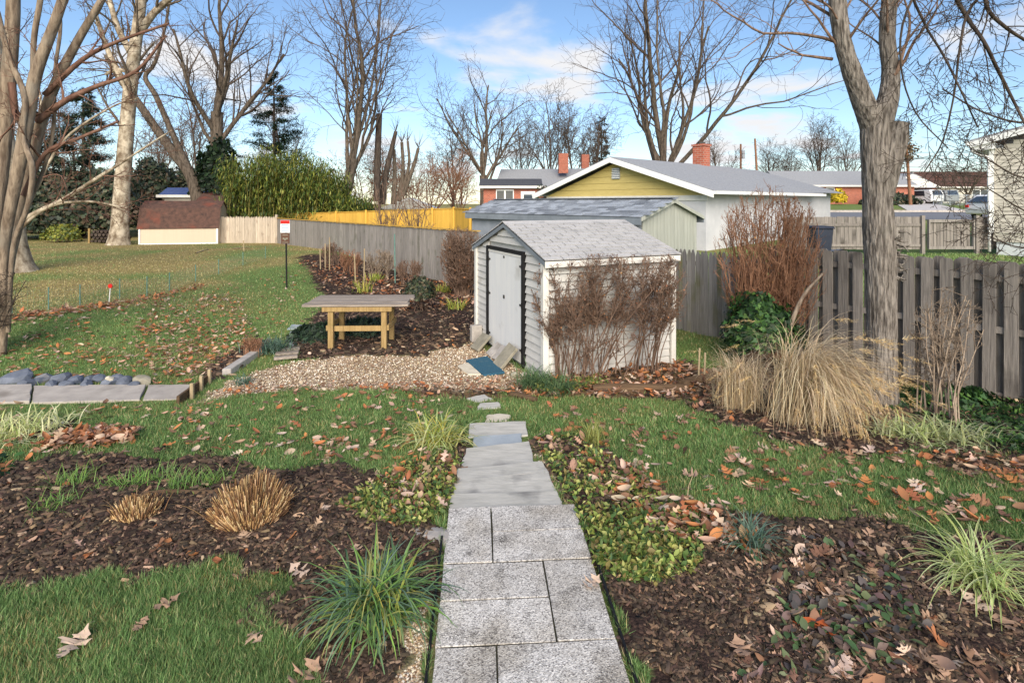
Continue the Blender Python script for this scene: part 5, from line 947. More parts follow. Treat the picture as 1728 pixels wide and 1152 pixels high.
# cut-back grass clumps
STRAW = [lin(166, 132, 90), lin(192, 160, 114), lin(134, 100, 70), lin(96, 72, 54), lin(210, 182, 140), lin(116, 86, 62)]
def cutback(label, p_, rx, ry, h, n, seed):
    g = np.random.default_rng(seed); t_ = thing('cut_back_grass', p_, label, 'ornamental grass', 'cut-back grass clumps'); a = g.uniform(0, 6.28, n); q = np.sqrt(g.random(n)); bx, by = np.cos(a) * q, np.sin(a) * q
    P = np.stack([p_[0] + bx * rx * .62, p_[1] + by * ry * .62, np.full(n, p_[2] - .02)], -1); hh = h * np.sqrt(1 - .75 * q ** 2) * g.uniform(.55, 1.15, n) * (.75 + .5 * vnoise(bx, by, .35, seed)); tl = q * .6 + g.normal(0, .13, n)
    tm = (np.array([(-.5, -.3, 0), (.5, -.3, 0), (0, .6, 0), (-.4, -.25, 1), (.4, -.25, 1), (0, .5, 1)]), [np.array([[0, 1, 4, 3], [1, 2, 5, 4], [2, 0, 3, 5]]), np.array([[3, 4, 5]])])
    w_ = g.uniform(.005, .009, n); scatter('stubble', tm, P, rotz_tilt(n, tl, az=a, g=g), np.stack([w_, w_, hh], -1), pick(STRAW, n, g=g, jit=.2), MT['dryleaf'], t_)
    strap('stubble', None, p_, 50, max(rx * 1.15, .2), .006, STRAW, STRAW, (.9, .9), seed + 1, m='dryleaf', spread=rx * .35, parent=t_, part='loose_straws')
q_ = gp(422, 876); cutback('large mound of cut-back straw-coloured grass in the left bed', q_, .29, .25, .27, 3000, 3)
q_ = gp(231, 872); cutback('small mound of cut-back straw-coloured grass in the left bed', q_, .18, .15, .15, 1100, 4)
# tall dry ornamental grasses in front of the forked tree
TAN = [lin(204, 184, 148), lin(222, 204, 170), lin(178, 154, 118), lin(234, 220, 192), lin(148, 122, 94)]
def plume(parent, tips, dirs, g, nh=60, L=.24):
    n = len(tips); P = np.repeat(tips, nh, 0) ; d = np.repeat(dirs, nh, 0); f = np.tile(np.linspace(0, 1, nh), n); P = P + d * (f * L)[:, None] + g.normal(0, .006, P.shape)
    az = np.arctan2(d[:, 1], d[:, 0]) + g.normal(0, .7, len(P)); tl = np.arccos(np.clip(d[:, 2], -1, 1)) + g.normal(0, .45, len(P)); s_ = .06 * (1 - .5 * f) * g.uniform(.6, 1.2, len(P))
    tm = (np.array([(-.5, 0, 0), (.5, 0, 0), (0, 0, 1)]), [np.array([[0, 1, 2]])])
    o_ = scatter('plumes', tm, P, rotz_tilt(len(P), tl, az=az, g=g), np.stack([s_ * .07, s_, s_], -1), pick([lin(216, 186, 132), lin(236, 214, 172), lin(196, 160, 104)], len(P), g=g), MT['dryleaf'], parent); o_['kind'] = 'stuff'
def tallgrass(label, p_, n, L, w_, th, seed, lean, spread, npl, azd=None, turn=None):
    t_ = thing('ornamental_grass', p_, label, 'ornamental grass', 'tall dry grasses by the forked tree'); g = np.random.default_rng(seed)
    _, C = strap('x', None, p_, n, L, w_, TAN, TAN, th, seed, m='dryleaf', spread=spread, lean=lean, parent=t_, segs=12, azd=azd, turn=turn)
    _, C2 = strap('x', None, p_, n // 3, L * .42, w_ * .8, TAN, TAN, (.4, 2.0), seed + 1, m='dryleaf', spread=spread * 1.3, lean=(lean[0] * .5, 0), parent=t_, segs=7, part='inner_blades')
    _, C3 = strap('x', None, p_, npl, L * 1.1, w_ * .6, TAN, TAN, (th[0] * .8, th[1] * .9), seed + 2, m='dryleaf', spread=spread, lean=lean, parent=t_, segs=12, part='flower_stalks', azd=azd, turn=turn)
    tips = C3[:, -1]; d = C3[:, -1] - C3[:, -2]; d /= np.linalg.norm(d, axis=1)[:, None] + 1e-9; plume(t_, tips, d, g); return t_
q_ = gp(1340, 712); tallgrass('large dry ornamental grass flopping to the right, left of the forked tree', q_, 520, 1.55, .0065, (.09, 2.7), 11, (.03, -.05), .1, 34, (-.4, .8, .8), (.25, .85))
fl_ = bpy.data.objects['ornamental_grass']; _, C4 = strap('x', None, q_, 820, 1.3, .0065, TAN, TAN, (.16, 2.4), 14, m='dryleaf', spread=.1, lean=(.16, -.12), parent=fl_, segs=12, azd=(-.9, .5, .93), turn=(.25, .8), part='flopped_blades'); d_ = C4[::9, -1] - C4[::9, -2]; d_ /= np.linalg.norm(d_, axis=1)[:, None] + 1e-9; plume(fl_, C4[::9, -1], d_, np.random.default_rng(15), 50, .16)
q_ = gp(1250, 690); tallgrass('smaller dry ornamental grass mound beside the larger one', q_, 700, .86, .006, (.12, 2.7), 12, (-.03, -.03), .1, 6, None, (.35, .95))
# ivy: on the rust shrub, at the fence foot, on the maple trunk; vinca beside the path
IVY = [lin(44, 72, 40), lin(62, 98, 52), lin(34, 58, 36), lin(90, 124, 62)]
def ivy_clump(name, label, c, r, n, size, seed, group='ivy growth', cols=IVY, cat='ivy', hollow=.5, tm=T_IVY):
    g = np.random.default_rng(seed); d = g.normal(size=(n, 3)); d /= np.linalg.norm(d, axis=1)[:, None]; d[:, 2] = np.abs(d[:, 2]) * 1.15 - .25; q = g.uniform(hollow, 1, n) ** .6
    lump = 1 + .25 * (vnoise(d[:, 0] * 3 + 5, d[:, 2] * 3 + d[:, 1] * 2, .6, seed) - .5) * 2
    P = np.array(c) + d * np.array(r) * (q * lump)[:, None]; P[:, 2] = np.maximum(P[:, 2], gz(P[:, 0], P[:, 1]) + .01)
    t_ = thing(name, (c[0], c[1], float(gz(c[0], c[1]))), label, cat, group); leaves('leaves', t_, P, size, pick(cols, n, g=g, jit=.3), tm, (.5, 1.9), 'leafy', seed, az=np.arctan2(d[:, 1], d[:, 0]) + g.normal(0, .5, n)); tb = Tubes()
    for k in range(14): e = P[g.integers(n)]; b_ = np.array([c[0] + g.normal(0, r[0] * .25), c[1] + g.normal(0, r[1] * .25), float(gz(c[0], c[1]))]); tb.add(np.array([b_, (b_ + e) / 2 + g.normal(0, .03, 3), e]), [.008, .006, .003], 4)
    tb.build('stems', MT['twig_brown'], t_); return t_
c = px(1283, 560, 8.35); ivy_clump('ivy', 'green ivy mound covering the base of the rust-coloured shrub', (c.x, c.y, c.z - .05), (.6, .45, .68), 3000, .075, 1)
c = px(1600, 700, 6.6); ivy_clump('ivy', 'dark ivy patch at the fence foot behind the striped clumps', (c.x, c.y + .2, -.36), (1.0, .45, .32), 2600, .07, 2)
c = px(1725, 705, 6.1); ivy_clump('ivy', 'dark ivy patch at the right picture edge under the fence', (c.x + .2, c.y, -.4), (.75, .5, .28), 1600, .07, 3)
c = px(365, 310, 40.5); ivy_clump('ivy', 'dark ivy wrapping the lower trunk of the large maple', (c.x, c.y, c.z + .2), (1.6, .9, 3.3), 2400, .3, 4, hollow=.7, cols=[lin(30, 48, 30), lin(44, 66, 38), lin(24, 38, 26)], tm=T_DIAMOND)
DK = [lin(58, 72, 52), lin(82, 92, 66), lin(44, 56, 46), lin(104, 96, 76)]
c = px(708, 492, 13.2); ivy_clump('dwarf_evergreen', 'rounded dwarf evergreen bush right of the work table', (c.x, c.y, c.z - .05), (.42, .4, .42), 2200, .06, 5, 'low evergreen bushes', DK, 'shrub')
c = px(535, 560, 10.4); ivy_clump('creeping_juniper', 'low dark juniper spreading left of the work table legs', (c.x, c.y, -.36), (.55, .6, .24), 1900, .07, 6, 'low evergreen bushes', [lin(44, 62, 48), lin(60, 80, 58), lin(36, 50, 42)], 'shrub')
c = px(612, 565, 10.8); ivy_clump('creeping_juniper', 'low dark juniper seen under the work table top', (c.x, c.y, -.36), (.6, .6, .3), 1500, .07, 7, 'low evergreen bushes', [lin(40, 56, 46), lin(54, 72, 54)], 'shrub')
# evergreens behind, bamboo
def conifer(name, label, x, Y, z0, h, w_, n, seed, cols, group='evergreens at the back', size=.25, bare=.12):
    g = np.random.default_rng(seed); X = (x - 864) * Y / FPX; t_ = thing(name, (X, Y, z0), label, 'tree', group); tb = Tubes(); tb.add(np.array([[X, Y, z0 - .3], [X + .05, Y, z0 + h * .5], [X, Y, z0 + h]]), [.22, .14, .03], 8); br = Tubes(); P = []; A = []
    nb_ = 90
    for k in range(nb_):
        f = bare + (1 - bare) * (k / nb_) ** .9; zc_ = z0 + h * f; L = w_ * (1 - f) ** .8 * g.uniform(.6, 1.1) + .2; a = g.uniform(0, 6.28); d = np.array([math.cos(a), math.sin(a), g.uniform(-.05, .25)]); b_ = np.array([X, Y, zc_])
        e = b_ + d * L; br.add(np.array([b_, b_ + d * L * .5 - [0, 0, .08], e]), [.05 * (1 - f) + .012, .02, .008], 4); m = int(n / nb_ * (1.4 - f)); s_ = g.uniform(.2, 1, m) ** .7
        P.append(b_ + d * (L * s_)[:, None] + g.normal(0, .1 + .1 * (1 - f), (m, 3)) * [1, 1, .8]); A.append(np.full(m, a) + g.normal(0, .8, m))
    P = np.concatenate(P); A = np.concatenate(A); s_ = size * g.uniform(.6, 1.2, len(P)); tb.build('trunk', MT['bark_dark'], t_); br.build('branches', MT['bark_dark'], t_)
    scatter('crown', T_DIAMOND, P, rotz_tilt(len(P), g.uniform(-.3, .9, len(P)), az=A + np.pi / 2 * 0, spin=A + np.pi * 1.5, g=g), np.stack([s_ * .38, s_, s_], -1), pick(cols, len(P), g=g, jit=.3), MT['leafy'], t_)
SPR = [lin(60, 78, 64), lin(78, 96, 76), lin(48, 62, 54), lin(98, 110, 86)]
conifer('spruce_tree', 'dark spruce with pointed top left of the sycamore', 140, 40, -.2, 10.8, 4.2, 26000, 1, SPR)
conifer('cedar_tree', 'dark cedar rising behind the bamboo', 462, 46, 0, 13.2, 4.4, 17000, 2, [lin(46, 70, 48), lin(66, 92, 60), lin(36, 54, 42)])
conifer('spruce_tree', 'second dark evergreen at the far left behind the crape myrtle', 75, 38, -.2, 6.8, 4.2, 15000, 3, SPR, bare=.02)
conifer('pine_tree', 'thin dark pine behind the bare trees near the chimney', 1015, 82, 0, 15, 3, 3000, 4, [lin(52, 60, 50), lin(74, 78, 64)], size=.6)
conifer('yew_bush', 'small conical evergreen at the left end of the olive-gabled house', 918, 29, -.1, 3.2, 1.3, 2400, 5, [lin(58, 76, 48), lin(84, 100, 62)], size=.2, bare=.02)
def bushy(name, label, c, r, n, size, seed, cols, group='background bushes', tm=T_DIAMOND): return ivy_clump(name, label, c, r, n, size, seed, group, cols, 'bush', .45, tm)
HOL = [lin(52, 66, 50), lin(70, 84, 62), lin(42, 52, 44), lin(92, 96, 74), lin(104, 90, 72)]
for i, (x, Y, w_, h, lab) in enumerate(((95, 37, 3.4, 4.4, 'dark evergreen bush mass behind the pale trunk'), (165, 38, 3.0, 5.0, 'dark evergreen bush left of the sycamore trunk'), (20, 36, 3, 4.4, 'dark evergreen bush at the far left edge'), (250, 46, 3.8, 6.4, 'dark bush behind the barn-roofed shed'), (310, 47, 3.2, 5.6, 'dark bush under the leaning tree'), (620, 40, 1.8, 2.4, 'grey-green bush between bamboo and cut trunk'), (755, 52, 2.6, 1.5, 'low dark hedge left of the red brick cottage'), (810, 51, 2.0, 1.7, 'dark hedge next to the red brick cottage'), (1500, 60, 3, 1.3, 'dark low bush behind the forked trunk'), (1355, 56, 1.6, 1.5, 'dark bush at the corner of the olive-gabled house'))):
    c = px(x, 345, Y); bushy('evergreen_bush', lab, (c.x, Y, float(gz(c.x, Y)) + h * .3), (w_, 1.8, h * .72), int(2100 * w_), .27, 20 + i, HOL)
c = px(1415, 338, 60); bushy('yellow_bush', 'bright yellow rounded bush before the red brick ranch house', (c.x, 60, float(gz(c.x, 60)) + .55), (.85, .8, 1.15), 1500, .2, 41, [lin(206, 180, 40), lin(226, 202, 60), lin(170, 150, 40)])
c = px(245, 405, 33); bushy('yellow_green_bush', 'yellow-green low bush by the woodpile, left of the sycamore', (px(105, 400, 34).x, 34, .1), (1.1, .8, .8), 1100, .16, 42, [lin(150, 150, 66), lin(118, 126, 58), lin(90, 104, 56)])
def bamboo(label, seed):
    g = np.random.default_rng(seed); t_ = thing('bamboo_thicket', (-14.8, 36.5, -.2), label, 'bamboo'); tb = Tubes(); P = []; A = []
    for k in range(330):
        x = g.uniform(-18.9, -10.6); y = g.uniform(34.8, 38.8); f = (x + 19.8) / 9.2; h = (4.3 + 2.4 * np.sin(np.pi * np.clip(f * .95 + .1, 0, 1)) ** 1.2) * g.uniform(.72, 1.06) - (1.2 if f > .86 else 0); a = g.uniform(-.9, .9) + (0 if x > -15 else np.pi) * .4; bend = g.uniform(.3, 1.3)
        zz_ = np.linspace(0, 1, 6); Q = np.stack([x + np.cos(a) * bend * zz_ ** 2.5, y - abs(np.sin(a)) * bend * zz_ ** 2.5, -.2 + h * (zz_ - .12 * zz_ ** 3)], -1); tb.add(Q, np.linspace(.022, .006, 6), 4)
        m = 120; s_ = g.uniform(.18, 1, m); i0 = np.minimum((s_ * 5).astype(int), 4); q = Q[i0] + (Q[i0 + 1] - Q[i0]) * (s_ * 5 - i0)[:, None]; P.append(q + g.normal(0, .28, (m, 3)) * [1, 1, .7]); A.append(g.uniform(0, 6.28, m))
    P = np.concatenate(P); A = np.concatenate(A); n = len(P); s_ = g.uniform(.24, .44, n); tb.build('culms', mat('bamboo_culm', lin(120, 110, 60), lin(156, 144, 84)), t_)
    f = np.clip((P[:, 0] + 19.8) / 9.2, 0, 1); cols = pick([lin(82, 102, 48), lin(106, 122, 54), lin(60, 80, 42), lin(146, 148, 68)], n, g=g, jit=.25)
    scatter('leaves', T_DIAMOND, P, rotz_tilt(n, g.uniform(.0, 1.5, n), az=A, spin=A + np.pi * 1.5, g=g), np.stack([s_ * .2, s_, s_ * .4], -1), cols, MT['leafy'], t_)
bamboo('large yellow-green bamboo thicket behind the grey fence', 3)
# ------------------------------------------------------------------ work table
wt_ = thing('work_table', (-2.72, 9.9, -.36), 'rough wooden work table with weathered plank top on the mulch', 'table')
RT = Matrix.Translation((-2.74, 9.92, 0)) @ Matrix.Rotation(R(1.5), 4, 'Z')
for i in range(5):
    mb = MB().box((rnd.uniform(-.02, .02), -.42 + i * .205, .425 + rnd.uniform(-.004, .004)), (1.8 + rnd.uniform(-.05, .05), .19, .04)); mb.build('top_plank', MT['wood_old'], wt_, bevel=.004, m=RT)
for x in (-.42, .5):
    for y in (-.42, .25): MB().box((x, y, .01), (.09, .09, .78)).build('leg', MT['wood_new'], wt_, bevel=.004, m=RT)
MB().box((.04, -.474, .36), (1.2, .038, .09)).build('apron', MT['wood_new'], wt_, bevel=.003, m=RT)
MB().box((.04, .3, .36), (1.2, .038, .09)).build('apron', MT['wood_new'], wt_, bevel=.003, m=RT)
MB().box((.04, -.37, .0), (.84, .04, .09)).build('stretcher', MT['wood_new'], wt_, bevel=.003, m=RT)
for x in (-.485, .565): MB().box((x, -.08, .02), (.038, .72, .09)).build('stretcher', MT['wood_new'], wt_, bevel=.003, m=RT)
# sign on a post
SGY = 15.2; b_ = gp(484, 487); sg = thing('sign', b_, 'small red and white sign above a brown one on a black post', 'sign')
MB().bar(b_ + Vector((0, 0, -.1)), b_ + Vector((-.03, 0, 1.98)), .035, .035, (0, 1, 0)).build('post', MT['black'], sg)
MW = mat('sign_white', lin(226, 230, 234), lin(236, 238, 240), rough=.4, bump=0); MR = mat('sign_red', lin(190, 34, 30), lin(204, 44, 36), rough=.4, bump=0); MBn = mat('sign_brown', lin(84, 58, 46), lin(104, 74, 58), rough=.4, bump=0); MPb = mat('sign_print', lin(110, 140, 170), lin(130, 160, 186), rough=.5, bump=0)
c = b_ + Vector((-.035, -.03, 1.8)); p1 = MB().box(c, (.27, .012, .36)).build('sign_panel', MW, sg); MB().box(c + Vector((0, -.009, .125)), (.26, .005, .1)).build('red_band', MR, p1)
for k in range(5): MB().box(c + Vector((rnd.uniform(-.01, .01), -.009, .045 - k * .045)), (.2 - .03 * (k % 2), .004, .018)).build('print_line', MPb, p1)
c = b_ + Vector((-.03, -.03, 1.45)); p2 = MB().box(c, (.24, .012, .3)).build('sign_panel', MBn, sg)
for k, (dx, dz, w_, h) in enumerate(((0, .1, .16, .02), (-.05, 0, .05, .05), (.05, 0, .05, .05), (0, -.02, .05, .07), (0, -.11, .18, .02))): MB().box(c + Vector((dx, -.009, dz)), (w_, .004, h)).build('emblem', MT['rock_tan'], p2)
# garden netting with green posts, red marker
nt = thing('net_fence', gp(202, 505), 'low green netting fence strung on thin posts across the left lawn', 'fence'); NP = [gp(*q) for q in ((-60, 535), (20, 530), (82, 524), (135, 518), (202, 505), (248, 500), (286, 492), (330, 475), (369, 463), (410, 448), (448, 437))]
MG = mat('post_green', lin(84, 120, 112), lin(110, 146, 134), rough=.6, bump=0); MN = mat('net_green', lin(110, 140, 116), lin(134, 160, 134), rough=.7, bump=0)
for q in NP: MB().tube([q + Vector((0, 0, -.05)), q + Vector((0, 0, .5))], .012, 6).build('post', MG, nt)
tb = Tubes()
for a, c in zip(NP, NP[1:]):
    for k in range(8): tb.add(np.array([a + Vector((0, 0, .04 + k * .06)), (a + c) / 2 + Vector((0, 0, .03 + k * .06)), c + Vector((0, 0, .04 + k * .06))]), .0016, 3)
    n = int((c - a).length / .09)
    for k in range(n): q = a.lerp(c, (k + .5) / n); tb.add(np.array([q + Vector((0, 0, .02)), q + Vector((.005, 0, .24)), q + Vector((0, 0, .46))]), .0016, 3)
tb.build('netting', MN, nt)
q = gp(184, 511); mk = thing('marker_stake', q, 'white marker stake with red disc on the left lawn', 'marker'); MB().tube([q, q + Vector((.03, 0, .36))], .01, 6).build('stake', MT['metal_white'], mk); MB().tube([q + Vector((.03, -.012, .39)), q + Vector((.03, .012, .39))], .05, 12).build('disc', MR, mk)
for i, (x, y, h, col, lab) in enumerate(((541, 455, .75, 'stake', 'short wooden stake, first of the row by the grey fence'), (549, 452, .9, 'stake', 'slanted wooden stake, second of the row by the grey fence'), (556, 456, 1.2, 'stake', 'tallest wooden stake left in the back bed'), (600, 478, .95, 'stake', 'thin wooden stake left of its thicker twin behind the table'), (614, 480, 1.15, 'stake', 'thicker wooden stake behind the middle of the table'), (667, 478, 1.6, None, 'slim green plastic stake by the grey fence'), (1178, 640, .45, 'stake', 'short pale stake right of the white shed'), (1188, 642, .4, 'stake', 'second short pale stake right of the white shed'), (412, 424, .5, 'stake', 'small wooden stake near the old picket fence'))):
    q = gp(x, y); o = MB().tube([q + Vector((0, 0, -.1)), q + Vector((rnd.uniform(-.05, .05), 0, h))], .022 if y < 500 else .014, 6).build('garden_stake', MT[col] if col else MG); tag(o, lab, 'stake', 'garden stakes')
# drain edging slabs, rocks, timbers, steps
for i, (q, lab) in enumerate((([(-420, 700), (50, 681), (54, 657), (-420, 664)], 'concrete edging slab cut by the left picture edge'), ([(54, 681), (236, 677), (246, 655), (57, 657)], 'longest concrete edging slab below the blue-grey rocks'), ([(241, 677), (304, 676), (322, 654), (250, 655)], 'concrete edging slab beside the small timber board'))): tag(slab(q, MT['edging'], 'edging_slab', .035, .12, None, 20 + i, .01), lab, 'slab', 'concrete edging slabs')
RK = [(-30, 648, .2), (6, 651, .14), (32, 645, .27), (48, 653, .16), (70, 646, .2), (88, 655, .13), (103, 644, .2), (112, 655, .12), (128, 650, .17), (146, 654, .12), (152, 645, .14), (168, 644, .15), (186, 652, .13), (196, 644, .12), (212, 650, .16), (226, 655, .1)]
pos_w = ['cut by the left picture edge', 'at the left picture edge', 'widest of the row near the left edge', 'low, before the widest rock', 'block-shaped, right of the widest rock', 'low, before the block-shaped rock', 'fourth large one from the left', 'small, fourth along the slab', 'mid-row', 'small, mid-row', 'behind the mid-row small rock', 'in front of the leaves', 'by the white stone', 'behind the white stone', 'near the tan rock', 'smallest, next to the tan rock']
for i, (x, y, r_) in enumerate(RK): q = gp(x, y); rock('rock', q + Vector((0, 0, .05)), (r_ * .9, r_ * .65, r_ * .7), MT['rock_blue'], 'blue-grey rock behind the edging slab, ' + pos_w[i], 'rock', 'blue-grey rocks', 50 + i, .75)
q = gp(190, 650); rock('rock', q + Vector((0, -.05, .1)), (.07, .06, .1), MT['rock_pale'], 'white stone among the blue-grey rocks', 'rock', None, 80)
q = gp(238, 651); rock('rock', q + Vector((0, 0, .05)), (.15, .12, .14), MT['rock_tan'], 'tan rounded rock at the right end of the rocks', 'rock', None, 81, .8)
q = gp(92, 722); rock('rock', q + Vector((0, 0, .02)), (.12, .09, .07), MT['concrete'], 'flat pale stone beside the striped clump at left', 'rock', None, 82)
q = gp(72, 738); rock('rock', q + Vector((0, 0, .02)), (.1, .07, .06), MT['rock_pale'], 'small flat stone below the striped clump at left', 'rock', None, 83)
q = gp(738, 905); rock('rock', q + Vector((-.02, 0, .0)), (.1, .2, .07), MT['concrete'], 'grey stone half buried beside the top paver', 'rock', None, 84, .6)
a, c = gp(300, 684), gp(352, 646); o = MB().bar(a + Vector((0, 0, .05)), c + Vector((0, 0, .06)), .035, .13).build('timber_edging', MT['timber'], None, bevel=.004); tag(o, 'short mossy timber board at the end of the concrete edging', 'timber')
for i, (x, y) in enumerate(((320, 674), (336, 660), (350, 648))): q = gp(x, y); o = MB().box(q + Vector((.03, 0, .08)), (.04, .04, .26)).build('edging_peg', MT['stake'], None, bevel=.004); tag(o, ['wooden peg at the low end of the mossy board', 'wooden peg at the middle of the mossy board', 'wooden peg at the high end of the mossy board'][i], 'peg', 'pegs of the timber edging')
a, c = gp(382, 634), gp(446, 592); o = MB().bar(a + Vector((0, 0, .04)), c + Vector((0, 0, .05)), .13, .12).build('edging_beam', MT['concrete'], None, bevel=.008); tag(o, 'pale grey beam edging the gravel beside the mulch strip', 'beam')
stp = thing('wooden_step', gp(484, 600), 'weathered wooden slat step at the edge of the gravel', 'step')
for i, (l, r_) in enumerate((((462, 610), (502, 606)), ((465, 602), (504, 599)), ((468, 595), (506, 592)))):
    a, c = gp(*l), gp(*r_); MB().bar(a + Vector((0, 0, .05)), c + Vector((0, 0, .05)), .12 if i else .1, .04).build('slat', MT['wood_old'], stp, bevel=.004)
for i, (q, lab) in enumerate((([(487, 585), (502, 583), (503, 570), (490, 572)], 'flagstone just behind the wooden step'), ([(486, 570), (503, 568), (506, 558), (490, 560)], 'second flagstone behind the wooden step'), ([(484, 557), (505, 556), (510, 549), (492, 549)], 'third flagstone behind the wooden step'))): tag(slab(q, MT['bluestone'], 'flagstone', .02, .04, None, 60 + i, .01), lab, 'flagstone', 'flagstones behind the step')
for i, (l, r_, w_, lab) in enumerate((((1000, 662), (1160, 660), .13, 'long old timber lying before the clipped shrub'), ((1150, 655), (1208, 640), .14, 'dark old timber end near the picket fence'), ((862, 668), (905, 678), .08, 'half-rotted timber before the green clump at the shed corner'), ((240, 838), (372, 834), .05, 'half-buried timber behind the small cut-back grass'))):
    a, c = gp(*l), gp(*r_); o = MB().tube([a + Vector((0, 0, w_ * .3)), a.lerp(c, .35) + Vector((0, .02, w_ * .34)), a.lerp(c, .7) + Vector((0, -.01, w_ * .3)), c + Vector((0, 0, w_ * .3))], [w_ * .5, w_ * .54, w_ * .5, w_ * .46], 8).build('old_timber', MT['timber'], None); tag(o, lab, 'timber', 'old timbers on the ground')
# sticks and leaning dead branch
sk = Tubes(); sk.add(smooth_path([px(1332, 555, 8.1), px(1345, 520, 8.1), px(1362, 490, 8.1), px(1388, 462, 8.1)], [.035, .035, .03, .018])[0], np.linspace(.036, .016, 16), 8)
db = thing('dead_branch', px(1332, 555, 8.1), 'thick dead branch leaning beside the rust-coloured shrub', 'branch'); sk.build('branch_wood', MT['twig_tan'], db)
for i, (l, r_, lab) in enumerate((((330, 428), (352, 421), 'thin fallen stick on the far lawn near the barn-roofed shed'), ((394, 420), (420, 418), 'pale fallen stick before the old picket fence'), ((1478, 835), (1492, 770), 'thin bent twig standing in the right lawn'))):
    a, c = gp(*l), gp(*r_); up_ = Vector((0, 0, .02 if i < 2 else .0)); tb = Tubes(); tb.add(np.array([a + up_, a.lerp(c, .5) + up_ * 2 + (Vector((0, 0, .0))), c + up_]) if i < 2 else np.array([gp(1158, 850), gp(1158, 850) + Vector((.02, 0, .14)), gp(1158, 850) + Vector((.07, 0, .26))]), [.03, .025, .02] if i < 2 else [.004, .003, .002], 5)
    o = tb.build('fallen_stick', MT['stake'], None); tag(o, lab if i < 2 else 'thin bent twig standing at the edge of the ground cover', 'stick', 'fallen sticks')
# woodpile at the far left
wp = thing('woodpile', (-24.2, 33.2, -.2), 'stack of cut firewood left of the sycamore', 'woodpile')
for k in range(30):
    r_ = rnd.uniform(.07, .11); i, j = k % 8, k // 8; x = -25.3 + i * .24 + (j % 2) * .12; z = -.12 + j * .19; MB().tube([(x, 32.8, z), (x + .02, 33.5, z)], r_, 8).build('log', MT['bark_dark'], wp)
for x in (-25.5, -23.3): MB().box((x, 32.9, .2), (.1, .1, .9)).build('post', MT['wood_new'], wp)
# beyond the right fence: bin, poles, wires, cars, chain-link
bn = thing('wheelie_bin', (10.15, 18, .36), 'dark blue wheeled rubbish bin beside the driveway', 'bin'); MBl = mat('bin_blue', lin(36, 42, 56), lin(48, 54, 68), rough=.5, bump=.05)
MB().prism([(9.92, 17.75, .4), (10.38, 17.75, .4), (10.45, 17.7, 1.35), (9.86, 17.7, 1.35)], (0, .58, 0)).build('body', MBl, bn, bevel=.02); MB().prism([(9.82, 17.65, 1.35), (10.49, 17.65, 1.35), (10.45, 17.7, 1.43), (9.86, 17.7, 1.43)], (0, .68, 0)).build('lid', MBl, bn, bevel=.02)
for x in (9.95, 10.35): MB().tube([(x - .03, 18.3, .5), (x + .03, 18.3, .5)], .11, 12).build('wheel', MT['black'], bn)
pw = wood('pole_wood', lin(110, 78, 60), lin(146, 110, 86))
def pole(label, x, y0, y1, Y, arm=True, trans=False, lean=0):
    a, c = px(x, y1, Y), px(x + lean, y0, Y); a.z = float(gz(a.x, a.y)) - .3; t_ = thing('utility_pole', a, label, 'utility pole', 'utility poles'); MB().tube([a, c], [.17, .12], 8).build('post', pw, t_)
    if arm: MB().bar(c + Vector((-1.1, 0, -.5)), c + Vector((1.1, 0, -.5)), .1, .1).build('crossarm', pw, t_)
    if trans: MB().tube([c + Vector((.3, -.1, -2)), c + Vector((.3, -.1, -.9))], .24, 10).build('transformer', MT['grey_wall'], t_)
    return c
pole('wooden utility pole with a transformer behind the olive roof', 1250, 243, 345, 74, False, True); pole('leaning wooden utility pole right of the transformer pole', 1280, 234, 345, 70, False, False, -6); c = pole('reddish utility pole with crossarm right of the forked tree', 1537, 238, 350, 58, True, False, -8)
for i, y in enumerate((258, 268, 282, 293, 303)):
    a, e = px(1528, y, 58), px(2300, y - 45 + i * 14, 40); tb = Tubes(); tb.add(np.array([a, a.lerp(e, .25) + Vector((0, 0, -.35)), a.lerp(e, .5) + Vector((0, 0, -.5)), a.lerp(e, .75) + Vector((0, 0, -.35)), e]), .018, 4); tag(tb.build('power_line', MT['black'], None), ['topmost', 'second', 'third', 'fourth', 'lowest'][i] + ' overhead wire right of the reddish utility pole', 'wire', 'overhead wires')
g_ = np.random.default_rng(3); nest = thing('vine_tangle', c, 'leafy tangle on top of the reddish utility pole', 'vine', None); P = np.array(c) + g_.normal(0, 1, (400, 3)) * [.45, .3, .75] + [0, 0, -1.0]; leaves('leaves', nest, P, .3, pick([lin(120, 104, 84), lin(90, 80, 66), lin(140, 124, 98)], 400, g=g_), T_DIAMOND, (.2, 2.2), 'dryleaf', 3)
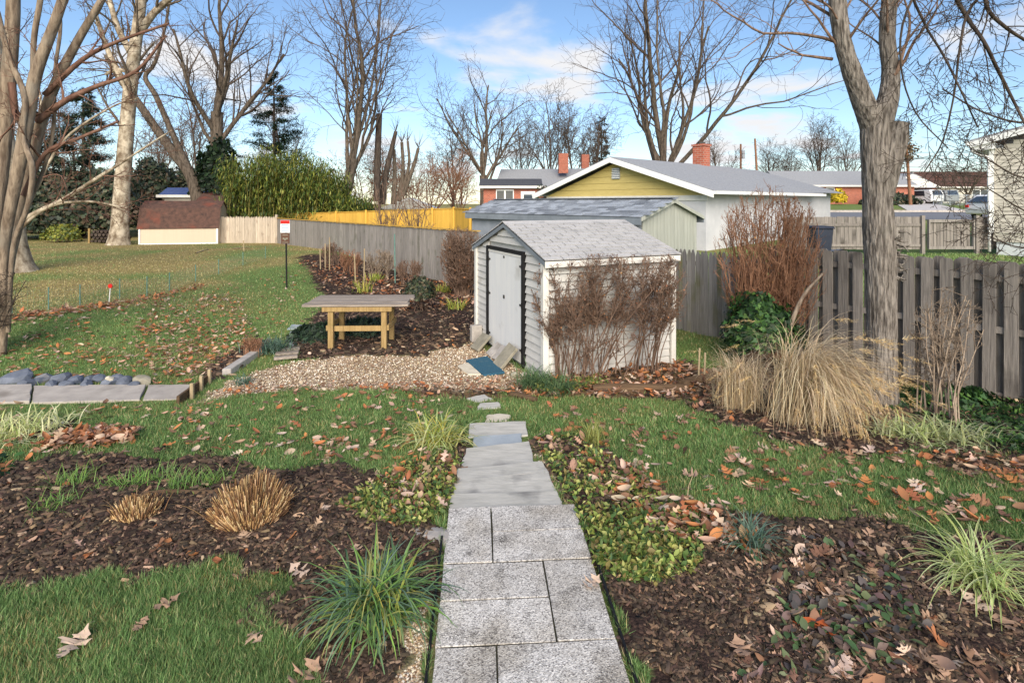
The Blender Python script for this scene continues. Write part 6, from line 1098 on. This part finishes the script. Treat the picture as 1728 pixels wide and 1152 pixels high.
def car(label, X, Y, z, rz, paint, van=False):
    t_ = thing('parked_car', (X, Y, z), label, 'car', 'parked cars', rz); M4 = WM[t_.name]
    prof = [(-2.2, .35), (2.2, .35), (2.25, .75), (2.0, .95), (1.2, 1.02), (.7, 1.5), (-1.5, 1.55), (-2.15, 1.05), (-2.25, .7)] if not van else [(-2.3, .35), (2.3, .35), (2.35, .8), (2.0, 1.05), (1.3, 1.1), (.8, 1.72), (-2.1, 1.78), (-2.35, 1.1)]
    MB().prism([(x, -.88, zz_) for x, zz_ in prof], (0, 1.76, 0)).build('body', paint, t_, bevel=.06, m=M4)
    top = max(p_[1] for p_ in prof)
    for s_ in (-.895, .895): MB().prism([(-1.5, s_, 1.05), (.95, s_, 1.05), (.62, s_, top - .12), (-1.4, s_, top - .12)], (0, .012 * (1 if s_ > 0 else -1), 0)).build('side_window', MT['glass'], t_, m=M4)
    MB().prism([(-2.2 if not van else -2.36, -.68, 1.1), (-2.2 if not van else -2.36, .68, 1.1), (-1.62 if not van else -2.14, .6, top - .1), (-1.62 if not van else -2.14, -.6, top - .1)], (-.03, 0, .01)).build('rear_window', MT['glass'], t_, m=M4)
    for x in (-1.4, 1.4):
        for s_ in (-.8, .8): w_ = MB().tube([(x, s_ - .1, .32), (x, s_ + .1, .32)], .32, 16).build('wheel', MT['black'], t_, m=M4); MB().tube([(x, s_ - .11, .32), (x, s_ + .11, .32)], .18, 12).build('rim', MT['metal_white'], w_, m=M4)
    for s_ in (-.7, .7): MB().box((-2.27, s_, .85), (.06, .2, .16)).build('tail_light', MR, t_, m=M4)
c = px(1552, 346, 66); car('white car parked in front of the brick carport', c.x, 66, float(gz(c.x, 66)) - .1, R(100), mat('paint_white', lin(226, 228, 230), lin(232, 234, 236), rough=.25, bump=0, spec=.6), True)
c = px(1582, 346, 67); car('silver car parked under the brick carport', c.x, 67.2, float(gz(c.x, 67)) - .1, R(95), mat('paint_silver', lin(150, 154, 156), lin(160, 164, 166), rough=.25, bump=0, spec=.6), True)
c = px(1702, 360, 34); car('white car half hidden behind the beige-sided house', c.x, 34, float(gz(c.x, 34)) + .3, R(10), mat('paint_pearl', lin(220, 222, 226), lin(226, 228, 230), rough=.25, bump=0, spec=.6))
cl = thing('chain_link_fence', px(1610, 350, 52), 'low chain-link fence along the driveway across the street', 'fence'); a, e = px(1575, 345, 58), px(1645, 345, 58); a.z = e.z = float(gz(a.x, 58)); tb = Tubes()
for k in range(6): q = a.lerp(e, k / 5); MB().tube([q, q + Vector((0, 0, 1.1))], .035, 6).build('post', MT['grey_wall'], cl)
MB().tube([a + Vector((0, 0, 1.1)), e + Vector((0, 0, 1.1))], .025, 6).build('rail', MT['grey_wall'], cl)
for k in range(80): q = a.lerp(e, k / 80); tb.add(np.array([q, q + Vector((.3, 0, .55)), q + Vector((.6, 0, 1.1))]), .006, 3); tb.add(np.array([q + Vector((.6, 0, 0)), q + Vector((.3, 0, .55)), q + Vector((0, 0, 1.1))]), .006, 3)
tb.build('wire_mesh', MT['grey_wall'], cl)
# ------------------------------------------------------------------ scattered ground detail
PATHPX = [(690, 1500), (722, 1160), (755, 864), (765, 838), (772, 800), (787, 762), (790, 720), (891, 717), (894, 756), (920, 800), (951, 858), (974, 858), (1070, 1160), (1180, 1500)]
def on_path(x, y):
    r = inpoly(x, y, PATHPX)
    for q, m_, l_ in FL[6:]: r |= inpoly(x, y, q)
    for q in ([(-420, 700), (304, 677), (322, 654), (-420, 664)], [(786, 611), (822, 604), (852, 631), (816, 635)], [(772, 619), (790, 614), (812, 633), (790, 633)]): r |= inpoly(x, y, q)
    return r
def in_shed(X, Y): d = np.stack([X - SO.x, Y - SO.y], -1); a = d @ np.array(es.xy); b = d @ np.array(eg.xy); return (a > -.02) & (a < SL + .02) & (b > -.02) & (b < SW + .02)
def sample(n, y0, y1, x0=-160, x1=1890, g=rng, power=1.0):
    x = g.uniform(x0, x1, n); y = y0 + (y1 - y0) * g.random(n) ** power; X, Y, Z = gpv(x, y); return x, y, X, Y, Z
# grass blades
x, y, X, Y, Z = sample(760000, 402, 1190); zm_, zg_, zd_ = zones(X, Y, .1); sd_ = side(X, Y)
keep = ~zm_ & ~zg_ & ~on_path(x, y) & ~in_shed(X, Y) & (sd_ < -.02) & (rng.random(len(x)) > zd_ * .93)
x, y, X, Y, Z = (a[keep] for a in (x, y, X, Y, Z)); n = len(X)
dr = sst(0, .9, sst(-7.5, -9.6, X) * sst(9, 12, Y) * .6 + (vnoise(X, Y, 1.6, 8) - .45) * 1.1) * sst(7, 11, Y)
pat = vnoise(X, Y, .45, 11) * .5 + vnoise(X, Y, .16, 12) * .5
GC = np.array([lin(98, 132, 76), lin(120, 154, 92), lin(86, 114, 68), lin(144, 168, 106), lin(166, 174, 122)]); DC = np.array([lin(180, 166, 116), lin(156, 140, 92), lin(204, 190, 142), lin(140, 136, 78)])
cg = GC[rng.choice(5, n, p=(.28, .3, .2, .14, .08))] * (.7 + .6 * pat)[:, None]; cd = DC[rng.choice(4, n)]
isd = rng.random(n) < (dr * .8 + .07 + .16 * (vnoise(X, Y, .8, 13) > .62)); cols = np.where(isd[:, None], cd, cg) * rng.uniform(.75, 1.25, (n, 1))
hgt = (.026 + .022 * rng.random(n)) * (1 + .5 * (rng.random(n) < .06)) * (.8 + .5 * pat); wd = np.clip(.0042 * Y / 4, .0036, .03) * rng.uniform(.7, 1.3, n)
hgt *= np.clip(1.1 - (Y - 12) * .015, .7, 1.1)
nearb = Y < 6.2; pos = np.stack([X, Y, Z + .004], -1); tilt = np.abs(rng.normal(.35, .28, n))
T_B1 = (np.array([(-.5, 0, 0), (.5, 0, 0), (.0, .25, 1)]), [np.array([[0, 1, 2]])]); T_B2 = (np.array([(-.5, 0, 0), (.5, 0, 0), (-.4, .08, .55), (.4, .08, .55), (0, .42, 1)]), [np.array([[0, 1, 3, 2]]), np.array([[2, 3, 4]])])
def gscat(name, tm, k, label):
    m = k.sum(); o = scatter(name, tm, pos[k], rotz_tilt(m, tilt[k]), np.stack([wd[k], hgt[k], hgt[k]], -1), cols[k], MT['grass']); tag(o, label, 'grass', None, 'stuff')
gscat('lawn_grass', T_B2, nearb, 'short green lawn grass in the foreground'); gscat('lawn_grass', T_B1, ~nearb, 'lawn grass of the middle and far yard')
# grass beyond the right fence
X = rng.uniform(6, 22, 60000); Y = rng.uniform(10, 19.4, 60000); k = (side(X, Y) > .5) & (X / Y < 1.1); X, Y = X[k], Y[k]; n = len(X); o = scatter('lawn_grass', T_B1, np.stack([X, Y, gz(X, Y)], -1), rotz_tilt(n, rng.uniform(0, .6, n)), np.stack([np.full(n, .022), np.full(n, .07), np.full(n, .07)], -1), GC[rng.choice(5, n)] * rng.uniform(.8, 1.3, (n, 1)), MT['grass']); tag(o, 'green grass of the side yard behind the dark fence', 'grass', None, 'stuff')
# bark mulch chips
x, y, X, Y, Z = sample(230000, 430, 1190); zm_, zg_, zd_ = zones(X, Y, .2); k = (zm_ | (zd_ & (rng.random(len(x)) < .3))) & ~on_path(x, y) & ~in_shed(X, Y); x, y, X, Y, Z = (a[k] for a in (x, y, X, Y, Z)); n = len(X)
T_CHIP = (np.array([(-.5, -.5, 0), (.5, -.35, 0), (.45, .5, 0), (-.5, .4, 0), (-.36, -.1, 1), (.38, .08, .9)]), [np.array([[0, 1, 5, 4], [2, 3, 4, 5]]), np.array([[1, 2, 5], [3, 0, 4]])])
MC = [lin(56, 48, 42), lin(76, 64, 55), lin(96, 80, 67), lin(114, 93, 77), lin(148, 122, 98), lin(180, 156, 130)]
sc = np.clip(Y / 4, .8, 1.9); L = (.014 + .06 * rng.random(n) ** 2.2) * sc * 1.08; cols = pick(MC, n, (.27, .29, .23, .13, .06, .02), .25)
o = scatter('bark_mulch', T_CHIP, np.stack([X, Y, Z + .012 + rng.uniform(0, .016, n)], -1), rotz_tilt(n, np.abs(rng.normal(0, .35, n))), np.stack([L, L * rng.uniform(.16, .45, n), L * rng.uniform(.12, .3, n)], -1), cols, MT['chip']); tag(o, 'dark shredded bark mulch covering the beds', 'mulch', None, 'stuff')
# gravel
x, y, X, Y, Z = sample(330000, 560, 1170); zm_, zg_, zd_ = zones(X, Y, .12); k = zg_ & ~on_path(x, y) & ~in_shed(X, Y) | (~on_path(x, y) & zm_ & (rng.random(len(x)) < .002)); x, y, X, Y, Z = (a[k] for a in (x, y, X, Y, Z)); n = len(X)
T_PEB = (np.array([(.5, .1, .1), (-.5, 0, .05), (.05, .5, 0), (-.1, -.5, .05), (.05, 0, .5), (0, 0, -.5)]), [np.array([[4, 0, 2], [4, 2, 1], [4, 1, 3], [4, 3, 0]]), np.array([[5, 2, 0], [5, 1, 2], [5, 3, 1], [5, 0, 3]])])
PC = [lin(190, 170, 142), lin(216, 202, 178), lin(160, 134, 106), lin(126, 100, 78), lin(230, 222, 206), lin(172, 154, 130)]; s_ = rng.uniform(.012, .03, n) * np.clip(Y / 7, .75, 1.3)
o = scatter('gravel', T_PEB, np.stack([X, Y, Z + s_ * .15], -1), rotz_tilt(n, rng.uniform(0, .5, n)), np.stack([s_ * 1.2, s_, s_ * .7], -1), pick(PC, n, None, .15), MT['pebble'], smooth=True); tag(o, 'pale tan pea gravel before the shed and beside the path', 'gravel', None, 'stuff')
# fallen oak leaves
def oak(seed, lobes=4, curl=.25, wide=1.0):
    g = np.random.default_rng(seed); ts = np.linspace(0, 1, 2 * lobes + 1); V = []; V.append((0, -.18, 0)); mids = []; Ls = []; Rs = []
    for i, t_ in enumerate(ts):
        env = math.sin(math.pi * min(1, .12 + t_ * .9)) ** .7; w_ = (.4 if i % 2 else .07) * env * wide * g.uniform(.8, 1.2) if i < 2 * lobes else .0
        fwd = .09 if i % 2 else 0; zc_ = curl * ((t_ - .45) ** 2) * 1.1; zw = curl * (w_ ** 2) * .9 + g.normal(0, .02)
        mids.append((0, t_, zc_)); Ls.append((-w_, t_ + fwd * g.uniform(.5, 1.6), zc_ + zw)); Rs.append((w_ * g.uniform(.85, 1.1), t_ + fwd * g.uniform(.5, 1.6), zc_ + zw * g.uniform(.5, 1.3)))
    for i in range(len(ts)):
        Ls[i] = (Ls[i][0], Ls[i][1] + g.normal(0, .02), Ls[i][2]); Rs[i] = (Rs[i][0] * g.uniform(.75, 1.1), Rs[i][1] + g.normal(0, .03), Rs[i][2])
    m = len(ts); V = mids + Ls + Rs + [(-.012, -.2, .02), (.012, -.2, .02)]; F4 = [[i, i + 1, m + i + 1, m + i] for i in range(m - 1)] + [[i + 1, i, 2 * m + i, 2 * m + i + 1] for i in range(m - 1)]
    return np.array(V), [np.array(F4), np.array([[3 * m, 3 * m + 1, 0]])]
def oak_fine(seed, lobes=3, curl=.3):           # lobed outline with rounded sinuses and forked tips
    g = np.random.default_rng(seed); R_, L_ = [], []
    for side_, out in ((1, R_), (-1, L_)):
        out.append((.015, 0.0))
        for i in range(lobes):
            t_ = .17 + .62 * i / (lobes - 1); w_ = (.3, .46, .3, .22)[i] * g.uniform(.85, 1.15); f = g.uniform(.03, .09)
            out += [(.07, t_ - .07), (w_ * .62, t_ + f * .2), (w_ * .8, t_ - .02 + f), (w_, t_ + .03 + f), (w_ * .74, t_ + .045 + f), (w_ * .7, t_ + .11 + f), (w_ * .4, t_ + .07 + f * .4), (.06, t_ + .075)]
        out += [(.12, .93), (.05, .95), (.0, 1.05)]
    m = len(R_); V = []
    for pts, s_ in ((None, 0), (L_, -1), (R_, 1)):
        for k in range(m):
            t_ = R_[k][1] if s_ >= 0 else L_[k][1]; tm_ = min(max(R_[k][1], 0), 1); x = 0 if s_ == 0 else s_ * pts[k][0]; y = tm_ if s_ == 0 else pts[k][1]
            V.append((x, y, curl * (y - .45) ** 2 + curl * 1.1 * x * x + .05 * math.sin(9 * y + 7 * x + seed)))
    F4 = [[k, k + 1, m + k + 1, m + k] for k in range(m - 1)] + [[k + 1, k, 2 * m + k, 2 * m + k + 1] for k in range(m - 1)]; V += [(-.012, -.22, .03), (.012, -.22, .03)]
    return np.array(V), [np.array(F4), np.array([[3 * m, 3 * m + 1, 0]])]
def plain(seed, curl):                          # small unlobed curled leaf
    V, F = [], []; ts = np.linspace(0, 1, 5)
    for t_ in ts: w_ = .26 * math.sin(math.pi * min(1, .06 + .94 * t_)) ** .8; V += [(-w_, t_, curl * ((t_ - .5) ** 2 + w_)), (0, t_, curl * (t_ - .5) ** 2), (w_, t_, curl * ((t_ - .5) ** 2 + w_ * .7))]
    for k in range(4): F += [[3 * k, 3 * k + 1, 3 * k + 4, 3 * k + 3], [3 * k + 1, 3 * k + 2, 3 * k + 5, 3 * k + 4]]
    V += [(-.012, -.2, .03), (.012, -.2, .03)]; return np.array(V), [np.array(F), np.array([[15, 16, 1]])]
FINE = [oak_fine(1, 3, .3), oak_fine(2, 4, .6), oak_fine(3, 3, -.3), oak_fine(4, 3, .9), oak_fine(6, 4, .2), plain(1, .5), plain(2, -.4)]
OAK = [oak(1, 4, .3, .9), oak(2, 3, .6, .8), oak(3, 3, .9, .95), plain(3, .7), plain(4, -.5), plain(5, 1.0), oak(6, 3, -.4, 1.0)]
LC = [lin(178, 146, 122), lin(196, 166, 142), lin(150, 112, 88), lin(172, 114, 80), lin(126, 96, 80), lin(208, 184, 164), lin(194, 130, 84)]
leaf_no = [0]
def litter(name, label, poly, n, size=(.075, .13), flat=.35, p=None, near=None, lift=.02, clump=.5, tms=None):
    P = np.array(poly, float); x = rng.uniform(P[:, 0].min(), P[:, 0].max(), n * 5); y = rng.uniform(P[:, 1].min(), P[:, 1].max(), n * 5); k = inpoly(x, y, poly); x, y = x[k], y[k]; X, Y, Z = gpv(x, y)
    k = (rng.random(len(X)) < 1 - clump + 2 * clump * (vnoise(X, Y, .5, 21 + leaf_no[0]) - .2)) & ~in_shed(X, Y) & ~(on_path(x, y) & (rng.random(len(X)) < .97)); x, y, X, Y, Z = (a[k][:n] for a in (x, y, X, Y, Z)); leaf_no[0] += 1
    zm_, zg_, _ = zones(X, Y); Z = Z + np.where(zm_ | zg_, lift, lift + .025); m = len(X); cols = pick(LC, m, p, .22); tms = tms or OAK; ch = rng.integers(0, len(tms), m); vs, fs4, fs3, cs, kk = [], [], [], [], 0
    for i in range(len(tms)):
        q = ch == i; c_ = q.sum()
        if not c_: continue
        TV, TF = tms[i]; s_ = rng.uniform(size[0] * .7, size[1], c_); rot = rotz_tilt(c_, np.abs(rng.normal(0, flat, c_))); V = np.einsum('nij,nkj->nki', rot, TV[None] * s_[:, None, None]) + np.stack([X, Y, Z], -1)[q][:, None]; k_ = len(TV)
        o_ = (np.arange(c_) * k_)[:, None, None] + kk; fs4.append((TF[0][None] + o_).reshape(-1, 4)); fs3.append((TF[1][None] + o_).reshape(-1, 3)); vs.append(V.reshape(-1, 3)); cs.append(np.repeat(cols[q], k_, 0)); kk += c_ * k_
    o = bpy.data.objects.new(name, np_mesh(name, np.concatenate(vs), fs4 + fs3, MT['dryleaf'], np.concatenate(cs))); COL.objects.link(o); adopt(o, None); tag(o, label, 'leaf litter', None, 'stuff'); return o
litter('fallen_leaves', 'brown oak leaves scattered over the lawn left of the path', [(-50, 690), (300, 690), (420, 670), (680, 660), (790, 680), (780, 720), (690, 780), (560, 785), (300, 765), (-50, 780)], 420, (.06, .12), .45, clump=.7)
litter('fallen_leaves', 'drift of rust-brown leaves on the left lawn edge', [(65, 762), (100, 745), (150, 734), (230, 732), (225, 748), (160, 758)], 330, (.08, .13), .7, (.1, .15, .2, .25, .2, .05, .05), lift=.04, clump=.1)
litter('fallen_leaves', 'dry leaves covering the left lawn slope', [(-100, 560), (120, 520), (330, 500), (420, 470), (500, 455), (520, 470), (470, 560), (400, 600), (340, 660), (-100, 636)], 1150, (.06, .12), .4, clump=.8)
litter('fallen_leaves', 'dense dry leaves in the middle of the left lawn', [(270, 500), (400, 500), (430, 560), (380, 630), (260, 640), (220, 570)], 900, (.06, .12), .5, clump=.8)
litter('fallen_leaves', 'leaves caught along the green netting', [(20, 532), (135, 520), (250, 502), (340, 480), (345, 487), (250, 512), (140, 530), (25, 542)], 480, (.09, .15), .7, (.1, .1, .2, .3, .2, .05, .05), clump=.2)
litter('fallen_leaves', 'leaf litter in the back bed by the grey fence', [(500, 440), (540, 440), (620, 460), (760, 475), (812, 490), (812, 520), (700, 520), (690, 530), (600, 490), (540, 480)], 1500, (.08, .16), .6, (.1, .12, .2, .28, .18, .07, .05), clump=.3)
litter('fallen_leaves', 'leaves on the mulch under and beside the work table', [(520, 560), (800, 520), (812, 585), (700, 600), (520, 606)], 160, (.07, .11), .5)
litter('fallen_leaves', 'leaves and debris along the lower gravel edge', [(330, 672), (420, 650), (560, 648), (700, 645), (860, 640), (900, 668), (830, 668), (600, 662), (400, 668)], 380, (.06, .1), .5, clump=.5)
litter('fallen_leaves', 'leaf litter under the clipped shrub beside the shed', [(860, 672), (920, 645), (1140, 614), (1230, 640), (1225, 688), (1160, 676), (1000, 672)], 620, (.08, .13), .6, clump=.2)
litter('fallen_leaves', 'scattered leaves on the lawn right of the path', [(900, 690), (1160, 690), (1330, 750), (1500, 775), (1790, 800), (1790, 910), (1450, 878), (1180, 862), (1060, 780), (960, 730)], 330, (.07, .13), .4, clump=.8, tms=FINE)
litter('fallen_leaves', 'leaf litter on the bed around the tall dry grasses', [(1165, 685), (1240, 655), (1330, 740), (1480, 765), (1790, 770), (1790, 815), (1600, 800), (1400, 770), (1230, 720)], 210, (.08, .13), .5)
litter('fallen_leaves', 'leaves caught in the ground cover along the right side of the path', [(890, 745), (960, 735), (1060, 790), (1140, 850), (1230, 880), (1260, 930), (1180, 930), (1100, 900), (1040, 860), (960, 800)], 330, (.07, .12), .7, lift=.05, clump=.5)
litter('fallen_leaves', 'leaves caught in the ground cover along the left side of the path', [(580, 860), (690, 775), (770, 765), (775, 800), (755, 880), (640, 890)], 150, (.06, .11), .7, lift=.04, clump=.5)
litter('fallen_leaves', 'large oak leaves lying on the right mulch bed', [(1170, 930), (1330, 890), (1560, 930), (1790, 1000), (1790, 1190), (1200, 1190), (1290, 1050), (1230, 990)], 330, (.07, .14), .4, (.3, .25, .13, .03, .17, .12, .0), clump=.55, tms=FINE)
litter('fallen_leaves', 'few brown leaves on the left mulch bed', [(0, 800), (500, 800), (740, 900), (700, 1000), (500, 1000), (300, 955), (0, 980)], 60, (.07, .12), .4)
# the nearest leaves, one by one
oakm = []
for i in range(5):
    for j in range(3):
        TV, TF = FINE[i]; oakm.append(np_mesh('oak_leaf', TV, TF, MT['dryleaf'], np.repeat(pick([LC[(0, 5, 1)[j]]], 1, None, .05), len(TV), 0)))
dropped = [  # place, size, what singles it out
    (305, 1022, .13, 'pale oak leaf in the middle of the left foreground grass'), (150, 1080, .18, 'largest tan leaf on the left foreground grass, curled'), (440, 1100, .11, 'tan oak leaf on the grass left of the dark strap-leaved clump'), (250, 1058, .09, 'small dry leaf between two larger ones on the left grass'),
    (490, 965, .14, 'pinkish oak leaf on the mulch at the corner of the left grass'), (415, 922, .12, 'pale oak leaf on the mulch below the large cut-back grass'), (540, 1128, .16, 'tan oak leaf at the foot of the dark strap-leaved clump'), (548, 862, .1, 'small oak leaf on the mulch right of the large cut-back grass'), (600, 930, .09, 'small oak leaf just above the dark strap-leaved clump'),
    (1018, 948, .13, 'star-like tan oak leaf on the ground cover beside the pavers'), (1012, 985, .12, 'brown oak leaf touching the paver edge at right'), (1385, 1055, .2, 'big orange leaf in the middle of the right mulch bed'), (1240, 1090, .14, 'pale oak leaf on the mulch left of the orange leaf'), (1350, 985, .14, 'pinkish oak leaf above the orange leaf'), (1480, 1115, .15, 'tan oak leaf low in the right mulch bed'), (1440, 1010, .14, 'tan oak leaf between the orange leaf and the striped clump'), (1620, 1012, .15, 'pinkish oak leaf under the striped clump at the right edge'), (1575, 1000, .13, 'brown oak leaf left of the striped clump at the right edge'), (1680, 1048, .14, 'oak leaf nearest the right picture edge on the mulch')]
for i, (x, y, s_, lab) in enumerate(dropped):
    q = gp(x, y); gr = x < 470 and y > 985
    if 'orange' in lab.split(' leaf')[0]: TV, TF = FINE[4]; me_ = np_mesh('oak_leaf', TV * [1.6, 1, 1], TF, MT['dryleaf'], np.repeat(np.array([lin(196, 104, 62)]), len(TV), 0))
    else: me_ = oakm[(i * 4) % 15]
    tag(inst('oak_leaf', me_, None, Matrix.Translation(q + Vector((0, 0, .06 if gr else .042))) @ Matrix.Rotation(rnd.uniform(0, 6.28), 4, 'Z') @ Matrix.Rotation(rnd.uniform(-.25, .25), 4, 'X') @ Matrix.Scale(s_, 4)), lab, 'leaf', 'single leaves in the foreground')
# vinca ground cover and low bed plants
def cover(name, label, poly, n, size, cols, hmax, tm=T_LEAF, tilt=(.3, 1.5)):
    P = np.array(poly, float); x = rng.uniform(P[:, 0].min(), P[:, 0].max(), n * 3); y = rng.uniform(P[:, 1].min(), P[:, 1].max(), n * 3); k = inpoly(x, y, poly); x, y = x[k][:n], y[k][:n]; X, Y, Z = gpv(x, y); m = len(X)
    k = rng.random(m) < .35 + vnoise(X, Y, .3, 31); X, Y, Z = X[k], Y[k], Z[k]; m = len(X); hh = hmax * (.3 + .9 * vnoise(X, Y, .22, 32)); o = scatter(name, tm, np.stack([X, Y, Z + .01 + hh * np.sqrt(rng.random(m))], -1), rotz_tilt(m, rng.uniform(tilt[0], tilt[1], m)), np.stack([np.full(m, size) * rng.uniform(.35, .85, m)] + [size * rng.uniform(.5, 1.25, m)] * 2, -1), pick(cols, m, None, .2) * (.8 + .5 * vnoise(X, Y, .4, 33))[:, None], MT['leafy']); tag(o, label, 'ground cover', None, 'stuff')
VC = [lin(104, 124, 60), lin(138, 150, 76), lin(80, 104, 54), lin(178, 180, 108), lin(66, 92, 52), lin(128, 116, 70)]
cover('vinca_leaves', 'glossy green and yellowish ground cover along the right side of the path', [(905, 748), (965, 738), (1020, 770), (1075, 805), (1125, 850), (1190, 905), (1180, 965), (1115, 990), (1050, 990), (1005, 965), (985, 905), (965, 850), (925, 790)], 5600, .05, VC, .065)
cover('vinca_leaves', 'yellowish ground cover along the left side of the path', [(570, 855), (640, 815), (690, 785), (770, 762), (776, 790), (765, 830), (752, 875), (700, 895), (620, 885)], 3600, .045, VC, .05)
cover('bugle_leaves', 'purple and green low leaves in the right bed', [(1230, 930), (1380, 915), (1520, 960), (1560, 1080), (1480, 1160), (1240, 1160), (1330, 1060), (1300, 980)], 650, .07, [lin(88, 84, 80), lin(98, 112, 76), lin(78, 106, 66), lin(112, 92, 88)], .05, tilt=(.1, 1.0))
cover('ivy_leaves', 'dark ivy leaves creeping over the bed beside the fence', [(1540, 700), (1728, 720), (1900, 760), (1900, 800), (1720, 770), (1600, 735)], 2200, .06, IVY, .1, T_IVY)
cover('edge_greens', 'green weeds along the foot of the shed side wall', [(925, 650), (1010, 640), (1030, 652), (960, 668), (900, 668)], 900, .05, [lin(84, 104, 50), lin(112, 124, 60), lin(140, 136, 72)], .12)
cover('corner_greens', 'mixed green and rust leaves at the left end of the left bed', [(-200, 790), (20, 786), (30, 812), (-200, 830)], 500, .07, IVY + [lin(130, 90, 60)], .12)
